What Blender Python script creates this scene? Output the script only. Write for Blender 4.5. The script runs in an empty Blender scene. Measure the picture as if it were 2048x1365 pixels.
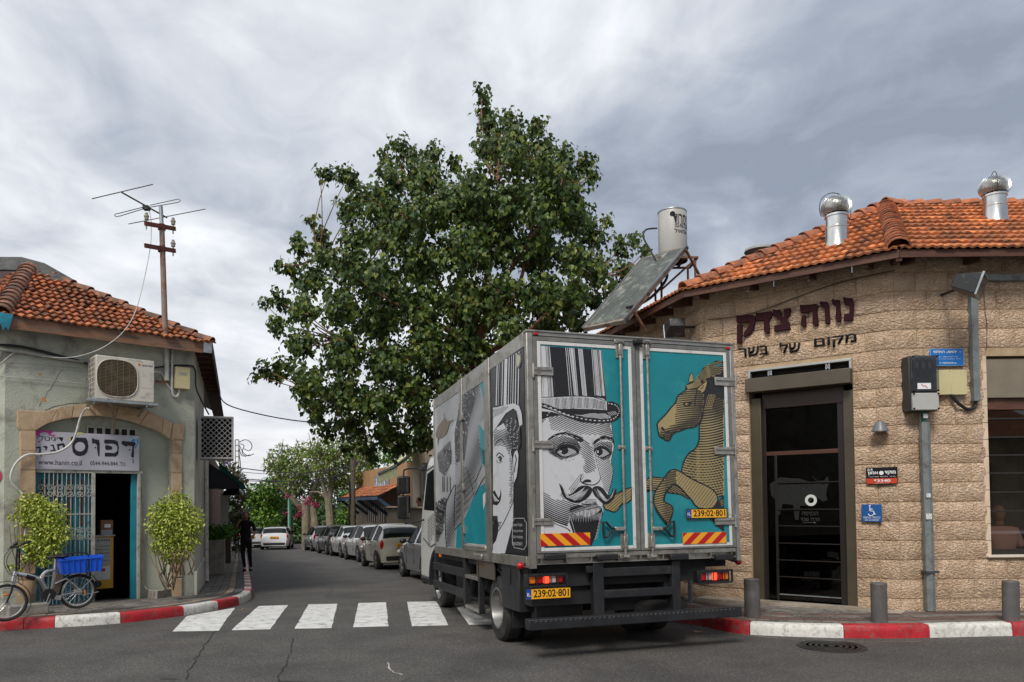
import bpy, bmesh, math, random
from math import sin, cos, pi, radians, sqrt, atan2
from mathutils import Vector, Matrix, noise
V = Vector
SC = bpy.context.scene
COL = SC.collection
random.seed(7)
rnd = random.random
def ru(a, b): return a + (b - a) * rnd()

# ------------------------------------------------------------ camera
FPX, PITCH, ROLL = 1480.0, radians(1.6), -0.010
EYE = V((0, 0, 1.65))
cd = bpy.data.cameras.new('camera'); cam = bpy.data.objects.new('camera', cd); COL.objects.link(cam)
cd.sensor_width = 36; cd.lens = FPX / 2048 * 36
cd.shift_y = 279.2 / 2048; cd.clip_start = .05; cd.clip_end = 2000
CM = Matrix.Rotation(pi / 2 + PITCH, 3, 'X') @ Matrix.Rotation(ROLL, 3, 'Z')
cam.matrix_world = Matrix.Translation(EYE) @ CM.to_4x4()
SC.camera = cam
# ------------------------------------------------------------ world: an overcast sky
SUN_EL, SUN_AZ = radians(47), radians(198)      # azimuth measured clockwise from +Y
w = bpy.data.worlds.new('World'); SC.world = w; w.use_nodes = True
nt = w.node_tree; nt.nodes.clear()
def N(nt, t, **k):
    n = nt.nodes.new(t)
    for a, b in k.items(): setattr(n, a, b)
    return n
def setin(n, **k):
    for a, b in k.items(): n.inputs[a.replace('_', ' ')].default_value = b
def ramp(nt, stops, interp='LINEAR'):
    n = nt.nodes.new('ShaderNodeValToRGB'); cr = n.color_ramp; cr.interpolation = interp
    while len(cr.elements) < len(stops): cr.elements.new(.5)
    for e, (p, c) in zip(cr.elements, stops):
        e.position = p
        e.color = (c[0], c[1], c[2], 1) if isinstance(c, (tuple, list)) else (c, c, c, 1)
    return n
def mth(nt, op, a, b=None):
    n = nt.nodes.new('ShaderNodeMath'); n.operation = op
    for i, x in enumerate((a, b)):
        if x is None: continue
        if isinstance(x, (int, float)): n.inputs[i].default_value = x
        else: nt.links.new(x, n.inputs[i])
    return n.outputs[0]
L = nt.links.new
tc = N(nt, 'ShaderNodeTexCoord'); sep = N(nt, 'ShaderNodeSeparateXYZ'); L(tc.outputs['Generated'], sep.inputs[0])
zz = mth(nt, 'ADD', mth(nt, 'MAXIMUM', sep.outputs[2], 0.0), .16)
px = mth(nt, 'DIVIDE', sep.outputs[0], zz); py = mth(nt, 'DIVIDE', sep.outputs[1], zz)
cmb = N(nt, 'ShaderNodeCombineXYZ'); L(px, cmb.inputs[0]); L(py, cmb.inputs[1])
mp = N(nt, 'ShaderNodeMapping'); L(cmb.outputs[0], mp.inputs[0]); mp.inputs['Scale'].default_value = (1.0, .80, 1); mp.inputs['Location'].default_value = (2.6, 5.9, 0); mp.inputs['Rotation'].default_value = (0, 0, radians(20))
n1 = N(nt, 'ShaderNodeTexNoise'); setin(n1, Scale=1.6, Detail=8.0, Roughness=.52, Distortion=.45); L(mp.outputs[0], n1.inputs['Vector'])
n2 = N(nt, 'ShaderNodeTexNoise'); setin(n2, Scale=.33, Detail=2.0, Roughness=.5); L(mp.outputs[0], n2.inputs['Vector'])
n3 = N(nt, 'ShaderNodeTexNoise'); setin(n3, Scale=5.5, Detail=6.0, Roughness=.55, Distortion=.8); L(mp.outputs[0], n3.inputs['Vector'])
# the bank is thicker to the east (+X), thinner to the west
side = mth(nt, 'MULTIPLY', mth(nt, 'SUBTRACT', mth(nt, 'MULTIPLY', sep.outputs[0], -1.0), .0), .17)
cl = mth(nt, 'ADD', mth(nt, 'ADD', mth(nt, 'MULTIPLY', n1.outputs[0], .66), mth(nt, 'MULTIPLY', n2.outputs[0], .34)), side)
cl = mth(nt, 'ADD', cl, mth(nt, 'MULTIPLY', mth(nt, 'SUBTRACT', n3.outputs[0], .5), .17))
cr = ramp(nt, [(.36, (.185, .212, .262)), (.44, (.265, .297, .35)), (.51, (.39, .413, .453)), (.58, (.51, .53, .56)), (.68, (.68, .69, .71))]); L(cl, cr.inputs[0])
# towards the horizon the cloud thins to a pale haze
hz = N(nt, 'ShaderNodeMapRange'); L(sep.outputs[2], hz.inputs[0]); setin(hz, From_Min=.02, From_Max=.33, To_Min=.72, To_Max=0.0)
mx = N(nt, 'ShaderNodeMix', data_type='RGBA'); L(hz.outputs[0], mx.inputs[0]); L(cr.outputs[0], mx.inputs[6]); mx.inputs[7].default_value = (.56, .555, .565, 1)
bgc = N(nt, 'ShaderNodeBackground'); L(mx.outputs[2], bgc.inputs[0]); bgc.inputs[1].default_value = .90
sky = N(nt, 'ShaderNodeTexSky', sky_type='NISHITA', sun_disc=False); sky.sun_elevation = SUN_EL; sky.sun_rotation = SUN_AZ
bgs = N(nt, 'ShaderNodeBackground'); L(sky.outputs[0], bgs.inputs[0]); bgs.inputs[1].default_value = .05
add = N(nt, 'ShaderNodeMixShader'); add.inputs[0].default_value = .06
L(bgc.outputs[0], add.inputs[1]); L(bgs.outputs[0], add.inputs[2])
wo = N(nt, 'ShaderNodeOutputWorld'); L(add.outputs[0], wo.inputs[0])
sd = bpy.data.lights.new('sun', 'SUN'); so = bpy.data.objects.new('sun', sd); COL.objects.link(so)
sd.energy = 1.5; sd.angle = radians(18); sd.color = (1, .95, .88)
sdir = V((sin(SUN_AZ) * cos(SUN_EL), cos(SUN_AZ) * cos(SUN_EL), sin(SUN_EL)))
so.rotation_euler = sdir.to_track_quat('Z', 'Y').to_euler()
vs = SC.view_settings; vs.view_transform = 'Standard'; vs.look = 'None'; vs.gamma = 1; vs.use_curve_mapping = False; vs.exposure = 0.92
SC.cycles.max_bounces = 6; SC.cycles.transparent_max_bounces = 12
try: SC.cycles.use_denoising = True
except Exception: pass

# ------------------------------------------------------------ measuring helpers
def ray(px, py):
    return CM @ V(((px - 1024) / FPX, (961.7 - py) / FPX, -1))
def gz(y, x=0):
    "height of the road surface: flat at the junction, falling gently up the street"
    if y < 7: return 0.
    if y < 11: return -.0335 * (y - 7) ** 2 / 8
    if y < 62: return -.0335 * (y - 9)
    return -.0335 * 53 - .0045 * (y - 62) if y < 90 else -1.9
def gp(px, py, up=0.):
    "point of the ground (plus up) seen at that pixel of the survey photo"
    d = ray(px, py); t = 5.
    for _ in range(60):
        p = EYE + d * t
        t2 = (gz(p.y) + up - EYE.z) / d.z if d.z < 0 else 60
        t = .5 * t + .5 * t2
    p = EYE + d * t
    return V((p.x, p.y, gz(p.y) + up))
class Frame:
    "a wall's own axes: x along it (to the right as seen), y into it, z up"
    def __init__(s, o, xd, up=(0, 0, 1)):
        x = V(xd).normalized(); u = V(up); y = u.cross(x).normalized(); z = x.cross(y).normalized()
        s.m = Matrix((x, y, z)).transposed().to_4x4(); s.m.translation = V(o); s.i = s.m.inverted()
    def W(s, px, py, off=0.):
        o = s.i @ EYE; d = s.i.to_3x3() @ ray(px, py); t = (off - o.y) / d.y
        return (o.x + d.x * t, o.z + d.z * t)
    def P(s, px, py, off=0.):
        x, z = s.W(px, py, off); return V((x, off, z))

# ------------------------------------------------------------ materials
MATS = {}
def srgb(r, g, b):
    f = lambda c: c / 12.92 if c <= .04045 else ((c + .055) / 1.055) ** 2.4
    return (f(r / 255), f(g / 255), f(b / 255))
def mat(name, c, rough=.6, metal=0., var=0., vscale=3., c2=None, dirt=None, dscale=1.5, damt=.5, bump=0., bscale=40., spec=.5, rand=0., emit=0., coat=0., detail=6., stretch=None, trans=0., rvar=0.):
    if name in MATS: return MATS[name]
    m = bpy.data.materials.new(name); m.use_nodes = True; nt = m.node_tree; b = nt.nodes['Principled BSDF']; L = nt.links.new
    m.diffuse_color = (*c, 1)
    b.inputs['Base Color'].default_value = (*c, 1); b.inputs['Roughness'].default_value = rough; b.inputs['Metallic'].default_value = metal
    b.inputs['Specular IOR Level'].default_value = spec
    if coat: b.inputs['Coat Weight'].default_value = coat; b.inputs['Coat Roughness'].default_value = .06
    if trans: b.inputs['Transmission Weight'].default_value = trans
    col = None
    tc = N(nt, 'ShaderNodeTexCoord'); src = tc.outputs['Object']
    if rand:       # pieces share a mesh: shift the pattern from piece to piece
        oi = N(nt, 'ShaderNodeObjectInfo'); va = N(nt, 'ShaderNodeVectorMath', operation='ADD'); sc_ = N(nt, 'ShaderNodeVectorMath', operation='SCALE')
        cx = N(nt, 'ShaderNodeCombineXYZ'); L(oi.outputs['Random'], cx.inputs[0]); L(oi.outputs['Random'], cx.inputs[1]); L(cx.outputs[0], sc_.inputs[0]); sc_.inputs['Scale'].default_value = 37.
        L(src, va.inputs[0]); L(sc_.outputs[0], va.inputs[1]); src = va.outputs[0]
    if stretch:
        mp = N(nt, 'ShaderNodeMapping'); L(src, mp.inputs[0]); mp.inputs['Scale'].default_value = stretch; src = mp.outputs[0]
    if var or c2:
        n = N(nt, 'ShaderNodeTexNoise'); setin(n, Scale=vscale, Detail=detail, Roughness=.6); L(src, n.inputs['Vector'])
        cc2 = c2 or tuple(x * (1 - var) for x in c); c1 = c if c2 else tuple(min(1, x * (1 + var)) for x in c)
        r = ramp(nt, [(.36, cc2), (.64, c1)]); L(n.outputs[0], r.inputs[0]); col = r.outputs[0]
    if rand:
        h = N(nt, 'ShaderNodeHueSaturation'); mr = N(nt, 'ShaderNodeMapRange'); L(oi.outputs['Random'], mr.inputs[0]); setin(mr, To_Min=1 - rand, To_Max=1 + rand); L(mr.outputs[0], h.inputs['Value'])
        if col: L(col, h.inputs['Color'])
        else: h.inputs['Color'].default_value = (*c, 1)
        col = h.outputs[0]
    if dirt:
        n = N(nt, 'ShaderNodeTexNoise'); setin(n, Scale=dscale, Detail=8., Roughness=.7, Distortion=.3); L(src, n.inputs['Vector'])
        r = ramp(nt, [(.62 - damt * .3, 0.), (.72 - damt * .12, 1.)]); L(n.outputs[0], r.inputs[0])
        mx = N(nt, 'ShaderNodeMix', data_type='RGBA'); L(r.outputs[0], mx.inputs[0])
        if col: L(col, mx.inputs[6])
        else: mx.inputs[6].default_value = (*c, 1)
        mx.inputs[7].default_value = (*dirt, 1); col = mx.outputs[2]
    if col: L(col, b.inputs['Base Color'])
    if rvar:
        n = N(nt, 'ShaderNodeTexNoise'); setin(n, Scale=4., Detail=5.); L(src, n.inputs['Vector'])
        mr = N(nt, 'ShaderNodeMapRange'); L(n.outputs[0], mr.inputs[0]); setin(mr, From_Min=.3, From_Max=.7, To_Min=max(.02, rough - rvar), To_Max=rough + rvar); L(mr.outputs[0], b.inputs['Roughness'])
    if bump:
        n = N(nt, 'ShaderNodeTexNoise'); setin(n, Scale=bscale, Detail=5., Roughness=.65); L(src, n.inputs['Vector'])
        bp = N(nt, 'ShaderNodeBump'); setin(bp, Strength=min(1., bump), Distance=.01 * max(1., bump)); L(n.outputs[0], bp.inputs['Height']); L(bp.outputs[0], b.inputs['Normal'])
    if emit: b.inputs['Emission Color'].default_value = (*c, 1); b.inputs['Emission Strength'].default_value = emit
    MATS[name] = m; return m
def glassmat(name, tint=(.5, .52, .5), ior=1.5, rough=.0, solid=None):
    if name in MATS: return MATS[name]
    m = bpy.data.materials.new(name); m.use_nodes = True; nt = m.node_tree; nt.nodes.clear()
    o = N(nt, 'ShaderNodeOutputMaterial'); g = N(nt, 'ShaderNodeBsdfGlossy'); g.inputs['Roughness'].default_value = rough
    t = N(nt, 'ShaderNodeBsdfDiffuse' if solid else 'ShaderNodeBsdfTransparent'); t.inputs[0].default_value = (*tint, 1)
    f = N(nt, 'ShaderNodeFresnel'); f.inputs[0].default_value = ior; mx = N(nt, 'ShaderNodeMixShader')
    a = mth(nt, 'MINIMUM', mth(nt, 'MULTIPLY', f.outputs[0], .9), solid or 1.0)
    nt.links.new(a, mx.inputs[0]); nt.links.new(t.outputs[0], mx.inputs[1]); nt.links.new(g.outputs[0], mx.inputs[2]); nt.links.new(mx.outputs[0], o.inputs[0])
    MATS[name] = m; return m

# ------------------------------------------------------------ mesh builder
class MB:
    def __init__(s): s.v = []; s.f = []; s.m = []; s.T = None; s.mi = 0
    def add(s, vs, fs):
        o = len(s.v)
        s.v += [tuple(s.T @ V(p)) if s.T else tuple(p) for p in vs]
        for f in fs: s.f.append([o + i for i in f]); s.m.append(s.mi)
        return s
    def box(s, a, b):
        x0, y0, z0 = (min(p, q) for p, q in zip(a, b)); x1, y1, z1 = (max(p, q) for p, q in zip(a, b))
        return s.add([(x0, y0, z0), (x1, y0, z0), (x1, y1, z0), (x0, y1, z0), (x0, y0, z1), (x1, y0, z1), (x1, y1, z1), (x0, y1, z1)],
                     [(0, 3, 2, 1), (4, 5, 6, 7), (0, 1, 5, 4), (1, 2, 6, 5), (2, 3, 7, 6), (3, 0, 4, 7)])
    def beam(s, p, q, w, h, up=(0, 0, 1)):
        p, q = V(p), V(q); d = (q - p).normalized(); u = V(up); x = d.cross(u)
        if x.length < 1e-4: x = d.cross(V((1, 0, 0)))
        x.normalize(); u = x.cross(d); c = []
        for e in (p, q):
            for a, b in ((-1, -1), (1, -1), (1, 1), (-1, 1)): c.append(e + x * (a * w / 2) + u * (b * h / 2))
        return s.add(c, [(0, 1, 2, 3), (7, 6, 5, 4), (0, 4, 5, 1), (1, 5, 6, 2), (2, 6, 7, 3), (3, 7, 4, 0)])
    def tube(s, path, r, seg=8, closed=False, caps=True):
        P = [V(p) for p in path]; n = len(P); R = r if isinstance(r, (list, tuple)) else [r] * n; vs = []; fs = []
        up = None
        for i in range(n):
            a = P[i - 1] if (i or closed) else P[i]; b = P[(i + 1) % n] if (i < n - 1 or closed) else P[i]
            d = (b - a)
            if d.length < 1e-9: d = V((0, 0, 1))
            d.normalize()
            if up is None: up = V((0, 0, 1)) if abs(d.z) < .9 else V((1, 0, 0))
            x = d.cross(up)
            if x.length < 1e-5: x = d.cross(V((0, 1, 0)))
            x.normalize(); up = x.cross(d).normalized()
            for k in range(seg):
                t = 2 * pi * k / seg; vs.append(P[i] + x * (cos(t) * R[i]) + up * (sin(t) * R[i]))
        m = n if closed else n - 1
        for i in range(m):
            j = (i + 1) % n
            for k in range(seg):
                l = (k + 1) % seg; fs.append((i * seg + k, i * seg + l, j * seg + l, j * seg + k))
        if caps and not closed: fs.append(tuple(range(seg))[::-1]); fs.append(tuple((n - 1) * seg + k for k in range(seg)))
        return s.add(vs, fs)
    def cyl(s, p, q, r, seg=16, r2=None): return s.tube([p, q], [r, r if r2 is None else r2], seg)
    def lathe(s, prof, seg=24, o=(0, 0, 0), axis='Z', op=0):
        vs = []; fs = []; o = V(o)
        for (r, z) in prof:
            for k in range(seg):
                t = 2 * pi * k / seg; a, b = r * cos(t), r * sin(t)
                vs.append(o + (V((a, b, z)) if axis == 'Z' else V((z, a, b)) if axis == 'X' else V((a, z, b))))
        for i in range(len(prof) - 1):
            for k in range(seg):
                l = (k + 1) % seg; fs.append((i * seg + k, i * seg + l, (i + 1) * seg + l, (i + 1) * seg + k))
        n = len(prof)
        if prof[0][0] > 1e-5 and not op: fs.append(tuple(range(seg))[::-1])
        if prof[-1][0] > 1e-5 and not op: fs.append(tuple((n - 1) * seg + k for k in range(seg)))
        return s.add(vs, fs)
    def ball(s, c, r, seg=12, rings=8):
        c = V(c); R = r if isinstance(r, (tuple, list)) else (r, r, r); vs = []; fs = []
        for i in range(rings + 1):
            a = pi * i / rings
            for k in range(seg):
                t = 2 * pi * k / seg; vs.append(c + V((R[0] * sin(a) * cos(t), R[1] * sin(a) * sin(t), R[2] * cos(a))))
        for i in range(rings):
            for k in range(seg):
                l = (k + 1) % seg; fs.append((i * seg + k, (i + 1) * seg + k, (i + 1) * seg + l, i * seg + l))
        return s.add(vs, fs)
    def prism(s, pts, d):
        "extrude a flat polygon (list of 3-D points, counter-clockwise seen from the front) by vector d"
        n = len(pts); d = V(d); vs = [V(p) for p in pts] + [V(p) + d for p in pts]
        return s.add(vs, [tuple(range(n)), tuple(range(2 * n - 1, n - 1, -1))] + [(i, i + n, (i + 1) % n + n, (i + 1) % n) for i in range(n)])
    def quad(s, *p): return s.add(p, [tuple(range(len(p)))])
    def mesh(s, name, mats, angle=35):
        me = bpy.data.meshes.new(name); me.from_pydata(s.v, [], s.f)
        for m in (mats if isinstance(mats, (list, tuple)) else [mats]): me.materials.append(m)
        me.polygons.foreach_set('material_index', s.m)
        if angle:
            me.polygons.foreach_set('use_smooth', [True] * len(s.f)); me.update()
            me.set_sharp_from_angle(angle=radians(angle))
        me.update(); return me
    def build(s, name, mats, parent=None, angle=35, bevel=0., fix=False, subd=0, **kw):
        me = s.mesh(name, mats, angle)
        if fix:
            b = bmesh.new(); b.from_mesh(me); bmesh.ops.remove_doubles(b, verts=b.verts, dist=1e-5); bmesh.ops.recalc_face_normals(b, faces=b.faces); b.to_mesh(me); b.free()
        return put(name, me, parent, bevel=bevel, subd=subd, **kw)
def put(name, me, parent=None, M=None, bevel=0., subd=0, kind=None, label=None, cat=None, group=None):
    o = bpy.data.objects.new(name, me); COL.objects.link(o)
    if parent: o.parent = parent
    if M is not None: o.matrix_basis = M
    if bevel:
        b = o.modifiers.new('bevel', 'BEVEL'); b.width = bevel; b.segments = 2; b.limit_method = 'ANGLE'; b.angle_limit = radians(40); b.harden_normals = False
    if subd:
        b = o.modifiers.new('sub', 'SUBSURF'); b.levels = b.render_levels = subd
    tag(o, label, cat, group, kind); return o
def tag(o, label=None, cat=None, group=None, kind=None):
    for k, v in (('label', label), ('category', cat), ('group', group), ('kind', kind)):
        if v: o[k] = v
    return o
def thing(name, label, cat, M=None, group=None, kind=None):
    o = bpy.data.objects.new(name, None); COL.objects.link(o); o.empty_display_size = .2
    if M is not None: o.matrix_basis = M if isinstance(M, Matrix) else Matrix.Translation(V(M))
    return tag(o, label, cat, group, kind)
def bx(name, a, b, m, parent, bevel=0., **k): return MB().box(a, b).build(name, m, parent, angle=0 if not bevel else 35, bevel=bevel, **k)
def rectM(fr, x=0, y=0, z=0): return fr.m @ Matrix.Translation(V((x, y, z)))
def spline(pts, n=8, closed=False):
    "Catmull-Rom through points of any dimension"
    P = [V(p) for p in pts]; m = len(P); out = []
    for i in range(m if closed else m - 1):
        a = P[(i - 1) % m] if closed or i else P[0]; b = P[i]; c = P[(i + 1) % m]; d = P[(i + 2) % m] if closed or i < m - 2 else P[-1]
        for k in range(n):
            t = k / n; out.append(.5 * ((2 * b) + (c - a) * t + (2 * a - 5 * b + 4 * c - d) * t * t + (3 * b - a - 3 * c + d) * t ** 3))
    if not closed: out.append(P[-1].copy())
    return out
def inside(x, y, poly):
    c = False; n = len(poly); j = n - 1
    for i in range(n):
        xi, yi = poly[i][0], poly[i][1]; xj, yj = poly[j][0], poly[j][1]
        if (yi > y) != (yj > y) and x < (xj - xi) * (y - yi) / (yj - yi + 1e-12) + xi: c = not c
        j = i
    return c
HEB = ''.join(chr(c) for c in range(0x590, 0x5ff))
def text(s, m, parent, fit, y=0., th=.004, bold=0., name='lettering', shear=0., keep=False):
    "flat lettering; fit = (x0, z0, x1, z1) in the parent's x-z plane, facing -y"
    c = bpy.data.curves.new('t', 'FONT'); c.body = s; c.extrude = .0; c.offset = bold; c.resolution_u = 3; c.shear = shear
    o = bpy.data.objects.new('t', c); COL.objects.link(o)
    me = bpy.data.meshes.new_from_object(o.evaluated_get(bpy.context.evaluated_depsgraph_get())); bpy.data.objects.remove(o); bpy.data.curves.remove(c)
    xs = [v.co.x for v in me.vertices]; ys = [v.co.y for v in me.vertices]
    x0, z0, x1, z1 = fit; sx = (x1 - x0) / (max(xs) - min(xs)); sz = (z1 - z0) / (max(ys) - min(ys)); X, Y = min(xs), min(ys)
    for v in me.vertices: v.co = V((x0 + (v.co.x - X) * sx, y, z0 + (v.co.y - Y) * sz))
    if th > .0045:
        b = bmesh.new(); b.from_mesh(me); r = bmesh.ops.extrude_face_region(b, geom=b.faces[:])
        for e in r['geom']:
            if isinstance(e, bmesh.types.BMVert): e.co.y -= th
        bmesh.ops.recalc_face_normals(b, faces=b.faces); b.to_mesh(me); b.free()
    me.name = name; me.materials.clear(); me.materials.append(m)
    if keep: return me
    return put(name, me, parent)
# ============================================================ materials of the place
M_asph = mat('asphalt', (.080, .075, .071), rough=.85, var=.22, vscale=1.1, bump=.5, bscale=190., dirt=(.105, .097, .085), dscale=.7, damt=.5)
def asphalt_grain(m):
    nt = m.node_tree; b = nt.nodes['Principled BSDF']; lk = b.inputs['Base Color'].links[0]; src = lk.from_socket
    tc = [n for n in nt.nodes if n.type == 'TEX_COORD'][0]
    v = N(nt, 'ShaderNodeTexVoronoi'); v.inputs['Scale'].default_value = 38.; nt.links.new(tc.outputs['Object'], v.inputs['Vector'])
    r = ramp(nt, [(.10, 2.4), (.22, 1.05), (.6, .75)]); nt.links.new(v.outputs['Distance'], r.inputs[0])
    n = N(nt, 'ShaderNodeTexNoise'); setin(n, Scale=45., Detail=9., Roughness=.85); nt.links.new(tc.outputs['Object'], n.inputs['Vector'])
    r2 = ramp(nt, [(.38, .45), (.64, 1.7)]); nt.links.new(n.outputs[0], r2.inputs[0])
    a = N(nt, 'ShaderNodeMix', data_type='RGBA', blend_type='MULTIPLY'); a.inputs[0].default_value = 1; nt.links.new(src, a.inputs[6]); nt.links.new(r.outputs[0], a.inputs[7])
    a2 = N(nt, 'ShaderNodeMix', data_type='RGBA', blend_type='MULTIPLY'); a2.inputs[0].default_value = 1; nt.links.new(a.outputs[2], a2.inputs[6]); nt.links.new(r2.outputs[0], a2.inputs[7])
    nt.links.new(a2.outputs[2], b.inputs['Base Color'])
asphalt_grain(M_asph)
M_paint = mat('road_paint', (.66, .66, .64), rough=.7, var=.08, vscale=5, dirt=(.22, .21, .20), dscale=9., damt=.38, bump=.4, bscale=150)
M_kred = mat('kerb_red_paint', (.42, .013, .022), rough=.5, var=.22, vscale=6, dirt=(.22, .09, .08), dscale=13, damt=.42, bump=.6, bscale=45)
M_kwhite = mat('kerb_white_paint', (.66, .65, .60), rough=.6, var=.10, vscale=5, dirt=(.30, .27, .22), dscale=16, damt=.40, bump=.6, bscale=45)
M_paver = mat('paver_grey', (.165, .15, .132), rough=.85, var=.2, vscale=4, rand=.28, dirt=(.07, .06, .05), dscale=3, damt=.4, bump=.5, bscale=90)
M_pavert = mat('paver_tan', (.30, .235, .165), rough=.85, var=.15, vscale=4, rand=.18, dirt=(.12, .10, .08), dscale=3, damt=.4, bump=.5, bscale=90)
M_paverd = mat('paver_dark', (.085, .082, .08), rough=.85, var=.2, vscale=4, rand=.2, bump=.5, bscale=90)
M_paverr = mat('paver_reddish', (.14, .085, .068), rough=.85, var=.2, vscale=4, rand=.25, dirt=(.06, .055, .05), dscale=3, bump=.5, bscale=90)
M_joint = mat('joint_sand', (.085, .072, .056), rough=.95, var=.3, vscale=10, bump=.5, bscale=80)
M_conc = mat('concrete', (.27, .255, .22), rough=.9, var=.16, vscale=3, dirt=(.12, .11, .09), dscale=2.5, damt=.5, bump=.6, bscale=50)
M_black = mat('black_plastic', (.012, .012, .013), rough=.45)
M_chas = mat('dark_chassis', (.012, .013, .015), rough=.5, var=.3, vscale=5, dirt=(.03, .028, .026), dscale=4, damt=.35)
M_darkgap = mat('dark_interior', (.012, .011, .010), rough=.9)

# ============================================================ ground
ys = [-12, -4, 2, 5, 6.5] + [7 + .5 * i for i in range(12)] + [13 + 2 * i for i in range(25)] + [65, 75, 90, 140, 300, 700]
xs = [-500, -120, -50, -25, -12, -6, -3, 0, 3, 6, 12, 25, 60, 150, 500]
g = MB()
g.add([(x, y, gz(y)) for y in ys for x in xs], [(j * len(xs) + i, j * len(xs) + i + 1, (j + 1) * len(xs) + i + 1, (j + 1) * len(xs) + i) for j in range(len(ys) - 1) for i in range(len(xs) - 1)])
g.build('road', M_asph, kind='structure')

# walls' ground lines, used to end the pavements
S0 = V((-5.84, 13.6)); SDIR = V((.737, .676)); SSIDE = V((-.347, .938)).normalized()
RA = V((3.10, 11.75)); RB = V((5.275, 10.1)); RSIDE = V((-.296, .955)).normalized()
def poly2(path, step=.1):
    out = []
    for a, b in zip(path[:-1], path[1:]):
        n = max(1, int((b - a).length / step))
        out += [a.lerp(b, i / n) for i in range(n)]
    return out + [path[-1]]
class Kerb:
    def __init__(s, pts, side):
        sp = spline([(p[0], p[1]) for p in pts], 16); s.p = poly2(sp, .08); s.side = side
        s.s = [0.]
        for a, b in zip(s.p[:-1], s.p[1:]): s.s.append(s.s[-1] + (b - a).length)
    def at(s, d):
        d = max(0, min(d, s.s[-1] - 1e-4)); lo, hi = 0, len(s.s) - 1
        while hi - lo > 1:
            m = (lo + hi) // 2
            if s.s[m] <= d: lo = m
            else: hi = m
        t = (d - s.s[lo]) / max(1e-6, s.s[hi] - s.s[lo]); p = s.p[lo].lerp(s.p[hi], t)
        a = s.p[max(0, lo - 3)]; b = s.p[min(len(s.p) - 1, hi + 3)]; tg = (b - a).normalized()
        return p, tg, V((-tg.y, tg.x)) * s.side
    def off(s, d, t, z=0.):
        p, tg, n = s.at(d); q = p + n * t; return V((q.x, q.y, gz(q.y) + z))
    def near(s, q):
        q = V((q[0], q[1])); return s.s[min(range(len(s.p)), key=lambda i: (s.p[i] - q).length)]
KH = .15
lk = [gp(-420, 1290), gp(-200, 1277), gp(0, 1262), gp(109, 1256), gp(241, 1247), gp(368, 1232), gp(440, 1219.5), gp(482, 1209), gp(501, 1199), gp(504, 1186)]
a = lk[-1]; far = V((-16.8, 46.6, 0))
for t in (.12, .3, .5, .75, 1.0, 1.25): lk.append(a.lerp(far, t))
rk = [V((9.5, 8.9, 0)), gp(2048, 1272), gp(1860, 1276), gp(1700, 1277), gp(1500, 1270), gp(1440, 1261), gp(1395, 1250), V((2.1, 10.5, 0)), V((1.83, 11.4, 0))]
for q in ((1.35, 12.9), (.6, 15.2), (-1.1, 20.5), (-2.5, 24.3), (-4.1, 29.2), (-5.75, 33.6), (-7.35, 37.3), (-10.3, 44.3), (-13.2, 51)): rk.append(V((*q, 0)))
KL = Kerb(lk, 1); KR = Kerb(rk, -1)
def kerb(K, label, bounds, smax):
    root = thing('kerb', label, None, kind='structure'); s = 0.; i = 0
    bs = bounds + [(1e9, bounds[-1][1])]
    for (s1, colr) in bs:
        while s < min(s1, smax) - .02:
            e = min(s + (.98 if s < 9 else 1.0), s1, smax)
            if s1 - e < .25: e = min(s1, smax)
            a, b = s + .004, e - .004; n = max(2, int((b - a) / .12)); vs = []; fs = []
            jt = ru(-.004, .004)
            for k in range(n + 1):
                d = a + (b - a) * k / n; w_ = noise.noise(V((d * 3, 0, K.side))) * .006
                for (t, z) in ((-.0, -.02), (.004 + w_, KH * .55), (.012 + w_, KH - .022), (.03, KH + jt), (.15, KH + .004 + jt), (.152, -.02)): vs.append(K.off(d, t, z))
            for k in range(n):
                for q in range(5): o = k * 6 + q; f = (o, o + 6, o + 7, o + 1); fs.append(f if K.side < 0 else f[::-1])
            fs.append(tuple(range(6)) if K.side > 0 else tuple(range(5, -1, -1))); fs.append(tuple(n * 6 + q for q in (range(5, -1, -1) if K.side > 0 else range(6))))
            MB().add(vs, fs).build('kerb_stone', M_kred if colr else M_kwhite, root, angle=50); s = e
    return root
lb = [(KL.near(gp(p, q)), c) for p, q, c in ((-130, 1270, 0), (109, 1256, 1), (241, 1247, 0), (368, 1232, 1), (435, 1220, 0), (477, 1210, 1), (503, 1197, 0))]
s = lb[-1][0]; c = 1
while s < 36: s += .62 if c else .45; lb.append((s, c)); c = 1 - c
kerb(KL, 'red and white painted kerb on the left side of the street', lb, 36)
rb = [(KR.near(gp(p, q)), c) for p, q, c in ((2300, 1270, 0), (2022, 1272, 1), (1862, 1276, 0), (1692, 1277, 1), (1503, 1270, 0))]
s = KR.near((1.83, 11.4)); rb.append((s + .5, 1)); c = 0; s += .5
while s < 52: s += .9; rb.append((s, c)); c = 1 - c
kerb(KR, 'red and white painted kerb in front of the restaurant', rb, 52)

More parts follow.
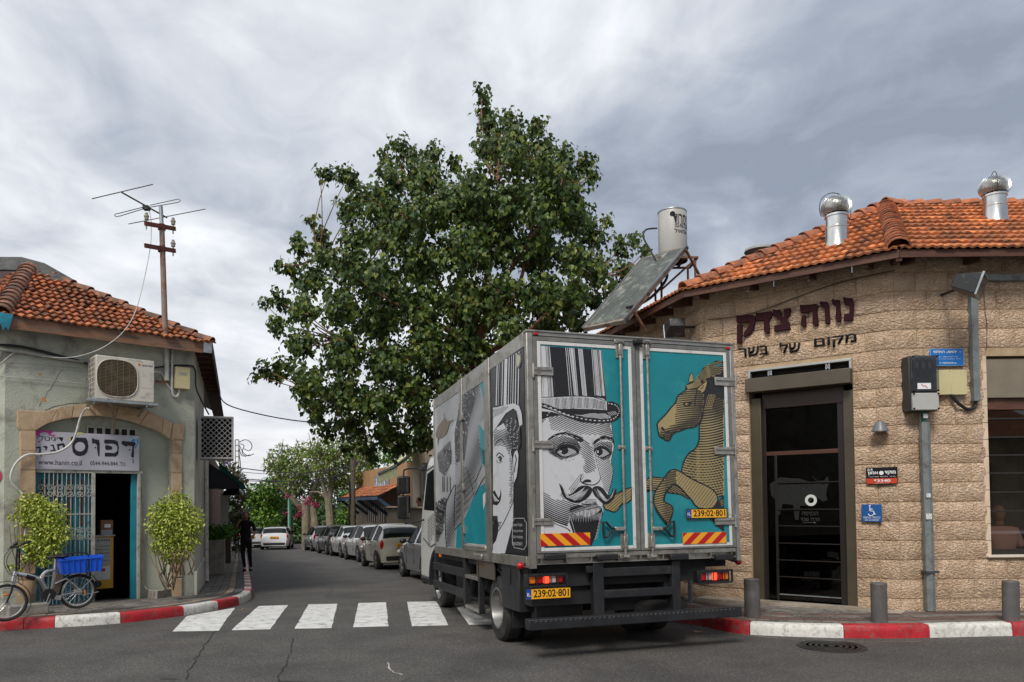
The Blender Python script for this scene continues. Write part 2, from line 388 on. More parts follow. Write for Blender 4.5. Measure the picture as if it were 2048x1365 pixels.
def pavement(K, label, smin, smax, wfun, allowed, rows, big):
    "bed sheet with pavers laid in rows along the kerb"
    root = thing('pavement', label, None, kind='structure')
    g = MB(); n = int((smax - smin) / .3)
    for i in range(n + 1):
        s = smin + (smax - smin) * i / n; p, tg, nn = K.at(s)
        for t in (.15, wfun(s) * .5, wfun(s)):
            g.v.append(tuple(K.off(s, t, KH - .016)))
    for i in range(n):
        for q in range(2): o = i * 3 + q; f = (o, o + 3, o + 4, o + 1); g.f.append(f[::-1] if K.side > 0 else f); g.m.append(0)
    g.build('joint_bed', M_joint, root, kind='stuff')
    cand = []; t = .157; ri = 0
    while t < 3.4:
        wd, ln, m = rows(ri)
        s = smin + (ln * .5 if ri % 2 else 0)
        while s < smax:
            c = K.off(s + ln / 2, t + wd / 2, KH)
            if t + wd < wfun(s) and allowed(c): cand.append(((c - EYE).length, s, t, wd, ln, m))
            s += ln
        t += wd; ri += 1
    cand.sort(key=lambda c: c[0]); rest = {}
    for k, (dd, s, t, wd, ln, m) in enumerate(cand):
        g = .005; z = KH + ru(-.002, .004); q = [K.off(s + g, t + g, z), K.off(s + ln - g, t + g, z), K.off(s + ln - g, t + wd - g, z), K.off(s + g, t + wd - g, z)]
        if K.side < 0: q = q[::-1]
        ti = V((ru(-.0015, .0015), ru(-.0015, .0015), 0))
        vs = [p - V((0, 0, .03)) for p in q]
        ce = (q[0] + q[1] + q[2] + q[3]) / 4
        vs += [p - V((0, 0, .004)) for p in q] + [p + (ce - p).normalized() * .006 + V((0, 0, (p - ce).dot(ti))) for p in q]
        fs = [(i, (i + 1) % 4, (i + 1) % 4 + 4, i + 4) for i in range(4)] + [(i + 4, (i + 1) % 4 + 4, (i + 1) % 4 + 8, i + 8) for i in range(4)] + [(8, 9, 10, 11)]
        if k < 290: MB().add(vs, fs).build('paver', m, root, angle=0)
        else: rest.setdefault(m.name, (m, MB()))[1].add(vs, fs)
    for m, r in rest.values(): r.build('paver_field', m, root, angle=0, kind='stuff')
    return root
def okL(c):
    d = V((c.x, c.y)) - S0
    inx = d.dot(SSIDE); nrm = d.dot(V((SSIDE.y, -SSIDE.x)))          # >0: street side of the side wall
    frn = d.dot(V((SDIR.y, -SDIR.x)))                                # >0: in front of the shop front
    return frn > .0 if inx < .0 or d.dot(SDIR) < 0 else nrm > .0
def okR(c):
    p = V((c.x, c.y)); u = (RB - RA).normalized(); nC = V((u.y, -u.x)); nL = V((-RSIDE.y, RSIDE.x))
    if nC.dot(p - RA) > 0 : return True
    return p.y < RB.y if p.x > RB.x else nL.dot(p - RA) > 0
def rowsL(i):
    if i == 0: return .17, .40, M_paverd
    if i == 1: return .13, .40, M_pavert
    return .16, .26, M_paver
def rowsR(i):
    return .105, .21, (M_paverr if i in (2, 3, 4, 7, 8) else M_paver)
pavement(KL, 'left pavement of small grey pavers with a tan band along the kerb', 0, 36, lambda s: 3.2 if s < KL.near(gp(470, 1212)) else 1.9, okL, rowsL, 0)
pavement(KR, 'right pavement of narrow grey and reddish pavers in front of the stone building', 0, 30, lambda s: 3.0 if s < KR.near((2.44, 9.73)) else 2.1, okR, rowsR, 0)

# crosswalk: bars painted on the asphalt
cw = thing('crosswalk', 'zebra crossing of white painted bars across the mouth of the street', None, kind='structure')
bars = [((345, 1263.5), (437, 1262), (470, 1216), (374, 1232.5)), ((463, 1261), (540, 1259), (576, 1210.5), (517, 1212.5)), ((589, 1258), (663, 1256.5), (675, 1208), (617, 1209)),
        ((706, 1255), (777, 1253), (772, 1205), (717, 1206.5)), ((824, 1253), (897, 1251), (873, 1203), (814, 1204)), ((938, 1250), (1010, 1249), (962, 1202), (908, 1208))]
for i, b in enumerate(bars):
    p = [gp(*q, .005) for q in b]; g = MB(); n = 10; m_ = 4; vs = []
    for j in range(n + 1):
        for k in range(m_ + 1):
            q = p[0].lerp(p[3], j / n).lerp(p[1].lerp(p[2], j / n), k / m_)
            e = .016 * noise.noise(V((j * 1.3 + i * 9, k * .2, 3))) if k in (0, m_) else 0
            vs.append((q.x + e, q.y, gz(q.y) + .005))
    g.add(vs, [(j * (m_ + 1) + k, j * (m_ + 1) + k + 1, (j + 1) * (m_ + 1) + k + 1, (j + 1) * (m_ + 1) + k) for j in range(n) for k in range(m_)])
    g.build('painted_bar', M_paint, cw, angle=0)
# cracks in the asphalt
M_crack = mat('crack_fill', (.016, .015, .014), rough=.95)
def crack(pts, w=.012, m=M_crack, name='road_crack'):
    P = [gp(*p, .004) for p in pts]; Q = []
    for a, b in zip(P[:-1], P[1:]):
        n = max(2, int((b - a).length / .05))
        for i in range(n):
            q = a.lerp(b, i / n); k = noise.noise(q * 4) * .035 + noise.noise(q * 19) * .014; Q.append(V((q.x + k, q.y + k * .4, gz(q.y) + .004)))
    g = MB(); vs = []
    for i, q in enumerate(Q):
        ww = w * (.5 + abs(noise.noise(q * 11)) * 1.6) * .5; d = (Q[min(i + 1, len(Q) - 1)] - Q[max(i - 1, 0)]).normalized(); x = V((-d.y, d.x, 0)) * ww
        vs += [q + x, q - x]
    g.add(vs, [(2 * i, 2 * i + 1, 2 * i + 3, 2 * i + 2) for i in range(len(Q) - 1)]); g.build(name, m, angle=0, kind='structure')
crack([(452, 1228), (432, 1262), (392, 1318), (368, 1362)]); crack([(587, 1276), (582, 1305), (562, 1345), (555, 1368)])
crack([(320, 1358), (366, 1359)], .016); crack([(555, 1363), (700, 1366)], .02); crack([(452, 1228), (440, 1240), (495, 1250)], .008)
crack([(800, 1365), (830, 1352), (900, 1348), (960, 1330)], .006); crack([(640, 1165), (665, 1180), (650, 1196)], .01)
crack([(1388, 1254), (1440, 1264), (1500, 1272), (1600, 1281), (1700, 1284), (1850, 1283)], .03, mat('gutter_dust', (.19, .165, .13), rough=.95, var=.3), 'gutter_dust')
crack([(771, 1326), (790, 1345), (806, 1353)], .016, mat('pale_scratch', (.5, .48, .45)), 'white_scratch')
# manhole
mh = thing('manhole_cover', 'round cast iron cover with concentric rings set in the asphalt before the right kerb', 'manhole cover', gp(1663, 1294))
M_iron = mat('cast_iron', (.055, .052, .05), rough=.5, metal=.5, var=.3, vscale=20)
MB().lathe([(.36, .0), (.36, .012), (.33, .014), (.325, .004), (0, .004)], 40).build('rim', M_iron, mh)
g = MB()
for r in (.28, .22, .16, .10): g.lathe([(r + .018, .004), (r + .018, .013), (r - .012, .013), (r - .012, .004)], 36)
g.lathe([(.04, .004), (.04, .014), (0, .014)], 16); g.build('ring', M_iron, mh)
# fallen leaves near the kerb
for i, (a, b, lab) in enumerate(((1397, 1266, 'curled brown dead leaf lying on the asphalt behind the truck'), (483, 1221, 'small yellow leaf on the asphalt between the first and second bars'))):
    p = gp(a, b, .004); g = MB(); k = .075 if i == 0 else .04
    g.add([(0, 0, .004), (k, .2 * k, .03), (k * .3, k * .6, .005), (-k * .8, k * .3, .035), (-k * .6, -k * .4, .006), (k * .3, -k * .7, .02)], [(0, 1, 2), (0, 2, 3), (0, 3, 4), (0, 4, 5), (0, 5, 1)])
    o = g.build('dead_leaf', mat('dead_leaf', (.35, .23, .10), var=.3, vscale=30), label=lab, cat='leaf', angle=60); o.location = p; o.rotation_euler.z = i
# ============================================================ restaurant of rough stone
def stone_mat(name, c, c2, dirt):
    m = mat(name, c, rough=.9, c2=c2, vscale=6, rand=.12, dirt=dirt, dscale=2.6, damt=.16)
    nt = m.node_tree; b = nt.nodes['Principled BSDF']; tc = [n for n in nt.nodes if n.type == 'TEX_COORD'][0]; oi = [n for n in nt.nodes if n.type == 'OBJECT_INFO'][0]
    va = N(nt, 'ShaderNodeVectorMath', operation='MULTIPLY_ADD'); nt.links.new(oi.outputs['Random'], va.inputs[0]); va.inputs[1].default_value = (31, 17, 23); nt.links.new(tc.outputs['Object'], va.inputs[2])
    mp = N(nt, 'ShaderNodeMapping'); nt.links.new(va.outputs[0], mp.inputs[0]); mp.inputs['Scale'].default_value = (1, 1, 1.5)
    n = N(nt, 'ShaderNodeTexNoise'); setin(n, Scale=27., Detail=3., Roughness=.55, Distortion=.5); nt.links.new(mp.outputs[0], n.inputs['Vector'])
    r = ramp(nt, [(.34, 0.), (.5, .62), (.66, 1.)]); nt.links.new(n.outputs[0], r.inputs[0])
    bp = N(nt, 'ShaderNodeBump'); setin(bp, Strength=1., Distance=.032); nt.links.new(r.outputs[0], bp.inputs['Height']); nt.links.new(bp.outputs[0], b.inputs['Normal'])
    return m
M_stone = stone_mat('rough_stone', (.74, .545, .385), (.62, .43, .28), (.46, .31, .18))
M_mortar = mat('mortar', (.40, .29, .18), rough=.95, var=.15, vscale=8, bump=.4)
M_reveal = mat('dressed_stone', (.66, .52, .38), rough=.85, var=.1, vscale=6, bump=.4, bscale=70)
M_tile = mat('roof_tile_clay', (.50, .165, .055), rough=.85, var=.28, vscale=9, rand=.45, dirt=(.10, .055, .035), dscale=5, damt=.5, bump=.4, bscale=70)
M_hip = mat('ridge_tile_clay', (.40, .135, .06), rough=.85, var=.25, vscale=9, rand=.25, dirt=(.10, .06, .045), dscale=6, damt=.5, bump=.4, bscale=70)
M_wood = mat('brown_wood', (.085, .033, .018), rough=.6, var=.3, vscale=3, stretch=(1, 1, 6), bump=.3, bscale=30)
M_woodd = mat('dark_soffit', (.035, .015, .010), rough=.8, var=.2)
M_bronze = mat('bronze_frame', (.085, .07, .045), rough=.45, metal=.3, var=.12)
M_dkframe = mat('dark_frame', (.018, .014, .012), rough=.4)
M_galv = mat('galvanised_metal', (.36, .38, .38), rough=.38, metal=.85, var=.15, vscale=12, rvar=.12)
M_shiny = mat('bright_sheet_metal', (.62, .62, .60), rough=.27, metal=1., var=.1, vscale=5)
M_steel = mat('grey_painted_steel', (.17, .19, .19), rough=.5, var=.15, vscale=6, dirt=(.09, .085, .075), dscale=8, damt=.3)
M_maroon = mat('maroon_letters', (.030, .006, .009), rough=.8, spec=.2)
M_blk = mat('black_paint', (.008, .008, .010), rough=.7, spec=.25)
M_wht = mat('white_print', (.78, .78, .78), rough=.5)
M_glass = glassmat('window_glass', (.42, .43, .40))
CZ = .2635
RF = Frame((RB.x, RB.y, 0), (1, 0, 0)); CF = Frame((RA.x, RA.y, 0), (RB.x - RA.x, RB.y - RA.y, 0))
LFO = RA + RSIDE * 14; LF = Frame((LFO.x, LFO.y, 0), (-RSIDE.x, -RSIDE.y, 0))
CW = (RB - RA).length
rest = thing('stone_restaurant', 'corner restaurant of rough beige stone under an orange clay tile roof', 'building', (RB.x, RB.y, 0))
inv = Matrix.Translation((-RB.x, -RB.y, 0))
# opening rectangles in wall coordinates
dx0 = CF.W(1500, 900)[0]; dx1 = CF.W(1708, 900)[0]; dz1 = CF.W(1600, 729)[1]
wx0 = RF.W(1976, 900)[0]; wz0 = RF.W(2000, 1115)[1]; wz1 = RF.W(2000, 712)[1]
STONES = {}
def stone_mesh(w, k):
    key = (round(w, 2), k)
    if key in STONES: return STONES[key]
    nx = max(3, int(w / .075)); nz = 3; h = CZ - .013; vs = []; fs = []
    for j in range(nz + 1):
        for i in range(nx + 1):
            e = (i in (0, nx)) or (j in (0, nz))
            y = .004 if e else -.022 - .022 * noise.noise(V((i * .9 + k * 13, j * 1.1, w * 50))) - .006
            vs.append((w * i / nx + (0 if e else ru(-.012, .012)), y, h * j / nz + (0 if e else ru(-.012, .012))))
    fs = [(j * (nx + 1) + i, j * (nx + 1) + i + 1, (j + 1) * (nx + 1) + i + 1, (j + 1) * (nx + 1) + i) for j in range(nz) for i in range(nx)]
    o = len(vs); rim = [(0, 0), (nx, 0), (nx, nz), (0, nz)]
    vs += [(w * a / nx, .03, h * b / nz) for a, b in rim]; ri = [b * (nx + 1) + a for a, b in rim]
    fs += [(o + i, o + (i + 1) % 4, ri[(i + 1) % 4], ri[i]) for i in range(4)]
    STONES[key] = MB().add(vs, fs).mesh('facade_stone', M_stone, 60); return STONES[key]
def lay(fr, x0, x1, holes, zlo, zhi, root, keep=None, seed=0):
    r = random.Random(seed)
    k = 0; z = .27 - 2 * CZ
    while z < zhi - .05:
        ivs = [(x0, x1)]
        for (a, b, c, d) in holes:
            if z + CZ * .6 > c and z + CZ * .4 < d:
                ivs = [q for (p, e) in ivs for q in ((p, min(e, a)), (max(p, b), e)) if q[1] - q[0] > .06]
        for (p, e) in ivs:
            x = p; first = True
            while x < e - .02:
                w = r.choice((.3, .4, .45, .5, .6, .7))
                if first and r.random() < .5: w = .3
                first = False
                if e - x - w < .2: w = e - x if e - x < .8 else .4
                if z + CZ > zlo and (keep is None or keep(x, z)):
                    wq = min((.1, .15, .2, .3, .4, .45, .5, .6, .7, .8), key=lambda q: abs(q - w)); me = stone_mesh(wq, r.randrange(3))
                    M = fr.m @ Matrix.Translation((x + .006, 0, z + .006)) @ Matrix.Diagonal(((w - .013) / wq, 1, 1, 1))
                    o = put('facade_stone', me, root, inv @ M)
                x += w
        z += CZ; k += 1
lay(RF, 0, 3.2, [(wx0, 3.3, wz0, wz1)], -.1, 4.86, rest, seed=3)
lay(CF, .0, CW, [(dx0, dx1, -1, dz1)], -.2, 4.86, rest, seed=5)
lay(LF, 7.5, 14, [], -.6, 4.86, rest, keep=lambda x, z: z > 3.0 or x > 12.2 and z < 1.3, seed=8)
g = MB()      # the wall body behind the stones
def wb(fr, a, b): g.T = inv @ fr.m; g.box(a, b)
wb(RF, (.0, .012, -.3), (wx0, .3, 4.85)); wb(RF, (wx0, .012, -.3), (9, .3, wz0)); wb(RF, (wx0, .012, wz1), (9, .3, 4.85))
wb(CF, (0, .014, -.4), (dx0, .3, 4.85)); wb(CF, (dx1, .014, -.4), (CW, .3, 4.85)); wb(CF, (dx0, .014, dz1), (dx1, .3, 4.85))
wb(LF, (0, .016, -1.2), (14, .3, 4.85))
g.build('wall', M_mortar, rest, angle=0)
# window reveal stones, sill
g = MB(); g.T = inv @ RF.m
for i in range(12):
    z = wz0 + (wz1 - wz0) * i / 12; g.box((wx0 - .07, -.012, z + .004), (wx0 + .0, .22, z + (wz1 - wz0) / 12 - .004))
g.build('reveal_stone', M_reveal, rest, angle=0)
# ---- window
win = MB(); win.T = inv @ RF.m; zs = [RF.W(2010, y)[1] for y in (795, 818, 1095)]
win.box((wx0 + .0, .05, zs[0]), (3.6, .22, wz1 - .03)); w1 = win.build('shutter_box', mat('taupe_paint', (.20, .17, .125), rough=.5, var=.1), rest, bevel=.006)
g = MB(); g.T = inv @ RF.m
g.box((wx0, .10, zs[1]), (3.6, .2, zs[0] - .002)); g.build('window_head', M_wood, rest, bevel=.004)
g = MB(); g.T = inv @ RF.m; g.box((wx0 - .06, -.05, wz0 - .0), (3.6, .14, wz0 + .028)); g.build('window_sill', mat('sill_stone', (.62, .55, .46), rough=.7, var=.08), rest, bevel=.004)
g = MB(); g.T = inv @ RF.m; wf = .05
g.box((wx0, .12, wz0 + .03), (wx0 + wf, .19, zs[1])); g.box((wx0, .115, wz0 + .03), (3.6, .192, wz0 + .10)); g.box((2.55, .12, wz0 + .1), (2.6, .19, zs[1]))
for y in (838, 875, 911, 947, 985, 1023): z = RF.W(2010, y, .13)[1]; g.box((wx0 + wf, .115, z - .012), (3.6, .14, z + .012))
g.build('window_frame', M_dkframe, rest, bevel=.003)
g = MB(); g.T = inv @ RF.m; g.box((wx0 + wf, .155, wz0 + .1), (3.6, .161, zs[1])); g.build('window_pane', glassmat('clearer_glass', (.85, .85, .82)), rest, angle=0)
# ---- door set
g = MB(); g.T = inv @ CF.m
pz = lambda y, x=1600, off=.1: CF.W(x, y, off)[1]
jl = CF.W(1527, 1000, .1)[0]; jr = CF.W(1692, 1000, .1)[0]; dfl = .12
g.box((dx0, .05, -.1), (jl, .2, pz(790))); g.box((jr, .05, -.1), (dx1, .2, pz(790))); g.build('door_frame', M_bronze, rest, bevel=.008)
g = MB(); g.T = inv @ CF.m; g.box((dx0 - .015, -.13, pz(776, off=-.1)), (dx1 + .0, .1, pz(747, off=-.1))); g.build('shutter_box', mat('bronze_box', (.075, .062, .042), rough=.5, var=.1), rest, bevel=.008)
g = MB(); g.T = inv @ CF.m; t0 = dz1 - .035
g.box((dx0, -.03, t0), (dx1, .06, dz1)); g.box((dx0, -.03, pz(747, off=0)), (dx0 + .035, .06, t0)); g.box((dx1 - .035, -.03, pz(752, off=0)), (dx1, .06, t0)); g.build('shutter_housing_frame', mat('pale_aluminium', (.42, .42, .40), rough=.4, metal=.6), rest, bevel=.004)
g = MB(); g.T = inv @ CF.m; g.box((dx0, .1, pz(776)), (dx1, .28, dz1 - .03)); g.build('housing_back', M_darkgap, rest, angle=0)
for k in (.22, .78):
    g = MB(); g.T = inv @ CF.m; x = dx0 + (dx1 - dx0) * k; zt = pz(745, off=0)
    g.box((x - .03, -.01, zt), (x - .018, .03, t0)); g.box((x + .018, -.01, zt), (x + .03, .03, t0)); g.beam((x - .02, .0, zt), (x + .02, .0, t0), .012, .012); g.beam((x + .02, .0, zt), (x - .02, .0, t0), .012, .012); g.build('bracket', M_galv, rest, angle=0)
g = MB(); g.T = inv @ CF.m; g.box((jl, .12, pz(812)), (jr, .2, pz(776))); g.build('door_lintel', mat('brown_metal', (.05, .028, .018), rough=.4), rest, bevel=.005)
zt, z0 = pz(905), .155 - .09
g = MB(); g.T = inv @ CF.m
g.box((jl, .14, zt - .03), (jr, .19, zt + .03)); g.build('door_transom', mat('rust_brown_metal', (.085, .038, .022), rough=.4), rest, bevel=.004)
g = MB(); g.T = inv @ CF.m
g.box((jl, .13, z0 - .1), (jl + .045, .2, pz(812))); g.box((jr - .1, .13, z0 - .1), (jr, .2, pz(812))); g.box((jl + .16, .14, z0), (jl + .2, .18, zt - .03)); g.box((jl + .045, .14, z0 - .1), (jr - .1, .18, z0 + .03))
g.build('door_leaf_frame', M_dkframe, rest, bevel=.004)
for y in (965, 1019, 1052.6, 1087.7, 1122, 1156, 1192):
    g = MB(); g.T = inv @ CF.m; z = pz(y); g.box((jl + .2, .138, z - .008), (jr - .1, .15, z + .008)); g.build('door_bar', M_steel if y > 1190 else M_dkframe, rest, angle=0)
g = MB(); g.T = inv @ CF.m; g.box((jl + .045, .158, z0), (jr - .1, .164, pz(812))); g.build('door_pane', M_glass, rest, angle=0)
dc = CF.P(1621, 1001, .13)
g = MB(); g.T = inv @ CF.m; n = 28; ro, ri = .085, .043
g.add([(dc.x + r * cos(2 * pi * k / n), .150 + e, dc.z + r * sin(2 * pi * k / n)) for r, e in ((ri, 0), (ro, 0), (ro, .003)) for k in range(n)], [(k, n + k, n + (k + 1) % n, (k + 1) % n)[::-1] for k in range(n)] + [(n + k, 2 * n + k, 2 * n + (k + 1) % n, n + (k + 1) % n)[::-1] for k in range(n)])
g.build('ring_sticker', mat('ring_white', (.62, .66, .60), rough=.4), rest, angle=30)
dn = thing('door_notice', 'dark lettering on the glass of the restaurant door giving the entrance direction', 'lettering', CF.m)
M_faint = mat('faint_print', (.05, .05, .05), rough=.6)
def fit(fr, x0, y0, x1, y1, off):
    a = fr.W(x0, y1, off); b = fr.W(x1, y0, off); return (a[0], a[1], b[0], b[1])
text('הסינכה', M_faint, dn, fit(CF, 1604, 1024, 1636, 1031, .15), .15, name='notice_text'); text("יזבש 'חרמ", M_faint, dn, fit(CF, 1602, 1035, 1639, 1042, .15), .15, name='notice_text')
g = MB(); a = CF.P(1606, 1045, .15); b = CF.P(1628, 1045.5, .15); g.beam(a, b, .006, .008); g.quad(b + V((0, 0, .02)), b - V((0, 0, .02)), b + V((.035, 0, 0))); g.build('arrow', M_faint, dn, angle=0)
# printed cattle silhouette on the glass
M_print = mat('window_print', (.012, .012, .013), rough=.8, c2=(.003, .003, .003), vscale=26)
bull = [(1540, 968), (1560, 955), (1600, 958), (1625, 966), (1640, 968), (1622, 950), (1632, 962), (1648, 962), (1655, 952), (1658, 966), (1655, 975), (1652, 990), (1655, 1000), (1646, 1004), (1636, 996), (1625, 998), (1612, 1012), (1600, 1012), (1597, 1040), (1590, 1040), (1586, 1010), (1565, 1008), (1560, 1030), (1553, 1030), (1550, 1000), (1542, 990)]
pr = thing('bull_print', 'faint grey engraving of a horned bull on the glass of the restaurant door', 'window print', CF.m)
MB().quad(*[CF.P(x, y, .155) for x, y in reversed(bull)]).build('printed_bull', M_print, pr, angle=0)
# rooms seen through the glass
def open_front(g): g.f = [f[::-1] for i, f in enumerate(g.f) if i != 2]; g.m = g.m[:5]
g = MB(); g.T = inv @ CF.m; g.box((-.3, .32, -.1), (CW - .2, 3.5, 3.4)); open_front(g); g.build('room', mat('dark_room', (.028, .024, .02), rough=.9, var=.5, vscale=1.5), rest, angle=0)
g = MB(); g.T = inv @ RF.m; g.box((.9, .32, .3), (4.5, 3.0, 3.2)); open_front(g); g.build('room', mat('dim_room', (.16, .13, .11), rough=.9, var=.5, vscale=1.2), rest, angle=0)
tb = thing('dining_table', 'dark dining table with two glasses seen through the restaurant door', 'table', CF.m)
g = MB(); x0, z1 = CF.W(1570, 1108, .9); g.box((x0 - .45, .7, z1 - .03), (x0 + .45, 1.3, z1)); g.build('tabletop', mat('table_wood', (.10, .07, .05), rough=.35), tb)
for a in (-.4, .4):
    for b in (.75, 1.25): MB().box((x0 + a - .02, b - .02, .05), (x0 + a + .02, b + .02, z1 - .03)).build('leg', M_dkframe, tb, angle=0)
for k, a in enumerate((-.06, .02)):
    o = thing('drinking_glass', ('left' if k == 0 else 'right') + ' of two tall clear glasses on the table behind the door', 'glass', CF.m @ Matrix.Translation((x0 + a, .8, z1)))
    MB().lathe([(.022, 0), (.03, .13), (.026, .13), (.018, .01)], 14).build('tumbler', mat('clear_glass', (.5, .52, .52), rough=.1), o)

# ---- roof
OV = .45; EZ = 4.91
u = (RB - RA).normalized(); nC = V((u.y, -u.x)); nL = V((-RSIDE.y, RSIDE.x))
def isect(p, d, q, e):
    k = ((q - p).cross(e)) / d.cross(e) if hasattr(d, 'cross') else 0; return p + d * k
eB = isect(RB + nC * OV, u, V((0, RB.y - OV)), V((1, 0))); eA = isect(RA + nC * OV, u, RA + nL * OV, RSIDE)
eR = V((eB.x + 5, eB.y)); eL = eA + RSIDE * 12.5
e3 = lambda p, z=EZ: V((p.x, p.y, z))
PK = V((6.42, 12.5, 6.62)); PR = V((11.5, 12.5, 6.62)); PL = PK + V((RSIDE.x, RSIDE.y, 0)) * 11
TW, TL = .232, .285
def tile_mesh(name='roof_tile', w=TW, l=TL, m=M_tile, amp=.020):
    n = 12; vs = []; ll = l * 1.22
    pr = [(w * i / n, amp * (.5 - .5 * cos(4 * pi * i / n)) ** 1.2) for i in range(n + 1)]
    for (y, dz, s) in ((0, .050, 0), (ll, .002, 0), (0, .020, 0)): vs += [(x * 1.02, y, z + dz) for x, z in pr]
    n1 = n + 1
    fs = [(i, i + 1, n1 + i + 1, n1 + i) for i in range(n)] + [(2 * n1 + i, 2 * n1 + i + 1, i + 1, i) for i in range(n)]
    return MB().add(vs, fs).mesh(name, m, 50)
def slope(A, B, C):
    "frame on a roof plane: x from A to B along the eave, y up the slope towards C"
    x = (B - A).normalized(); n = x.cross(C - A).normalized(); y = n.cross(x); M = Matrix((x, y, n)).transposed().to_4x4(); M.translation = A; return M
def tile_plane(poly, root, inv, me, w=TW, l=TL, keep=None, margin=.0, cap=400, jit=.006, name='roof_tile', x_off=0):
    A = poly[0]; M = slope(poly[0], poly[1], poly[2]); Mi = M.inverted(); q = [Mi @ p for p in poly]; q2 = [(p.x, p.y) for p in q]
    xs = [p[0] for p in q2]; ys = [p[1] for p in q2]; n = 0; rest_ = MB()
    j = 0; y = -.05
    while y < max(ys):
        i = int(min(xs) / w) - 1
        while i * w < max(xs):
            x = i * w + x_off; i += 1
            if inside(x + w / 2, max(y + l * .5, .02), q2) and (keep is None or keep(x, y)):
                T = M @ Matrix.Translation((x + ru(-jit, jit), y + ru(-jit, jit) * 2, 0)) @ Matrix.Rotation(ru(-.03, .03) * jit / .006, 4, 'Z')
                put(name, me, root, inv @ T); n += 1
        y += l; j += 1
    g = MB(); g.T = inv; g.add([tuple(p - V((0, 0, .012))) for p in poly], [tuple(range(len(poly)))]); g.build('roof_deck', M_woodd, root, angle=0)
    return n
TM = tile_mesh()
lx = 4.1
n1 = tile_plane([e3(eB), e3(eR), PR, PK], rest, inv, TM, keep=lambda x, y: x < 4.4)
n2 = tile_plane([e3(eA), e3(eB), PK], rest, inv, TM)
n3 = tile_plane([e3(eL), e3(eA), PK, PL], rest, inv, TM, keep=lambda x, y: y < .5 and x > 5)
print('TILES', n1, n2, n3)
def caps(A, B, r0, step, root, inv, m=M_hip, n=7, start=0, ln=.42):
    d = (B - A); L_ = d.length; d.normalize(); x = d.cross(V((0, 0, 1))).normalized(); z = x.cross(d)
    me = MB(); vs = []
    for (yy, r, dz) in ((0, r0, .03), (ln, r0 * .80, .0), (0, r0 * .86, .03)):
        for k in range(n + 1):
            t = pi * k / n; vs.append((r * cos(t), yy, r * sin(t) * .85 + dz - .02))
    q = n + 1
    me.add(vs, [(k + 1, k, q + k, q + k + 1) for k in range(n)] + [(2 * q + k + 1, 2 * q + k, k, k + 1) for k in range(n)]); me = me.mesh('ridge_tile', m, 55)
    s = start
    while s < L_ - .1:
        M = Matrix((x, d, z)).transposed().to_4x4(); M.translation = A + d * s + V((ru(-.005, .005), 0, ru(-.004, .004))); put('ridge_tile', me, root, inv @ M @ Matrix.Rotation(ru(-.03, .03), 4, 'Z')); s += step
caps(e3(eB, EZ + .02), PK, .155, .185, rest, inv); caps(e3(eA, EZ + .02), PK, .145, .30, rest, inv); caps(PR, PK, .13, .31, rest, inv, start=2)
caps(PK + V((-.05, -.05, .0)), PK + V((.3, 0, 0)), .15, .5, rest, inv)
# fascia, rafter tails, soffit
g = MB(); g.T = inv; E = [e3(p) for p in (eR, eB, eA, eL)]
for a, b in zip(E[:-1], E[1:]): g.beam(a - V((0, 0, .055)), b - V((0, 0, .055)), .03, .10)
g.build('fascia_board', M_wood, rest)
W3 = [e3(p, EZ - .10) for p in (RB + V((5, 0)), RB, RA, LFO)]
g = MB(); g.T = inv
for (a, b, c, d) in ((E[0], E[1], W3[1], W3[0]), (E[1], E[2], W3[2], W3[1]), (E[2], E[3], W3[3], W3[2])):
    g.add([a - V((0, 0, .03)), b - V((0, 0, .03)), c + V((0, 0, .2)), d + V((0, 0, .2))], [(0, 1, 2, 3)])
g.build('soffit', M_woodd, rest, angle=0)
def rafter(p, n, z=EZ):
    g = MB(); g.T = inv; a = V((p.x, p.y, z - .085)); q = a - V((n.x, n.y, 0)) * (OV + .12) + V((0, 0, .10)); g.beam(a, q, .075, .13); g.build('rafter', M_wood, rest, bevel=.006)
for f in (.12, .98, 1.85, 2.7, 3.5): rafter(RB + V((f, 0)) + V((0, -1)) * (OV - .03), V((0, -1)))
for f in (.02, .31, .62, .90): rafter(RA.lerp(RB, f) + nC * (OV - .03), nC)
for k in range(12): rafter(RA + RSIDE * (.35 + k * .62) + nL * (OV - .03), nL)
rafter(RB + (nC + V((0, -1))).normalized() * (OV + .02), (nC + V((0, -1))).normalized())
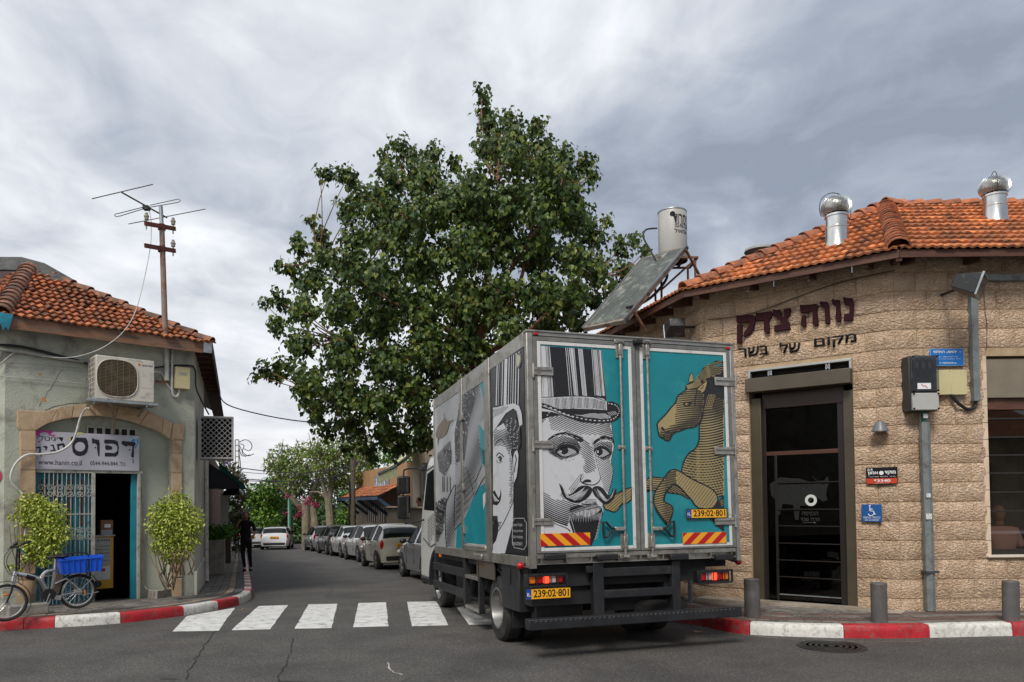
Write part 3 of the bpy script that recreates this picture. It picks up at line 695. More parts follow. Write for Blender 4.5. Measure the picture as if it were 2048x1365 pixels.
# ---- roof ventilators
def roof_hit(px, py, A, B, C):
    M = slope(A, B, C); d = ray(px, py); n = M.to_3x3() @ V((0, 0, 1)); return EYE + d * ((A - EYE).dot(n) / d.dot(n))
def turbine(px, py, pl, hneck, label, k):
    p = roof_hit(px, py, *pl); r = thing('turbine_ventilator', label, 'roof vent', p, group='spinning vents on the restaurant roof')
    MB().lathe([(.20, -.12), (.165, .05), (.16, hneck * .55), (.168, hneck * .56), (.168, hneck * .6), (.155, hneck * .62), (.155, hneck)], 28).build('neck', M_shiny, r)
    MB().lathe([(.17, hneck), (.17, hneck + .03), (.05, hneck + .03)], 28).build('collar', M_shiny, r)
    g = MB(); nb = 56; q = 9; vs = []
    for j in range(q + 1):
        t = j / q; ph = -.66 + t * 1.98; z = hneck + .155 + .165 * sin(ph)
        for i in range(nb): rr = .225 * max(.06, cos(ph)) ** .8 * (1 if i % 2 else .80); a = 2 * pi * i / nb + t * .5; vs.append((rr * cos(a), rr * sin(a), z))
    g.add(vs, [(j * nb + i, j * nb + (i + 1) % nb, (j + 1) * nb + (i + 1) % nb, (j + 1) * nb + i) for j in range(q) for i in range(nb)])
    g.build('vanes', M_shiny, r, angle=20)
    MB().lathe([(.06, hneck + .315), (.05, hneck + .335), (0, hneck + .345)], 16).build('cap', M_shiny, r)
    MB().tube([(.29 * cos(a), .02, hneck + .12 + .265 * sin(a)) for a in [(-.5 + i * (pi + 1.0) / 20) for i in range(21)]], .006, 6).build('guard_wire', M_dkframe, r)
    MB().cyl((0, 0, 0), (0, 0, hneck + .34), .01, 8).build('spindle', M_galv, r)
    r.rotation_euler.z = k
turbine(1674, 488, (e3(eA), e3(eB), PK), .40, 'shiny spinning roof vent near the left end of the tiled roof, left of the hip', .3)
turbine(1991, 441, (e3(eB), e3(eR), PK), .36, 'shiny spinning roof vent just below the ridge at the right edge', 1.2)
p = roof_hit(1582, 492, e3(eA), e3(eB), PK) + V((-.25, .75, .0))
r = thing('flat_vent_cap', 'low round grey vent cap just showing over the left hip of the tiled roof', 'roof vent', p)
MB().lathe([(.12, -.5), (.12, .16), (.27, .16), (.26, .2), (.05, .25), (0, .25)], 20).build('cap', mat('dull_grey_metal', (.30, .30, .28), rough=.6), r)

# ---- lettering on the facade
sg = thing('facade_lettering', 'maroon raised Hebrew letters over the restaurant door, the upper line', 'sign lettering', CF.m)
GL = {  # traced in sign-photo pixels (2048-wide crop of 290 px starting at 1450,580)
 'qof': [[(165, 372), (185, 358), (200, 365), (395, 355), (428, 380), (435, 440), (405, 545), (350, 630), (275, 672), (262, 650), (275, 600), (330, 540), (355, 470), (345, 450), (178, 475), (168, 440)], [(175, 490), (245, 485), (240, 745), (175, 758)]],
 'dalet': [[(438, 335), (455, 322), (470, 332), (660, 308), (672, 345), (655, 400), (622, 420), (632, 610), (590, 622), (560, 600), (552, 430), (445, 445)]],
 'tsadi': [[(680, 290), (700, 275), (725, 288), (775, 285), (795, 330), (790, 360), (840, 395), (835, 280), (925, 262), (932, 290), (918, 360), (870, 400), (915, 480), (922, 560), (700, 590), (705, 510), (825, 490), (780, 435), (690, 370)]],
 'he': [[(1062, 222), (1078, 212), (1092, 222), (1300, 203), (1322, 235), (1300, 270), (1322, 500), (1275, 515), (1245, 490), (1240, 300), (1080, 332), (1068, 310)], [(1090, 375), (1140, 362), (1148, 520), (1095, 524), (1072, 505)]],
 'vav': [[(1345, 185), (1362, 165), (1378, 172), (1450, 178), (1470, 230), (1485, 475), (1425, 480), (1412, 280), (1355, 240)]],
 'vav2': [[(1510, 150), (1530, 132), (1548, 145), (1615, 150), (1628, 200), (1642, 440), (1585, 452), (1568, 420), (1575, 240), (1525, 210)]],
 'nun': [[(1672, 120), (1695, 105), (1710, 118), (1800, 125), (1818, 200), (1812, 415), (1795, 430), (1680, 440), (1690, 350), (1760, 340), (1765, 225), (1692, 215), (1680, 170)]]}
for nm, polys in GL.items():
    g = MB()
    for pl in polys:
        pts = [CF.P(1450 + x * 290 / 2048, 580 + y * 290 / 2048, -.05) for x, y in pl]
        ar = sum(a.x * b.z - b.x * a.z for a, b in zip(pts, pts[1:] + pts[:1]))
        if ar < 0: pts = pts[::-1]
        pts = [V((p.x, -.075, p.z)) for p in pts]; g.prism(pts, (0, .05, 0))
    g.build('letter', M_maroon, sg, angle=0, fix=True)
sg2 = thing('facade_lettering', 'smaller black Hebrew letters in a second line directly over the restaurant door', 'sign lettering', CF.m)
for word, box in (('רשב', (1478, 690, 1537, 716)), ('לש', (1560, 681, 1601, 708)), ('םוקמ', (1629, 667, 1713, 700))):
    text(word[0:], M_blk, sg2, fit(CF, *box, -.03), -.03, th=.02, bold=.012, name='word')
# ---- wall lamp
wl = thing('wall_lamp', 'small grey cone wall lamp to the right of the restaurant door', 'lamp', CF.m @ Matrix.Translation(CF.P(1760, 853, -.12)))
MB().lathe([(.0, .065), (.05, .062), (.06, .045), (.075, 0.01), (.105, -.05), (.11, -.07), (.10, -.07)], 28).build('shade', mat('lamp_grey', (.15, .16, .17), rough=.4), wl)
MB().lathe([(.098, -.062), (.06, -.072), (0, -.076)], 24).build('diffuser', mat('frosted', (.60, .60, .55), rough=.5), wl); MB().cyl((0, 0, .02), (0, .12, .02), .03, 14).build('wall_mount', M_steel, wl)
# ---- signs beside the door
def plate(name, label, cat, fr, box, off, m, th=.012, group=None, bev=.004):
    x0, z0, x1, z1 = fit(fr, *box, off); o = thing(name, label, cat, fr.m @ Matrix.Translation((x0, off, z0)), group=group)
    bx('panel', (0, 0, 0), (x1 - x0, th, z1 - z0), m, o, bevel=bev); return o, x1 - x0, z1 - z0
o, w_, h_ = plate('alarm_sign', 'black and red alarm company sign with number 64, between wall lamp and wheelchair sign', 'sign', CF, (1732.5, 934, 1794.5, 969), -.055, M_blk)
MB().quad((.006, -.003, .006), (w_ - .006, -.003, .006), (w_ - .006, -.003, h_ * .34), (.006, -.003, h_ * .34)).build('red_band', mat('sign_red', (.55, .05, .015), rough=.4), o, angle=0)
text('64', M_wht, o, (.02, h_ * .80, w_ * .22, h_ * .96), -.004); text('ןומא', M_wht, o, (w_ * .06, h_ * .54, w_ * .40, h_ * .76), -.004, bold=.03); text('דקומ', M_wht, o, (w_ * .60, h_ * .54, w_ * .95, h_ * .78), -.004, bold=.03)
text('*3340', M_wht, o, (w_ * .25, h_ * .12, w_ * .78, h_ * .29), -.005, bold=.02); text('www.amon.co.il', M_wht, o, (w_ * .28, h_ * .035, w_ * .72, h_ * .075), -.005)
text('הטילש דקומ רויס', M_wht, o, (w_ * .08, h_ * .40, w_ * .94, h_ * .47), -.004)
MB().lathe([(.028, 0), (.028, .002), (.018, .002)], 20, axis='Y').build('emblem', M_wht, o).location = (w_ * .5, -.008, h_ * .66)
o, w_, h_ = plate('wheelchair_sign', 'square blue sign with a white wheelchair symbol by the restaurant door', 'sign', CF, (1723.5, 1009, 1763, 1044), -.055, mat('sign_blue', (.006, .085, .30), rough=.35))
M_bl2 = MATS['sign_blue']
g = MB(); q = lambda *p: [(a * w_, -.004, b * h_) for a, b in p]
g.tube(q(*[(.47 + .14 * cos(t), .50 + .16 * sin(t)) for t in [(-2.9 + i * .25) for i in range(13)]]), .006, 6); g.tube(q((.42, .84), (.42, .62), (.60, .60), (.66, .42), (.72, .43)), .0075, 6); g.tube(q((.43, .73), (.57, .72)), .006, 6); g.ball((.42 * w_, -.004, .90 * h_), .013)
g.build('wheelchair_symbol', M_wht, o)
text('השיגנ הסינכ', M_wht, o, (w_ * .08, h_ * .19, w_ * .92, h_ * .30), -.003); text('03-5104020', M_wht, o, (w_ * .16, h_ * .06, w_ * .84, h_ * .145), -.003)
# ---- street name sign, meter boxes
o, w_, h_ = plate('street_name_sign', 'blue street name sign in Hebrew and Latin letters at the corner of the right wall', 'sign', RF, (1860, 697, 1928, 733), -.05, mat('street_blue', (.004, .15, .47), rough=.3), bev=.006)
g = MB(); f = .008
for a, b in (((f, f), (w_ - f, f)), ((w_ - f, f), (w_ - f, h_ - f)), ((w_ - f, h_ - f), (f, h_ - f)), ((f, h_ - f), (f, f))): g.beam((a[0], -.0015, a[1]), (b[0], -.0015, b[1]), .003, .003)
g.build('border', mat('pale_blue', (.4, .6, .8)), o, angle=0)
text('ימלתה עשוהי', M_wht, o, (w_ * .10, h_ * .74, w_ * .78, h_ * .90), -.003, bold=.02); text("'חר", M_wht, o, (w_ * .84, h_ * .76, w_ * .93, h_ * .82), -.003); text('Y. HATALMI st.', M_wht, o, (w_ * .27, h_ * .13, w_ * .77, h_ * .22), -.003, bold=.02)
text('2401 - 1854 םידוהיה ריבג', M_wht, o, (w_ * .22, h_ * .5, w_ * .80, h_ * .56), -.003); text('לארשי ץראב תובשומה ידסימ', M_wht, o, (w_ * .15, h_ * .37, w_ * .88, h_ * .43), -.003)
M_beige = mat('beige_plastic', (.56, .50, .27), rough=.45, var=.06, vscale=3)
for k, (a, b) in enumerate(((1874, 1902), (1903, 1934))):
    o, w_, h_ = plate('junction_box', ('left' if k == 0 else 'right') + ' one of two cream square junction boxes under the street name sign', 'junction box', RF, (a, 740, b, 790), -.09, M_beige, th=.08, group='cream junction boxes on the right wall', bev=.006)
    for c in ((.015, .015), (w_ - .015, .015), (.015, h_ - .015), (w_ - .015, h_ - .015)): MB().cyl((c[0], .0, c[1]), (c[0], -.006, c[1]), .008, 10).build('screw', mat('screw_grey', (.5, .47, .38)), o)
x0, z0, x1, z1 = fit(RF, 1826, 710, 1878, 822, -.26)
mb = thing('meter_cabinet', 'grey electricity meter cabinet with a clear upper window on the right wall', 'meter box', RF.m @ Matrix.Translation((x0, -.20, z0)))
w_ = x1 - x0; h_ = z1 - z0; zm = h_ * .335
bx('back_box', (-.012, .0, 0), (w_ - .0, .20, h_), mat('cabinet_black', (.03, .03, .03), rough=.5), mb, bevel=.012)
bx('lower_cover', (.01, -.045, .01), (w_ - .005, .0, zm - .008), mat('cabinet_grey', (.42, .42, .39), rough=.4, var=.08), mb, bevel=.01)
bx('inner_panel', (.02, -.012, zm + .02), (w_ - .02, .0, h_ - .02), mat('panel_grey', (.10, .10, .10), rough=.6, var=.5, vscale=18), mb)
bx('clear_cover', (.01, -.055, zm + .008), (w_ - .005, -.05, h_ - .005), glassmat('clear_cover', (.62, .64, .66)), mb)
for i in range(3): bx('fuse', (.06 + i * .085, -.03, zm + .30), (.11 + i * .085, -.012, zm + .50), mat('fuse_grey', (.16, .15, .15)), mb, bevel=.004); bx('fuse_label', (.066 + i * .085, -.034, zm + .33), (.10 + i * .085, -.03, zm + .40), mat('fuse_cream', (.55, .50, .30)), mb)
lb_ = bx('warning_label', (.07, -.058, zm + .04), (.25, -.056, zm + .12), M_wht, mb)
MB().tube([(.12, -.06, zm + .105), (.15, -.06, zm + .075), (.165, -.06, zm + .09), (.20, -.06, zm + .055)], .004, 6).build('lightning_mark', mat('mark_red', (.5, .02, .02)), mb)
for a in (.022, w_ - .016):
    for b in (.03, zm - .02, zm + .02, h_ - .018): MB().cyl((a, -.065, b), (a, -.04, b), .011, 10).build('bolt', M_blk, mb)
def pipe(name, label, pts, r, m, cat='pipe', seg=12, square=False, **k):
    o = thing(name, label, cat, pts[-1], **k); g = MB(); g.T = Matrix.Translation(-V(pts[-1]))
    if square:
        for a, b in zip(pts[:-1], pts[1:]): g.beam(a, b, r * 2, r * 2)
    else: g.tube(pts, r, seg)
    g.build('tube', m, o, bevel=.004 if square else 0); return o, g.T
Pw = lambda fr, x, y, off: fr.m @ fr.P(x, y, off)
pp, T = pipe('conduit_pipe', 'grey six sided conduit running from the meter cabinet down to the pavement', [Pw(RF, 1849, 845, -.10), Pw(RF, 1861, 1222, -.10)], .066, M_steel, seg=6)
g = MB(); g.T = T; g.cyl(Pw(RF, 1846.5, 815, -.1), Pw(RF, 1849, 850, -.1), .035, 12); g.build('green_sleeve', mat('green_plastic', (.01, .16, .085), rough=.4), pp)
g = MB(); g.T = T; a = Pw(RF, 1860, 1144, -.1); g.box(a + V((-.085, -.075, -.014)), a + V((.085, .10, .014))); g.build('clamp', mat('clamp_dark', (.05, .055, .055)), pp)
g = MB(); g.T = T
for (x, y, s) in ((1851, 832, .03), (1857, 991, .03), (1858, 1033, .04)): a = Pw(RF, x, y, -.17); g.box(a + V((-s, -.002, -s)), a + V((s, 0, s * .9)))
g.build('paper_label', mat('paper', (.6, .6, .58), var=.3, vscale=40), pp, angle=0)
pc, T = pipe('cable_trunking', 'grey square cable trunking running from the eave lamp bracket down the right wall', [Pw(RF, 2400, 556, -.06), Pw(RF, 1944, 556, -.06), Pw(RF, 1951, 803, -.06)], .045, M_steel, square=True)
g = MB(); g.T = T; g.tube(spline([Pw(RF, 1952, 800, -.05), Pw(RF, 1950, 813, -.05), Pw(RF, 1937, 819, -.06), Pw(RF, 1920, 810, -.07), Pw(RF, 1906, 795, -.07), Pw(RF, 1902, 788, -.06)], 6), .022, 10); g.build('black_hose', M_black, pc)
# ---- floodlights
def flood(fr, px, py, off, label, rz, tilt, s=1.):
    M = fr.m @ Matrix.Translation(fr.P(px, py, off)); o = thing('floodlight', label, 'floodlight', M, group='black floodlights under the eaves')
    h = thing('x', None, None); bpy.data.objects.remove(h)
    R = Matrix.Rotation(rz, 4, 'Z') @ Matrix.Rotation(tilt, 4, 'X')
    g = MB(); g.T = R; a, b = .15 * s, .11 * s
    g.add([(-a, -.14 * s, -b), (a, -.14 * s, -b), (a, -.14 * s, b), (-a, -.14 * s, b), (-a * .7, .10 * s, -b * .6), (a * .7, .10 * s, -b * .6), (a * .7, .10 * s, b * .6), (-a * .7, .10 * s, b * .6)], [(0, 3, 2, 1), (4, 5, 6, 7), (0, 1, 5, 4), (1, 2, 6, 5), (2, 3, 7, 6), (3, 0, 4, 7)])
    g.build('housing', mat('floodlight_black', (.018, .019, .02), rough=.45, dirt=(.12, .11, .10), dscale=9, damt=.3), o, bevel=.008, fix=True)
    g = MB(); g.T = R; g.box((-a * 1.06, -.165 * s, -b * 1.08), (a * 1.06, -.142 * s, b * 1.08)); g.build('front_rim', M_galv if s > 1.05 else M_black, o, bevel=.004)
    g = MB(); g.T = R; g.box((-a * .88, -.168 * s, -b * .88), (a * .88, -.166 * s, b * .88)); g.build('lens', mat('lamp_lens', (.05, .055, .06), rough=.08), o)
    g = MB(); g.tube([(R @ V((0, 0, 0))), (0, .1, -.02), (0, -off - .0, 0)], .02, 8); g.build('arm', M_dkframe, o)
flood(RF, 1930, 568, -.55, 'large black floodlight with a pale rim on a bracket under the right eave', .9, .35, 1.25)
flood(LF, 1352, 652, -.35, 'black floodlight under the left eave above the truck', -1.9, .35, 1.1)
# loose cable along the facade
pipe('facade_cable', 'thin cable strung across the stone facade above the raised letters', spline([Pw(CF, 1416, 640, -.04), Pw(CF, 1500, 628, -.04), Pw(CF, 1640, 578, -.04), Pw(CF, 1700, 560, -.04), Pw(CF, 1790, 541, -.04)], 5), .007, mat('cable_brown', (.06, .04, .025)), cat='cable', seg=6)
pipe('facade_cable', 'thin cable hanging down the right wall beside the cable trunking', spline([Pw(RF, 1967, 575, -.03), Pw(RF, 1970, 620, -.04), Pw(RF, 1974, 655, -.03), Pw(RF, 1973, 700, -.03)], 5), .004, mat('cable_brown', (.06, .04, .025)), cat='cable', seg=6)
# ---- solar heater
zt_ = .0
def P3(px, py, Y): d = ray(px, py); return EYE + d * (Y / d.y)
tank = thing('water_tank', 'upright grey solar water tank with Hebrew lettering on the restaurant roof', 'water tank', P3(1346, 524, 13.6))
tr = .262; th_ = .93
MB().lathe([(tr * .96, 0), (tr, .02), (tr, th_ - .03), (tr * .96, th_ - .008), (tr * .5, th_ + .012), (0, th_ + .014)], 40).build('drum', mat('tank_paint', (.40, .395, .37), rough=.45, var=.06, vscale=3), tank)
for z in (.0, th_ - .03): MB().lathe([(tr + .004, z), (tr + .008, z + .012), (tr + .004, z + .024)], 40).build('rim', M_galv, tank)
def wrap(me, a0):
    for v in me.vertices:
        a = a0 + v.co.x / tr; v.co = V((sin(a) * (tr + .003), -cos(a) * (tr + .003), v.co.z))
    o = put('tank_text', me, tank)
for s_, f in (('דורמינ', (-.05, .62, .30, .80)), ('03-9615303', (-.02, .545, .32, .62)), ('ליאמא', (-.03, .45, .26, .53))):
    wrap(text(s_, M_blk, None, f, 0, bold=.012, keep=True), .03)
me = MB(); me.lathe([(.05, 0), (.035, .002), (0, .002)], 10, axis='Y'); mm = me.mesh('sun_mark', M_blk); 
for v in mm.vertices: v.co = V((v.co.x - .06, 0, v.co.z + .80))
wrap(mm, .03)
st = thing('tank_stand', 'rusty steel stand of the solar heater, under the water tank', 'stand', tank.location.copy())
M_rust = mat('rusty_steel', (.16, .075, .04), rough=.8, var=.4, vscale=12)
for a, b in (((-.32, -.3, -.02), (.38, -.3, -.02)), ((-.32, .3, -.02), (.38, .3, -.02)), ((-.32, -.3, -.02), (-.32, .3, -.02)), ((.38, -.3, -.02), (.38, .3, -.02)), ((-.1, -.3, -.02), (-.1, .3, -.02)), ((.15, -.3, -.02), (.15, .3, -.02))): MB().beam(a, b, .035, .035).build('rail', M_rust, st)
for a, b in (((.34, -.28, -.02), (.34, -.28, -.62)), ((.34, .28, -.02), (.34, .28, -.7)), ((-.28, -.28, -.02), (-.28, -.28, -.75)), ((-.28, .28, -.02), (-.28, .28, -.75)), ((.34, -.28, -.05), (-.28, -.28, -.6))): MB().beam(a, b, .035, .035).build('leg', M_rust, st)
pts = [P3(1165, 657, 13.0), P3(1249, 640, 12.2), P3(1374, 490, 13.0), P3(1312, 522, 14.6)]
c0, c1, c2, c3 = pts
c3 = c0 + (c2 - c1)
sp_ = thing('solar_panel', 'long flat solar collector leaning against the water tank on the roof', 'solar panel', c0)
xx = (c1 - c0); yy = (c3 - c0); nn = xx.cross(yy).normalized()
if nn.z < 0: nn = -nn
Q = lambda a, b, h=0: xx * a + yy * b + nn * h
g = MB(); g.add([Q(0, 0, -.08), Q(1, 0, -.08), Q(1, 1, -.08), Q(0, 1, -.08), Q(0, 0), Q(1, 0), Q(1, 1), Q(0, 1)], [(0, 3, 2, 1), (4, 5, 6, 7), (0, 1, 5, 4), (1, 2, 6, 5), (2, 3, 7, 6), (3, 0, 4, 7)]); g.build('casing', mat('panel_casing', (.30, .26, .21), rough=.5, metal=.4, dirt=(.12, .07, .05), dscale=6), sp_, bevel=.006, fix=True)
g = MB(); g.add([Q(.05, .03, .004), Q(.95, .03, .004), Q(.95, .97, .004), Q(.05, .97, .004)], [(0, 1, 2, 3)]); g.build('absorber_glass', mat('dusty_panel_glass', (.085, .095, .085), rough=.45, var=.2, dirt=(.28, .29, .25), dscale=5, damt=.35, spec=.25), sp_, angle=0)
for a in (.34, .66): g = MB(); g.beam(Q(a, .02, .008), Q(a, .98, .008), .012, .01); g.build('rib', M_galv, sp_)
for a in (.0, 1.): g = MB(); g.beam(Q(a, 0, .01), Q(a, 1, .01), .03, .03); g.build('edge_strip', M_galv, sp_)
for b in (.12, .95): g = MB(); g.beam(Q(1.02, b, -.03), Q(1.02, b, -.7 if b > .5 else -.45), .035, .035); g.build('support', M_rust, sp_)
for (a, b) in ((1.0, .02), (1.0, .98), (1.0, .35)): g = MB(); g.lathe([(.03, -.02), (.03, .02), (.012, .03)], 12, o=Q(a, b, -.04)); g.build('pipe_end', M_black, sp_)
o, T = pipe('heater_hose', 'black hose looping from the tank side down to the solar collector', spline([P3(1314, 457, 13.6), P3(1292, 460, 13.55), P3(1287, 475, 13.5), P3(1300, 500, 13.4), P3(1312, 522, 13.3)], 6), .016, M_black, cat='hose', seg=8)
o, T = pipe('heater_hose', 'thick black hose curving beneath the solar collector', spline([P3(1334, 543, 13.3), P3(1332, 560, 13.1), P3(1310, 588, 12.9), P3(1283, 607, 12.6), P3(1254, 616, 12.3)], 6), .026, M_black, cat='hose', seg=8)
# ---- bollards
M_boll = mat('bollard_paint', (.105, .10, .095), rough=.55, var=.12, vscale=8, dirt=(.17, .15, .13), dscale=6, damt=.28, bump=.3)
M_rim = mat('bollard_chip', (.12, .04, .025), rough=.8)
for i, (px, py, top, lab) in enumerate(((1505, 1235, 1158, 'dented grey steel bollard nearest the truck, before the restaurant door'), (1759, 1246, 1166, 'grey steel bollard with a rusty torn cap, middle of the three'), (2022, 1244, 1162, 'smooth grey steel bollard at the right edge under the window'))):
    p = gp(px, py, KH - .01); h = (EYE.z + (P3(px, top, p.y).z - EYE.z)) - p.z; o = thing('bollard', lab, 'bollard', p, group='short steel bollards along the right kerb'); r = 15.2 / FPX * p.y
    g = MB(); n = 18; rings = 12; vs = []
    for j in range(rings + 1):
        z = (h - .012) * j / rings
        for k in range(n):
            a = 2 * pi * k / n; d = 0
            if i == 0: d = .022 * math.exp(-((z - h * .72) / .05) ** 2) * max(0, cos(a + 2.0)) + .012 * math.exp(-((z - h * .9) / .04) ** 2) * max(0, cos(a + 1.2))
            vs.append(((r - d) * cos(a), (r - d) * sin(a), z))
    g.add(vs, [(j * n + k, j * n + (k + 1) % n, (j + 1) * n + (k + 1) % n, (j + 1) * n + k) for j in range(rings) for k in range(n)]); g.build('post', M_boll, o)
    MB().lathe([(r, h - .012), (r * .95, h), (r * .5, h + .003), (0, h + .004)], 18).build('cap', M_boll, o)
    if i == 1: g = MB(); g.add([(-.03, -r - .002, h - .012), (.045, -r * .82 - .002, h - .02), (.035, -r * .86 - .002, h - .05), (.0, -r - .003, h - .06)], [(0, 3, 2, 1)]); g.build('torn_edge', M_rim, o)
    o.rotation_euler = (ru(-.02, .02), ru(-.02, .02), 0)
gm = thing('floor_grate', 'long metal foot grate set in the pavement before the restaurant door', 'grate', gp(1615, 1209, KH))
d_ = V((u.x, u.y, 0)); n_ = V((nC.x, nC.y, 0)); M = Matrix((d_, -n_, V((0, 0, 1)))).transposed().to_4x4(); M.translation = gm.location + V((0, 0, .004)); gm.matrix_basis = M
bx('tray', (-.62, -.14, 0), (.62, .14, .004), M_blk, gm)
for k in range(31): bx('grate_bar', (-.6 + k * .04, -.13, .005), (-.585 + k * .04, .13, .014), M_steel, gm)
sl = thing('door_step', 'pale stone threshold slab along the foot of the restaurant wall', 'step', CF.m @ Matrix.Translation((0, 0, 0)))
bx('slab', (-.1, -.33, -.2), (CW + .05, .05, .152 - .10 + gz(10.5) + .12), mat('threshold_stone', (.40, .35, .28), rough=.8, var=.12, dirt=(.2, .17, .13)), sl)
# pole behind the truck
pb = thing('sign_pole', 'grey pole on the pavement behind the truck, seen under its bed', 'pole', gp(1381, 1206, KH)); MB().cyl((0, 0, 0), (0, 0, 2.6), .035, 12).build('shaft', M_steel, pb)
# ---- people inside
M_skin = mat('skin', (.50, .26, .16), rough=.5, var=.06)
M_pink = mat('pink_cloth', (.52, .24, .19), rough=.85, var=.1, vscale=8, bump=.5, bscale=14)
def skin_body(name, joints, edges, m, parent, sub=2):
    me = bpy.data.meshes.new(name); me.from_pydata([j[0] for j in joints], edges, []); me.materials.append(m)
    o = bpy.data.objects.new(name, me); COL.objects.link(o); o.modifiers.new('s', 'SKIN'); sv = me.skin_vertices[0].data
    for i, j in enumerate(joints): r = j[1]; sv[i].radius = r if isinstance(r, tuple) else (r, r); sv[i].use_root = (i == 0)
    md = o.modifiers.new('u', 'SUBSURF'); md.levels = sub
    ev = bpy.data.meshes.new_from_object(o.evaluated_get(bpy.context.evaluated_depsgraph_get())); bpy.data.objects.remove(o)
    ev.polygons.foreach_set('use_smooth', [True] * len(ev.polygons)); ev.materials.clear(); ev.materials.append(m); ev.name = name
    return put(name, ev, parent)
mp_ = thing('person', 'bald man in a pink shirt seen from behind, seated inside the right window', 'person', RF.m @ Matrix.Translation((RF.W(2003, 1092, .45)[0], .45, RF.W(2003, 1092, .45)[1] - .22)))
hz_ = .35
skin_body('body', [((0, 0, 0), (.19, .13)), ((0, 0, .18), (.2, .14)), ((0, .02, .40), (.21, .12)), ((0, .03, .50), (.12, .09)), ((-.2, .02, .42), .085), ((.2, .02, .42), .085), ((-.27, -.02, .18), .06), ((.27, -.02, .18), .06)], [(0, 1), (1, 2), (2, 3), (2, 4), (2, 5), (4, 6), (5, 7)], mat('pink_shirt', (.85, .45, .38), rough=.85, bump=.5, bscale=14), mp_)
g = MB(); g.ball((-.02, .02, .68), (.085, .10, .115), 18, 12); g.tube([(-.0, .04, .52), (-.01, .03, .62)], [.06, .055], 12); g.ball((.07, .03, .66), (.014, .02, .03)); g.build('head', M_skin, mp_)
# ============================================================ left corner: the print shop
M_plast = mat('green_grey_plaster', (.45, .46, .375), rough=.92, c2=(.38, .40, .325), vscale=1.6, dirt=(.20, .19, .155), dscale=1.7, damt=.42, bump=.9, bscale=26)
M_plast2 = mat('infill_plaster', (.40, .42, .34), rough=.92, var=.06, vscale=2, dirt=(.25, .24, .19), dscale=2.2, damt=.3, bump=.6, bscale=30)
M_arch = mat('arch_limestone', (.52, .38, .25), rough=.88, c2=(.44, .31, .19), vscale=7, rand=.08, dirt=(.30, .20, .12), dscale=3, damt=.36, bump=.8, bscale=45)
M_tile2 = mat('old_roof_tile', (.40, .125, .045), rough=.88, var=.3, vscale=9, rand=.40, dirt=(.055, .04, .03), dscale=5, damt=.62, bump=.6, bscale=60)
M_hip2 = mat('old_ridge_tile', (.30, .13, .075), rough=.9, var=.3, vscale=9, rand=.3, dirt=(.07, .055, .045), dscale=5, damt=.7, bump=.6, bscale=60)
M_board = mat('weathered_board', (.26, .12, .06), rough=.75, c2=(.17, .115, .085), vscale=2.2, stretch=(1, 1, 9), dirt=(.10, .07, .05), dscale=2, damt=.4, bump=.5, bscale=24)
M_teal = mat('teal_door_paint', (.012, .21, .29), rough=.45, var=.15, vscale=4, dirt=(.03, .10, .13), dscale=5, damt=.3)
M_palem = mat('pale_painted_metal', (.40, .39, .34), rough=.55, var=.1, vscale=8, dirt=(.17, .13, .09), dscale=9, damt=.35)
M_acw = mat('cream_sheet_metal', (.56, .53, .45), rough=.45, var=.05, vscale=3, dirt=(.36, .33, .27), dscale=4, damt=.25)
M_whose = mat('white_hose', (.58, .57, .53), rough=.5, dirt=(.35, .33, .29), dscale=8)
SL = 4.2
SO = S0 - SDIR * SL
SF = Frame((SO.x, SO.y, 0), (SDIR.x, SDIR.y, 0)); SS = Frame((S0.x, S0.y, 0), (SSIDE.x, SSIDE.y, 0))
shop = thing('print_shop', 'small green grey plastered corner shop with a stone arch and old clay tile roof', 'building', SF.m)
I4 = Matrix.Identity(4); sinv = SF.m.inverted()
xl = SF.W(9, 900)[0]                      # left corner of the shop front
f = lambda x, y, off=0: SF.W(x, y, off)
inn = [f(*p) for p in ((72, 862), (95, 848), (134, 838), (183, 833), (220, 835), (268, 846), (317, 865), (339, 879))]
out = [f(*p) for p in ((84, 824), (110, 818), (140, 812), (175, 809), (225, 811), (288, 821), (320, 834), (345, 847))]
ins = spline(inn, 5); ous = spline(out, 5)
ax0 = inn[0][0]; ax1 = inn[-1][0]; TOP = 4.52
# wall: left strip, right strip, and the part above the arch
g = MB()
g.box((xl, 0, -.4), (ax0 - .02, .25, TOP)); g.box((ax1 + .02, 0, -.6), (SL, .25, TOP))
pts = [(ax0 - .02, ins[0].y)] + [(p.x, p.y) for p in ins] + [(ax1 + .02, ins[-1].y)]
for a, b in zip(pts[:-1], pts[1:]):
    g.add([(a[0], 0, a[1]), (b[0], 0, b[1]), (b[0], 0, TOP), (a[0], 0, TOP), (a[0], .25, a[1]), (b[0], .25, b[1])], [(0, 1, 2, 3), (0, 4, 5, 1)])
g.build('wall', M_plast, shop, angle=0)
g = MB(); g.T = sinv @ SS.m; g.box((.001, .0, -1.2), (4.0, .25, 4.6)); g.box((4.0, .3, -1.2), (12, .5, 4.4)); g.build('side_wall', mat('white_plaster', (.56, .56, .50), rough=.92, var=.05, vscale=2, dirt=(.30, .29, .25), dscale=1.6, damt=.42, bump=.7, bscale=30), shop, angle=0)
g = MB(); g.T = sinv @ SS.m; g.box((.0, -.05, -1.2), (3.9, .0 - .002, .62 - .2)); g.build('side_plinth', MATS['white_plaster'], shop, bevel=.01)
g = MB(); lw = Matrix.Translation((xl, 0, 0)) @ Matrix.Rotation(radians(-40), 4, 'Z'); g.T = lw; g.box((-5, 0, -.4), (0, .25, 4.6)); g.build('left_wall', M_plast, shop, angle=0)
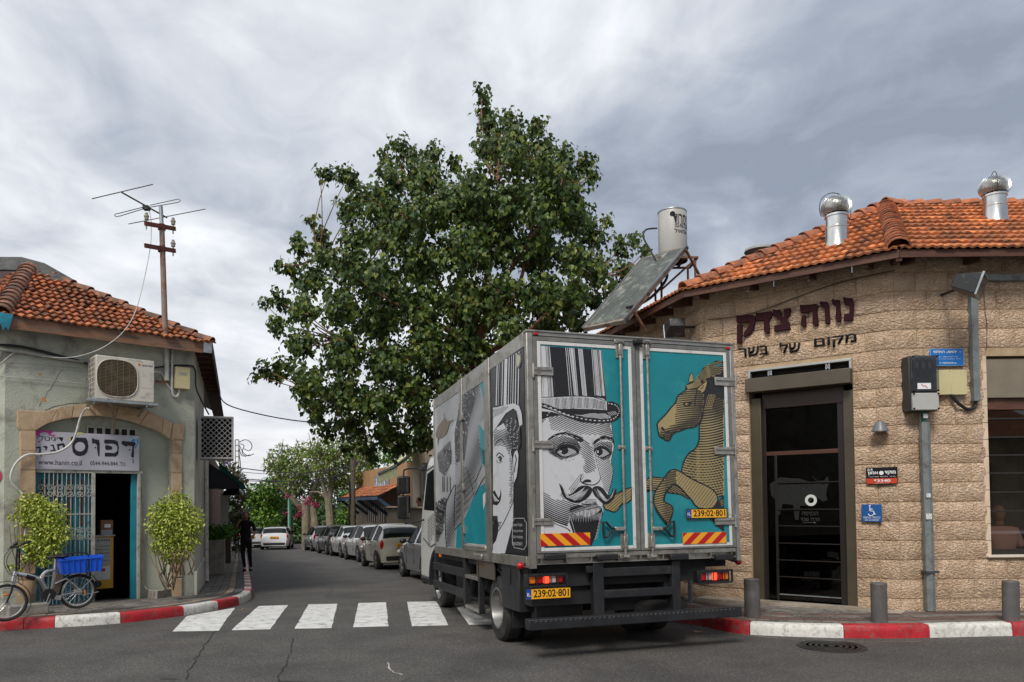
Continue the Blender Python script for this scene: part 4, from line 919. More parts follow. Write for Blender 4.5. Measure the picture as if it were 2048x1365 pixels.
# arch stones
def vouss(a, b):
    poly = [(p.x, p.y) for p in ins[a:b + 1]] + [(p.x, p.y) for p in ous[a:b + 1]][::-1]
    cx = sum(p[0] for p in poly) / len(poly); cz = sum(p[1] for p in poly) / len(poly)
    poly = [(cx + (x - cx) * .985, cz + (z - cz) * .985) for x, z in poly]
    MB().prism([(x, -.035 + ru(-.004, .004), z) for x, z in poly], (0, .16, 0)).build('arch_stone', M_arch, shop, angle=0, bevel=.008)
cuts = [0, 6, 11, 16, 21, 26, 31, 35]
for a, b in zip(cuts[:-1], cuts[1:]): vouss(a, b)
def sblock(px0, py0, px1, py1, d=.035, th=.16):
    a = f(px0, py1); b = f(px1, py0); MB().box((a[0] + .004, -d, a[1] + .004), (b[0] - .004, th - d, b[1] - .004)).build('arch_stone', M_arch, shop, angle=0, bevel=.01)
capL = [f(*p) for p in ((34, 821), (83, 824), (94, 848), (71, 861), (38, 861), (33, 855))][::-1]
MB().prism([(x, -.04, z) for x, z in capL], (0, .16, 0)).build('arch_stone', M_arch, shop, angle=0, bevel=.008)
capR = [f(*p) for p in ((345, 849), (367, 846), (366, 880), (341, 881))][::-1]
MB().prism([(x, -.04, z) for x, z in capR], (0, .16, 0)).build('arch_stone', M_arch, shop, angle=0, bevel=.008)
for y0, y1 in ((861, 902), (902, 941), (941, 990), (990, 1046), (1046, 1100), (1100, 1150), (1150, 1205)):
    sblock(38.5, y0, 71.5, y1); sblock(342, y0 + 20 if y0 == 861 else y0 + 6, 363.5, y1 + 6)
# recessed infill with the door opening
RD = .16; dxa = f(72, 1000, RD)[0]; dxb = f(279, 1000, RD)[0]; dzt = f(170, 941, RD)[1]
g = MB(); g.box((ax0 - .1, RD, dzt), (ax1 + .1, .24, 3.6)); g.box((dxb, RD, -.5), (ax1 + .1, .24, dzt)); g.build('arch_infill', M_plast2, shop, angle=0)
a = f(173, 872, .12); b = f(277, 861, .12)
g = MB(); g.box((a[0], .10, a[1]), (b[0], .15, b[1] + .02)); g.build('vent_strip', M_palem, shop, bevel=.004)
for k in range(6): x = a[0] + .02 + (b[0] - a[0] - .04) * k / 6; bx('vent_slot', (x, .095, a[1] + .02), (x + .085, .099, b[1] - .0), M_darkgap, shop)
# door set: pale frame, teal leaves, scroll grille
zb = .02
g = MB(); g.box((dxa - .02, .05, dzt - .05), (dxb + .02, .12, dzt)); xr = f(277, 1000, .08)[0]; g.box((xr - .02, .05, zb - .2), (xr + .025, .12, dzt - .05)); xp = f(186.5, 1000, .04)[0]; g.box((xp - .028, .02, zb - .2), (xp + .028, .07, dzt - .05)); g.build('door_frame', M_palem, shop, bevel=.004)
tx0, tx1 = f(262, 1000, .14)[0], f(273.5, 1000, .14)[0]
g = MB(); g.box((tx0, .13, zb - .2), (tx1, .19, dzt - .05)); g.build('door_jamb', M_teal, shop, bevel=.004)
lx0, lx1 = dxa, f(176, 1000, .16)[0]; wl_ = lx1 - lx0
g = MB()
for k in (0, .25, .5, .75, 1): x = lx0 + wl_ * k; g.box((x - .045, .13, zb - .2), (x + .045, .18, dzt - .05))
g.box((lx0, .135, dzt - .16), (lx1, .178, dzt - .05)); zm = f(120, 1060, .16)[1]; g.box((lx0, .14, zm - .05), (lx1, .17, zm + .05)); g.box((lx0, .15, zb - .2), (lx1, .165, zm - .05)); g.build('window_leaf', M_teal, shop, bevel=.005)
bx('window_pane', (lx0, .155, zm), (lx1, .16, dzt - .1), mat('dark_glass', (.02, .022, .024), rough=.06), shop)
gr = thing('door_grille', 'pale scrolled iron security grille over the teal shop window', 'window grille', SF.m)
g = MB()
for px in (89, 98, 107, 115, 124, 133, 142, 151, 160, 169, 177): x = f(px, 1000, .04)[0]; g.cyl((x, .04, zb), (x, .04, dzt - .05), .008, 8)
g.build('upright_bars', M_palem, gr, kind='stuff')
for y in (945, 1029, 1150): z = f(130, y, .04)[1]; MB().box((dxa, .03, z - .01), (xp, .05, z + .01)).build('cross_bar', M_palem, gr, angle=0)
sc_ = []
for rowy in (982, 1068):
    for px in (90, 110, 130, 150, 170):
        cx, cz = f(px, rowy, .03)
        for sx in (-1, 1):
            for sz in (-1, 1):
                pts = []
                for i in range(22):
                    t = i / 21; a = t * 2 * pi * 1.25; r = .052 * (1 - .72 * t); pts.append((cx + sx * (.055 - r * cos(a)), .032, cz + sz * (.07 + r * sin(a) * 1.05 - .02)))
                pts = [(cx + sx * .006, .032, cz)] + pts; MB().tube(pts, .0055, 5).build('scroll', M_palem, gr)
# dark room, things in it
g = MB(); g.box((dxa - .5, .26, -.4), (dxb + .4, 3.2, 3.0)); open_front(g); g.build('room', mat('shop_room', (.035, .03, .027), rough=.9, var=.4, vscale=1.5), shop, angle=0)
g = MB(); g.T = SF.m; p0 = f(190, 1178, .5); p1 = f(224, 1072, .5)
pcab = thing('poster_cabinet', 'mustard yellow cabinet with a white Hebrew price list inside the shop door', 'cabinet', SF.m @ Matrix.Translation((p0[0], .4, p0[1])))
cw_, ch_ = p1[0] - p0[0], p1[1] - p0[1]
bx('body', (-.1, 0, 0), (cw_, .4, ch_), mat('mustard', (.55, .28, .02), rough=.6), pcab, bevel=.005); bx('top_board', (-.12, -.03, ch_), (cw_ + .02, .42, ch_ + .02), mat('grey_board', (.35, .34, .32)), pcab)
bx('price_list', (-.08, -.006, ch_ * .45), (cw_ * .82, -.002, ch_ * .97), mat('poster_grey', (.36, .35, .33)), pcab); bx('price_list_foot', (-.08, -.006, ch_ * .17), (cw_ * .80, -.002, ch_ * .43), mat('poster_white', (.55, .55, .53)), pcab)
text('ןוריחמ', M_blk, pcab, (.0, ch_ * .89, cw_ * .78, ch_ * .94), -.008, bold=.02)
for i, s_ in enumerate(('לטיגיד סופד', 'תוזורכ', 'םימסרפמ', 'רוקיב יסיטרכ', 'תונמזה')): text(s_, M_blk, pcab, (-.02, ch_ * (.80 - i * .07), cw_ * .76, ch_ * (.83 - i * .07)), -.008)
bx('red_mark', (cw_ * .25, -.009, ch_ * .33), (cw_ * .5, -.007, ch_ * .39), M_kred, pcab)
MB().lathe([(.055, 0), (.055, .004), (0, .004)], 20, axis='Y').build('round_logo', mat('navy', (.01, .02, .03)), pcab).location = (.02, -.02, ch_ * .10)
cb = thing('cardboard_box', 'brown cardboard box with a white label on the cabinet inside the shop', 'box', pcab.matrix_basis @ Matrix.Translation((.07, .05, ch_ + .02)))
bx('carton', (0, 0, 0), (.20, .25, .26), mat('cardboard', (.26, .12, .06), rough=.8), cb, bevel=.004); bx('label', (.06, -.004, .13), (.16, -.001, .19), M_wht, cb); bx('lower_box_face', (.0, -.03, .0), (.18, -.002, .09), mat('grey_carton', (.3, .3, .31)), cb)
# sign
x0, z0 = f(70.5, 938.5, .03); x1, z1 = f(279, 873, .03); zl = f(71.5, 861.5, .03)[1]; z1 = .5 * (z1 + zl); z0 = .5 * (z0 + f(279, 943, .03)[1])
ss = thing('shop_sign', 'grey white Hebrew print shop sign under the stone arch with colour splashes', 'sign', SF.m @ Matrix.Translation((x0, .03, z0)))
w_, h_ = x1 - x0, z1 - z0
M_sign = mat('sign_face', (.47, .46, .51), rough=.35, var=.03)
bx('panel', (0, 0, 0), (w_, .06, h_), M_sign, ss, bevel=.004)
SP = lambda x, y: (w_ * (x - 100) / 1855., h_ * (1 - (y - 130 - (x - 100) * .03) / (680.)))      # traced in the enlarged sign photo
def sgn(polys, m, y=-.003, nm='painted_letter'):
    g = MB()
    for k, pl in enumerate(polys):
        p = [SP(*q) for q in pl]; ar = sum(a[0] * b[1] - b[0] * a[1] for a, b in zip(p, p[1:] + p[:1]))
        if ar < 0: p = p[::-1]
        g.add([(x, y - k * .0005, z) for x, z in p], [tuple(range(len(p)))])
    g.build(nm, m, ss, angle=0)
circ = lambda cx, cy, r, ry=None, n=20: [(cx + r * cos(2 * pi * k / n), cy + (ry or r) * sin(2 * pi * k / n)) for k in range(n)]
M_ink = mat('ink_black', (.012, .012, .02), rough=.5)
sgn([[(690, 240), (735, 215), (780, 235), (960, 240), (990, 300), (1005, 400), (985, 500), (930, 560), (850, 578), (780, 560), (730, 500), (718, 420), (720, 330), (695, 300)]], M_ink)
sgn([circ(855, 405, 92, 88)], M_sign, -.0045)
sgn([[(1065, 255), (1085, 240), (1110, 262), (1195, 275), (1208, 350), (1205, 575), (1180, 578), (1160, 440), (1158, 370), (1120, 335), (1075, 345)], circ(1128, 420, 15)], M_ink)
sgn([[(1285, 300), (1300, 265), (1480, 270), (1540, 300), (1562, 400), (1550, 540), (1510, 585), (1305, 585), (1300, 515), (1370, 512), (1480, 520), (1530, 480), (1535, 400), (1500, 355), (1440, 340), (1300, 345)], [(1310, 380), (1330, 365), (1420, 390), (1442, 420), (1425, 455), (1330, 462), (1305, 430)]], M_ink)
sgn([[(1608, 310), (1640, 280), (1680, 292), (1860, 305), (1888, 340), (1850, 400), (1848, 590), (1830, 615), (1790, 580), (1815, 450), (1820, 390), (1740, 375), (1690, 395), (1615, 350)], circ(1765, 460, 15), circ(1832, 650, 14), circ(1832, 692, 14)], M_ink)
sgn([[(455, 360), (570, 340), (590, 370), (600, 440), (580, 470), (550, 380), (490, 395), (500, 465), (475, 470)], [(335, 380), (400, 370), (420, 440), (440, 485), (345, 488), (345, 475), (400, 465), (385, 400)], [(225, 400), (290, 395), (300, 420), (275, 475), (255, 470), (270, 430), (230, 420)], [(110, 415), (185, 405), (190, 500), (208, 575), (185, 585), (165, 530), (130, 525), (160, 500), (165, 440), (115, 440)], circ(415, 530, 9)], M_ink)
text('ילטיגיד', M_ink, ss, (SP(130, 290)[0], SP(130, 300)[1], SP(560, 300)[0], SP(560, 215)[1]), -.003)
text('www.hanin.co.il', M_ink, ss, (SP(150, 735)[0], SP(150, 728)[1], SP(888, 735)[0], SP(888, 655)[1]), -.003)
text('0544-944-844 .לט', M_ink, ss, (SP(1040, 735)[0], SP(1040, 745)[1], SP(1685, 735)[0], SP(1685, 680)[1]), -.003)
sgn([[(110, 120), (395, 125), (380, 160), (345, 170), (370, 200), (440, 190), (400, 225), (330, 210), (300, 160), (240, 150), (180, 170), (150, 225), (110, 220)], circ(160, 320, 22, 14)], mat('splash_magenta', (.48, .03, .25)), -.002, 'splash')
sgn([[(1770, 205), (1830, 200), (1800, 225)], [(1800, 260), (1860, 240), (1870, 290), (1830, 305), (1795, 295)], [(1900, 250), (1930, 230), (1935, 330), (1880, 430), (1855, 410), (1905, 350)]], mat('splash_cyan', (.01, .30, .55)), -.002, 'splash')
sgn([[(640, 265), (700, 235), (690, 290)], [(765, 135), (915, 145), (900, 175), (840, 165), (820, 200), (770, 180)]], mat('splash_yellow', (.62, .60, .20)), -.002, 'splash')
# ---- roof of the shop
ov = .30; sn = V((SDIR.y, -SDIR.x)); ssn = V((SSIDE.y, -SSIDE.x)); Lc = SO + SDIR * xl; ld = V((cos(atan2(SDIR.y, SDIR.x) - radians(40)), sin(atan2(SDIR.y, SDIR.x) - radians(40)))); ln_ = V((ld.y, -ld.x))
SZ = 4.60
qB = isect(S0 + sn * ov, SDIR, S0 + ssn * ov, SSIDE); qA = isect(S0 + sn * ov, SDIR, Lc + ln_ * ov, ld)
z3 = lambda p, z=SZ: V((p.x, p.y, z))
ap = V((-8.98, 13.72, 6.12)); qL = qA - ld * 5; apL = ap - V((ld.x, ld.y, 0)) * 5; qS = qB + SSIDE * 12; apS = ap + V((SSIDE.x, SSIDE.y, 0)) * 10
TM2 = tile_mesh('old_roof_tile', .235, .20, M_tile2, .03)
print('SHOPTILES', tile_plane([z3(qA), z3(qB), ap], shop, sinv, TM2, .235, .20, jit=.016, name='roof_tile'), tile_plane([z3(qL), z3(qA), ap, apL], shop, sinv, TM2, .235, .20, keep=lambda x, y: x > 3.9, jit=.016))
g = MB(); g.T = sinv; g.add([z3(qB), z3(qS), apS, ap], [(0, 1, 2, 3)]); g.build('side_roof', M_woodd, shop, angle=0)
caps(z3(qA, SZ + .02), ap, .15, .21, shop, sinv, M_hip2); caps(z3(qB, SZ + .02), ap, .115, .36, shop, sinv, M_hip2)
g = MB(); g.T = sinv; hx = V((ld.x, ld.y, 0)); top = ap + V((0, 0, .17))
g.add([top - hx * 3 + V((0, 0, .02)), top - hx * .15 + V((0, 0, .02)), top + V((.28, -.0, -.10)), top + (z3(qB) - ap).normalized() * .95 + V((0, 0, -.06)), top + (z3(qB) - ap).normalized() * .75 + V((-.35, -.45, -.30)), top + V((.12, -.22, -.30)), top - hx * 3 + V((0, -.35, -.26))], [(0, 6, 5, 1), (1, 5, 2), (2, 5, 4, 3)])
g.build('bitumen_sheet', mat('bitumen', (.07, .07, .066), rough=.8, var=.3, vscale=8, bump=.5), shop)
g = MB(); g.T = sinv; g.beam(z3(qA, SZ - .09) + V((SDIR.x, SDIR.y, 0)) * .1, z3(qB, SZ - .09) - V((SDIR.x, SDIR.y, 0)) * .16, .03, .21); g.build('fascia_board', M_board, shop, bevel=.004)
g = MB(); g.T = sinv; g.beam(z3(qB, SZ - .07) - V((SDIR.x, SDIR.y, 0)) * .155, z3(qB, SZ - .07), .034, .22); g.build('fascia_end_plate', M_galv, shop)
g = MB(); g.T = sinv; g.beam(z3(qL, SZ - .09), z3(qA, SZ - .09), .03, .2); g.build('fascia_board', M_board, shop)
g = MB(); g.T = sinv; g.beam(z3(qB, SZ - .08), z3(qB + SSIDE * 6.5, SZ - .08), .03, .22); g.build('fascia_board', M_woodd, shop)
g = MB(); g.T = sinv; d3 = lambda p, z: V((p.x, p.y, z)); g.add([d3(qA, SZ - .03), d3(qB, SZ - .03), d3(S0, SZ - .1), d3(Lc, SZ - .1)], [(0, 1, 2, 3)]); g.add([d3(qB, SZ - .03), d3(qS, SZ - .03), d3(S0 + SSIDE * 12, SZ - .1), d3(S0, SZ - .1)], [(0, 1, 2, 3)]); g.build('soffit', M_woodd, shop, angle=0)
for k in range(9): g = MB(); g.T = sinv; p = S0 + SSIDE * (.3 + k * .6); g.beam(d3(p + ssn * (ov - .02), SZ - .12), d3(p, SZ - .1), .06, .10); g.build('rafter', M_wood, shop)
# ---- teal rag under the eave
rg = thing('teal_cloth', 'torn scrap of teal cloth hanging from the shop eave at the far left', 'cloth', SF.m @ Matrix.Translation(SF.P(11, 628, -.36)))
MB().add([(-.09, 0, .02), (.10, 0, -.0), (.075, -.02, -.10), (.04, -.01, -.26), (0, -.02, -.20), (-.03, 0, -.26), (-.08, -.02, -.14), (0, -.03, -.08)], [(0, 7, 1), (1, 7, 2), (2, 7, 4, 3), (4, 7, 6, 5), (6, 7, 0)]).build('rag', M_teal, rg, angle=60)
# ---- air conditioner
o1 = -.50; xA, zA = f(191, 796, o1); xB, zB = f(309, 724, o1); zt1 = f(191, 708, o1)[1]; zt2 = zB; zb2 = f(309, 807, o1)[1]
zA = .5 * (zA + zb2); zB = .5 * (zt1 + zt2); w_, h_ = xB - xA, zB - zA
ac = thing('air_conditioner', 'cream outdoor air conditioner unit with round fan grille above the shop arch', 'air conditioner', SF.m @ Matrix.Translation((xA, o1, zA)))
bx('casing', (0, 0, 0), (w_, .44, h_), M_acw, ac, bevel=.012)
M_acg = mat('fan_grille', (.22, .165, .09), rough=.5, metal=.2)
cx, cz = w_ * .36, h_ * .50; R_ = h_ * .43
def sq(t, r, e=.72): c, s_ = cos(t), sin(t); return (cx + r * (abs(c) ** e) * (1 if c > 0 else -1), cz + r * (abs(s_) ** e) * (1 if s_ > 0 else -1))
MB().add([(x, -.003, z) for x, z in [sq(2 * pi * k / 36, R_) for k in range(36)]], [tuple(range(36))]).build('fan_opening', mat('fan_dark', (.045, .038, .03), rough=.8), ac, angle=0)
MB().tube([(x, -.008, z) for x, z in [sq(2 * pi * k / 40, R_ + .004) for k in range(40)]], .010, 6, closed=True).build('grille_rim', M_acw, ac)
g = MB()
for k in range(26):
    z = cz - R_ + 2 * R_ * (k + .5) / 26; hw = R_ * (1 - (abs(z - cz) / R_) ** 2.8) ** (1 / 2.8); g.cyl((cx - hw, -.012, z), (cx + hw, -.012, z), .0035, 5)
for k in range(7):
    x = cx - R_ + 2 * R_ * (k + .5) / 7; hw = R_ * (1 - (abs(x - cx) / R_) ** 2.8) ** (1 / 2.8); g.cyl((x, -.017, cz - hw), (x, -.017, cz + hw), .003, 5)
g.build('grille_wires', M_acg, ac, kind='stuff')
g = MB()
for k in range(3):
    a = k * 2 * pi / 3; g.add([(cx + r * cos(a + d), -.0035 - e, cz + r * sin(a + d)) for r, d, e in ((.03, -.5, 0), (R_ * .85, -.25, .002), (R_ * .85, .35, .004), (.03, .6, .002))], [(0, 1, 2, 3)])
g.build('fan_blades', mat('fan_blade', (.10, .085, .06), rough=.6), ac, angle=0)
g = MB(); g.box((-.004, .02, .03), (-.001, .42, h_ - .03)); g.build('side_opening', mat('fin_dark', (.05, .045, .04), rough=.7), ac, angle=0)
for k in range(9): z = .03 + (h_ - .06) * k / 8; bx('side_bar', (-.012, .012, z - .006), (-.004, .428, z + .006), M_acw, ac)
for k in range(5): y = .02 + .40 * k / 4; bx('side_bar', (-.014, y - .006, .03), (-.004, y + .006, h_ - .03), M_acw, ac)
text('ELECTRA', M_ink, ac, (w_ * .78, h_ * .845, w_ * .965, h_ * .885), -.002, shear=.25, bold=.02); MB().lathe([(.022, 0), (.022, .003), (.012, .004)], 16, axis='Y').build('maker_emblem', mat('orange', (.65, .16, .03)), ac).location = (w_ * .73, -.004, h_ * .875)
for z in (.10, .33): bx('panel_seam', (w_ * .74, -.0015, h_ * z), (w_ * .985, -.0005, h_ * z + .004), mat('seam', (.25, .24, .2)), ac)
br = thing('wall_bracket', 'galvanised tray and angle brackets carrying the air conditioner above the arch', 'bracket', SF.m @ Matrix.Translation((xA, o1, zA)))
bx('tray', (-.12, -.03, -.055), (w_ + .06, .34, -.006), M_galv, br, bevel=.006)
for x in (-.02, w_ - .12): MB().beam((x, .0, -.07), (x, .5, -.07), .03, .03).build('arm', M_galv, br); MB().beam((x, .12, -.07), (x, .48, .38 if x < 0 else -.2), .02, .03).build('strut', M_galv, br)
# pipes, boxes and cables on the front
Ps = lambda x, y, off=-.04: SF.m @ SF.P(x, y, off)
pipe('wall_pipe', 'grey white plastic drain pipe on the shop wall right of the air conditioner', [Ps(333, 690), Ps(333.5, 762)], .042, M_whose, seg=12)
pipe('wall_pipe', 'thinner pale pipe on the shop wall beside the cream box', spline([Ps(344.5, 692), Ps(344, 740), Ps(344, 775), Ps(346, 790), Ps(352, 794), Ps(357, 788), Ps(358, 776)], 5), .022, M_whose, seg=8)
x0, z0 = f(351, 777, -.12); x1, z1 = f(381, 736, -.12)
jb = thing('cream_wall_box', 'cream plastic junction box high on the shop wall near its right corner', 'junction box', SF.m @ Matrix.Translation((x0, -.12, z0)))
bx('box_body', (0, 0, 0), (x1 - x0, .10, z1 - z0), M_beige, jb, bevel=.012); bx('box_label', (.07, -.003, (z1 - z0) * .62), (.2, -.001, (z1 - z0) * .76), mat('label_grey', (.35, .36, .30), var=.4, vscale=60), jb)
bx('clamp_plate', (-.30, .07, .09), (-.08, .09, .13), M_rust, jb)
M_cab = mat('black_cable', (.02, .02, .022), rough=.6); M_gcab = mat('grey_cable', (.34, .33, .30), rough=.6)
def cable(label, pts, r=.012, m=M_cab): return pipe('cable', label, spline(pts, 6), r, m, cat='cable', seg=6)[0]
cable('thick black cable across the shop wall left of the air conditioner', [Ps(-30, 690), Ps(30, 692), Ps(80, 702), Ps(130, 715), Ps(178, 727)], .022)
cable('grey pipe running along the shop wall under the black cable', [Ps(-30, 697), Ps(30, 703), Ps(80, 711), Ps(130, 719), Ps(178, 725)], .025, M_gcab)
cable('thin dark wire crossing the shop wall at the far left', [Ps(-20, 735), Ps(0, 728), Ps(20, 712), Ps(35, 700)], .012, M_gcab)
cable('thin white wire crossing the shop wall under the air conditioner level', [Ps(-10, 752), Ps(60, 757), Ps(150, 766), Ps(172, 768)], .006, M_whose)
cable('thin grey wire above the cracked plaster of the shop wall', [Ps(10, 724), Ps(60, 727), Ps(120, 732), Ps(160, 735)], .006, M_gcab)
cable('black cable from the air conditioner to the shop corner', [Ps(309, 736), Ps(340, 732), Ps(370, 731), Ps(387, 733)], .016)
cable('white cable looping from the air conditioner to the wall pipes', [Ps(309, 744, -.2), Ps(322, 746), Ps(330, 760), Ps(336, 772), Ps(343, 781)], .010, M_whose)
cable('brown hose dropping from the air conditioner tray to the sign', [Ps(213, 798, -.5), Ps(222, 812, -.45), Ps(226, 825, -.2), Ps(229, 845, -.1), Ps(227, 868, -.06)], .020, mat('brown_hose', (.26, .19, .13)))
cable('white drain hose swinging across the shop sign and down left of the arch', [Ps(177, 816, -.45), Ps(168, 822, -.25), Ps(160, 838, -.15), Ps(154, 860, -.13), Ps(146, 882, -.12), Ps(132, 896, -.12), Ps(110, 906, -.12), Ps(80, 909, -.12), Ps(60, 909, -.1), Ps(45, 915, -.09), Ps(30, 930, -.09), Ps(22, 950, -.09), Ps(24, 965, -.08), Ps(32, 976, -.08), Ps(42, 986, -.08), Ps(56, 1010, -.15), Ps(52, 1060, -.15), Ps(46, 1095, -.2), Ps(52, 1130, -.3), Ps(66, 1165, -.3), Ps(66, 1195, -.25), Ps(52, 1208, -.2)], .019, M_whose)
cable('thin pale conduit down the shop wall right of the door', [Ps(280, 948, .12), Ps(284, 1000, .12), Ps(289, 1050, .12), Ps(286, 1090, .12), Ps(281, 1130, .12), Ps(286, 1165, .12), Ps(294, 1180, .1)], .010, M_palem)
cable('loose wires bunched at the shop corner under the roof', [Ps(386, 733), Ps(391, 745, -.02), Ps(392, 775, -.02), Ps(402, 800, .1), Ps(418, 830, .1)], .014)
g = MB()
# cracks and bare spots in the plaster
for pts, ww in ((((126, 738), (117, 748), (112, 762), (98, 780), (90, 795), (76, 815)), .006), (((84, 824), (110, 813), (136, 808), (165, 806)), .012), (((8, 745), (20, 744), (30, 747)), .004), (((330, 830), (345, 845), (358, 850)), .008)):
    P_ = [SF.P(x, y, -.0025) for x, y in pts]; Q_ = []
    for a, b in zip(P_[:-1], P_[1:]):
        for i in range(6): q = a.lerp(b, i / 6); Q_.append(q + V((noise.noise(q * 17) * .02, 0, noise.noise(q * 23 + V((5, 5, 5))) * .02)))
    vs = []
    for q in Q_: vs += [q + V((-ww * ru(.2, .7), 0, ww * .3)), q + V((ww * ru(.2, .7), 0, -ww * .3))]
    g.add(vs, [(2 * i, 2 * i + 1, 2 * i + 3, 2 * i + 2) for i in range(len(Q_) - 1)])
g.build('plaster_crack', mat('crack_dark', (.09, .085, .07)), shop, angle=0, kind='stuff')
for (x, y, r) in ((87, 800, .045), (80, 748, .03)):
    c = SF.P(x, y, -.003); MB().add([c + V((r * ru(.6, 1.1) * cos(k), 0, r * ru(.6, 1.1) * sin(k))) for k in [i * pi / 4 for i in range(8)]], [tuple(range(8))]).build('bare_spot', mat('bare_plaster', (.50, .26, .10), var=.2, vscale=30), shop, angle=0)
# ---- antenna mast
d0 = 13.1; mb0 = P3(330, 657, d0)
ms = thing('antenna_mast', 'rusty iron roof mast with two cross arms and insulators on the shop roof', 'mast', mb0)
T = Matrix.Translation(-mb0); Pm = lambda x, y, dy=0: P3(x, y, d0 + dy)
g = MB(); g.T = T; g.tube([P3(331, 690, d0), P3(330, 655, d0), P3(323.5, 449, d0)], [.052, .05, .045], 14); g.build('post', mat('rusty_post', (.27, .16, .11), rough=.75, c2=(.22, .19, .16), vscale=3, dirt=(.13, .05, .03), dscale=3, damt=.5), ms)
g = MB(); g.T = T; g.cyl(P3(323.5, 452, d0), P3(321.5, 413, d0), .034, 12); g.build('upper_post', M_galv, ms)
for y in (455, 499):
    a, b = Pm(293, y - 5, -.25), Pm(354.5, y + 6, .25); g = MB(); g.T = T; g.beam(a + V((.0, -.07, 0)), b + V((0, -.07, 0)), .035, .075); g.build('cross_arm', mat('rust_dark', (.10, .028, .018), rough=.8, var=.3), ms, bevel=.004)
    g = MB(); g.T = T; c = Pm(323.5, y); g.cyl(c + V((0, 0, -.05)), c + V((0, 0, .05)), .065, 12); g.build('clamp', MATS['rust_dark'], ms)
    for k, e in ((.06, 0), (.92, 1)):
        if y == 499 and not e: continue
        q = a.lerp(b, k) + V((0, -.07, .04)); g = MB(); g.T = T; g.lathe([(.012, -.14), (.012, .03), (.035, .03), (.038, .055), (.028, .065), (.042, .075), (.045, .10), (.025, .12), (.03, .135), (.02, .155), (0, .16)], 14, o=q); g.build('insulator', mat('porcelain', (.32, .30, .24), rough=.25, var=.2, vscale=40), ms)
an = thing('tv_antenna', 'old television antenna of thin metal rods on top of the roof mast', 'antenna', Pm(322, 428)); T = Matrix.Translation(-Pm(322, 428))
M_rod = mat('antenna_rod', (.11, .105, .10), rough=.5, metal=.6)
def rod(*pts, r=.008): g = MB(); g.T = T; g.tube(pts, r, 6); g.build('rod', M_rod, an)
g = MB(); g.T = T; g.tube([Pm(243, 385, -.5), Pm(334, 436, .2)], .014, 6); g.build('boom', M_rod, an)
rod(Pm(184, 398, -.75), Pm(306, 369, -.25), r=.009); rod(Pm(257, 448.5, -.1), Pm(411, 418.5, .5), r=.008)
lp = [Pm(296, 412.5, 0), Pm(262, 421, -.2), Pm(238, 427, -.3), Pm(232, 428, -.32), Pm(229, 431, -.32), Pm(231, 434, -.32), Pm(240, 432.5, -.3), Pm(291, 417, 0), Pm(293, 416, 0), Pm(320, 411.5, .12), Pm(352, 406, .3), Pm(359, 404, .32), Pm(361, 401, .32), Pm(357, 398.5, .32), Pm(350, 400, .3), Pm(300, 411, 0)]
rod(*lp, r=.008)
g = MB(); g.T = T; c = Pm(293, 416); g.box(c - V((.05, .05, .04)), c + V((.05, .05, .03))); g.build('junction', M_black, an)
cable('pale antenna lead swinging from the mast down to the shop wall', [Pm(297, 418), Pm(302, 440), Pm(302, 480, -.1), Pm(298, 510, -.1), Pm(288, 560, -.2), Pm(272, 620, -.4), P3(250, 660, 12.4), P3(215, 690, 12.2), P3(175, 708, 12.1), P3(130, 716, 12.0), P3(70, 712, 11.9)], .007, M_whose)
# ---- lattice box over the side street
lbo = S0 + SSIDE * .55; per = V((-SSIDE.y * -1, SSIDE.x * -1)); per = V((SSIDE.y, -SSIDE.x))
LB = Frame((lbo.x, lbo.y, 0), (per.x, per.y, 0)); x0, z0 = LB.W(398, 918); x1, z1 = LB.W(467, 834)
lt = thing('lattice_box', 'grey wooden lattice screen box fixed to the side wall under the shop eave', 'screen', LB.m @ Matrix.Translation((x0, 0, z0)))
w_, h_ = x1 - x0, z1 - z0; M_lat = mat('lattice_grey', (.36, .35, .34), rough=.6, var=.08, vscale=6)
for a, b in (((0, -.02, 0), (w_, .02, .035)), ((0, -.02, h_ - .035), (w_, .02, h_)), ((0, -.02, .035), (.035, .02, h_ - .035)), ((w_ - .035, -.02, .035), (w_, .02, h_ - .035))): bx('frame_rail', a, b, M_lat, lt, bevel=.003)
def clipseg(c, s):
    # line x + s*z = c inside the frame
    P_ = []
    for x in (.03, w_ - .03):
        z = (c - x) * s
        if .03 <= z <= h_ - .03: P_.append((x, z))
    for z in (.03, h_ - .03):
        x = c - z / s
        if .03 < x < w_ - .03: P_.append((x, z))
    return P_[:2] if len(P_) >= 2 else None
for s in (1, -1):
    c = -h_ - w_
    while c < w_ + h_ * 1.5:
        e = clipseg(c, s); c += .10
        if e: y = -.008 * s; MB().beam((e[0][0], y, e[0][1]), (e[1][0], y, e[1][1]), .010, .046, up=(0, 1, 0)).build('slat', M_lat, lt, angle=0)
bx('floor_panel', (0, .02, 0), (w_, .6, .03), M_lat, lt); bx('side_panel', (w_ - .02, .02, .03), (w_, .6, h_), M_lat, lt); bx('back_panel', (.02, .5, .03), (w_ - .02, .6, h_ - .02), M_darkgap, lt); bx('top_panel', (0, .02, h_ - .02), (w_, .6, h_), M_lat, lt); bx('inner_unit', (.1, .15, .04), (w_ - .1, .45, h_ - .15), M_darkgap, lt)
# side downpipe
dp = [SS.m @ SS.P(413, y, -.09) for y in (915, 1125)] ; dq = dp[-1]
pipe('downpipe', 'white downpipe on the side wall beside the first planter', spline([dp[0], dp[0].lerp(dp[1], .5), dp[1], dq + V((.02, -.02, -.22)), dq + V((.05, -.1, -.42))], 6), .045, M_whose, seg=12)
cable('grey cable strung from the shop eave out over the street', [SS.m @ SS.P(438, 786, -.3), V((-6.6, 17.5, 3.95)) , V((-5.2, 18.5, 3.7)), V((-3.4, 19.2, 3.75))], .014)
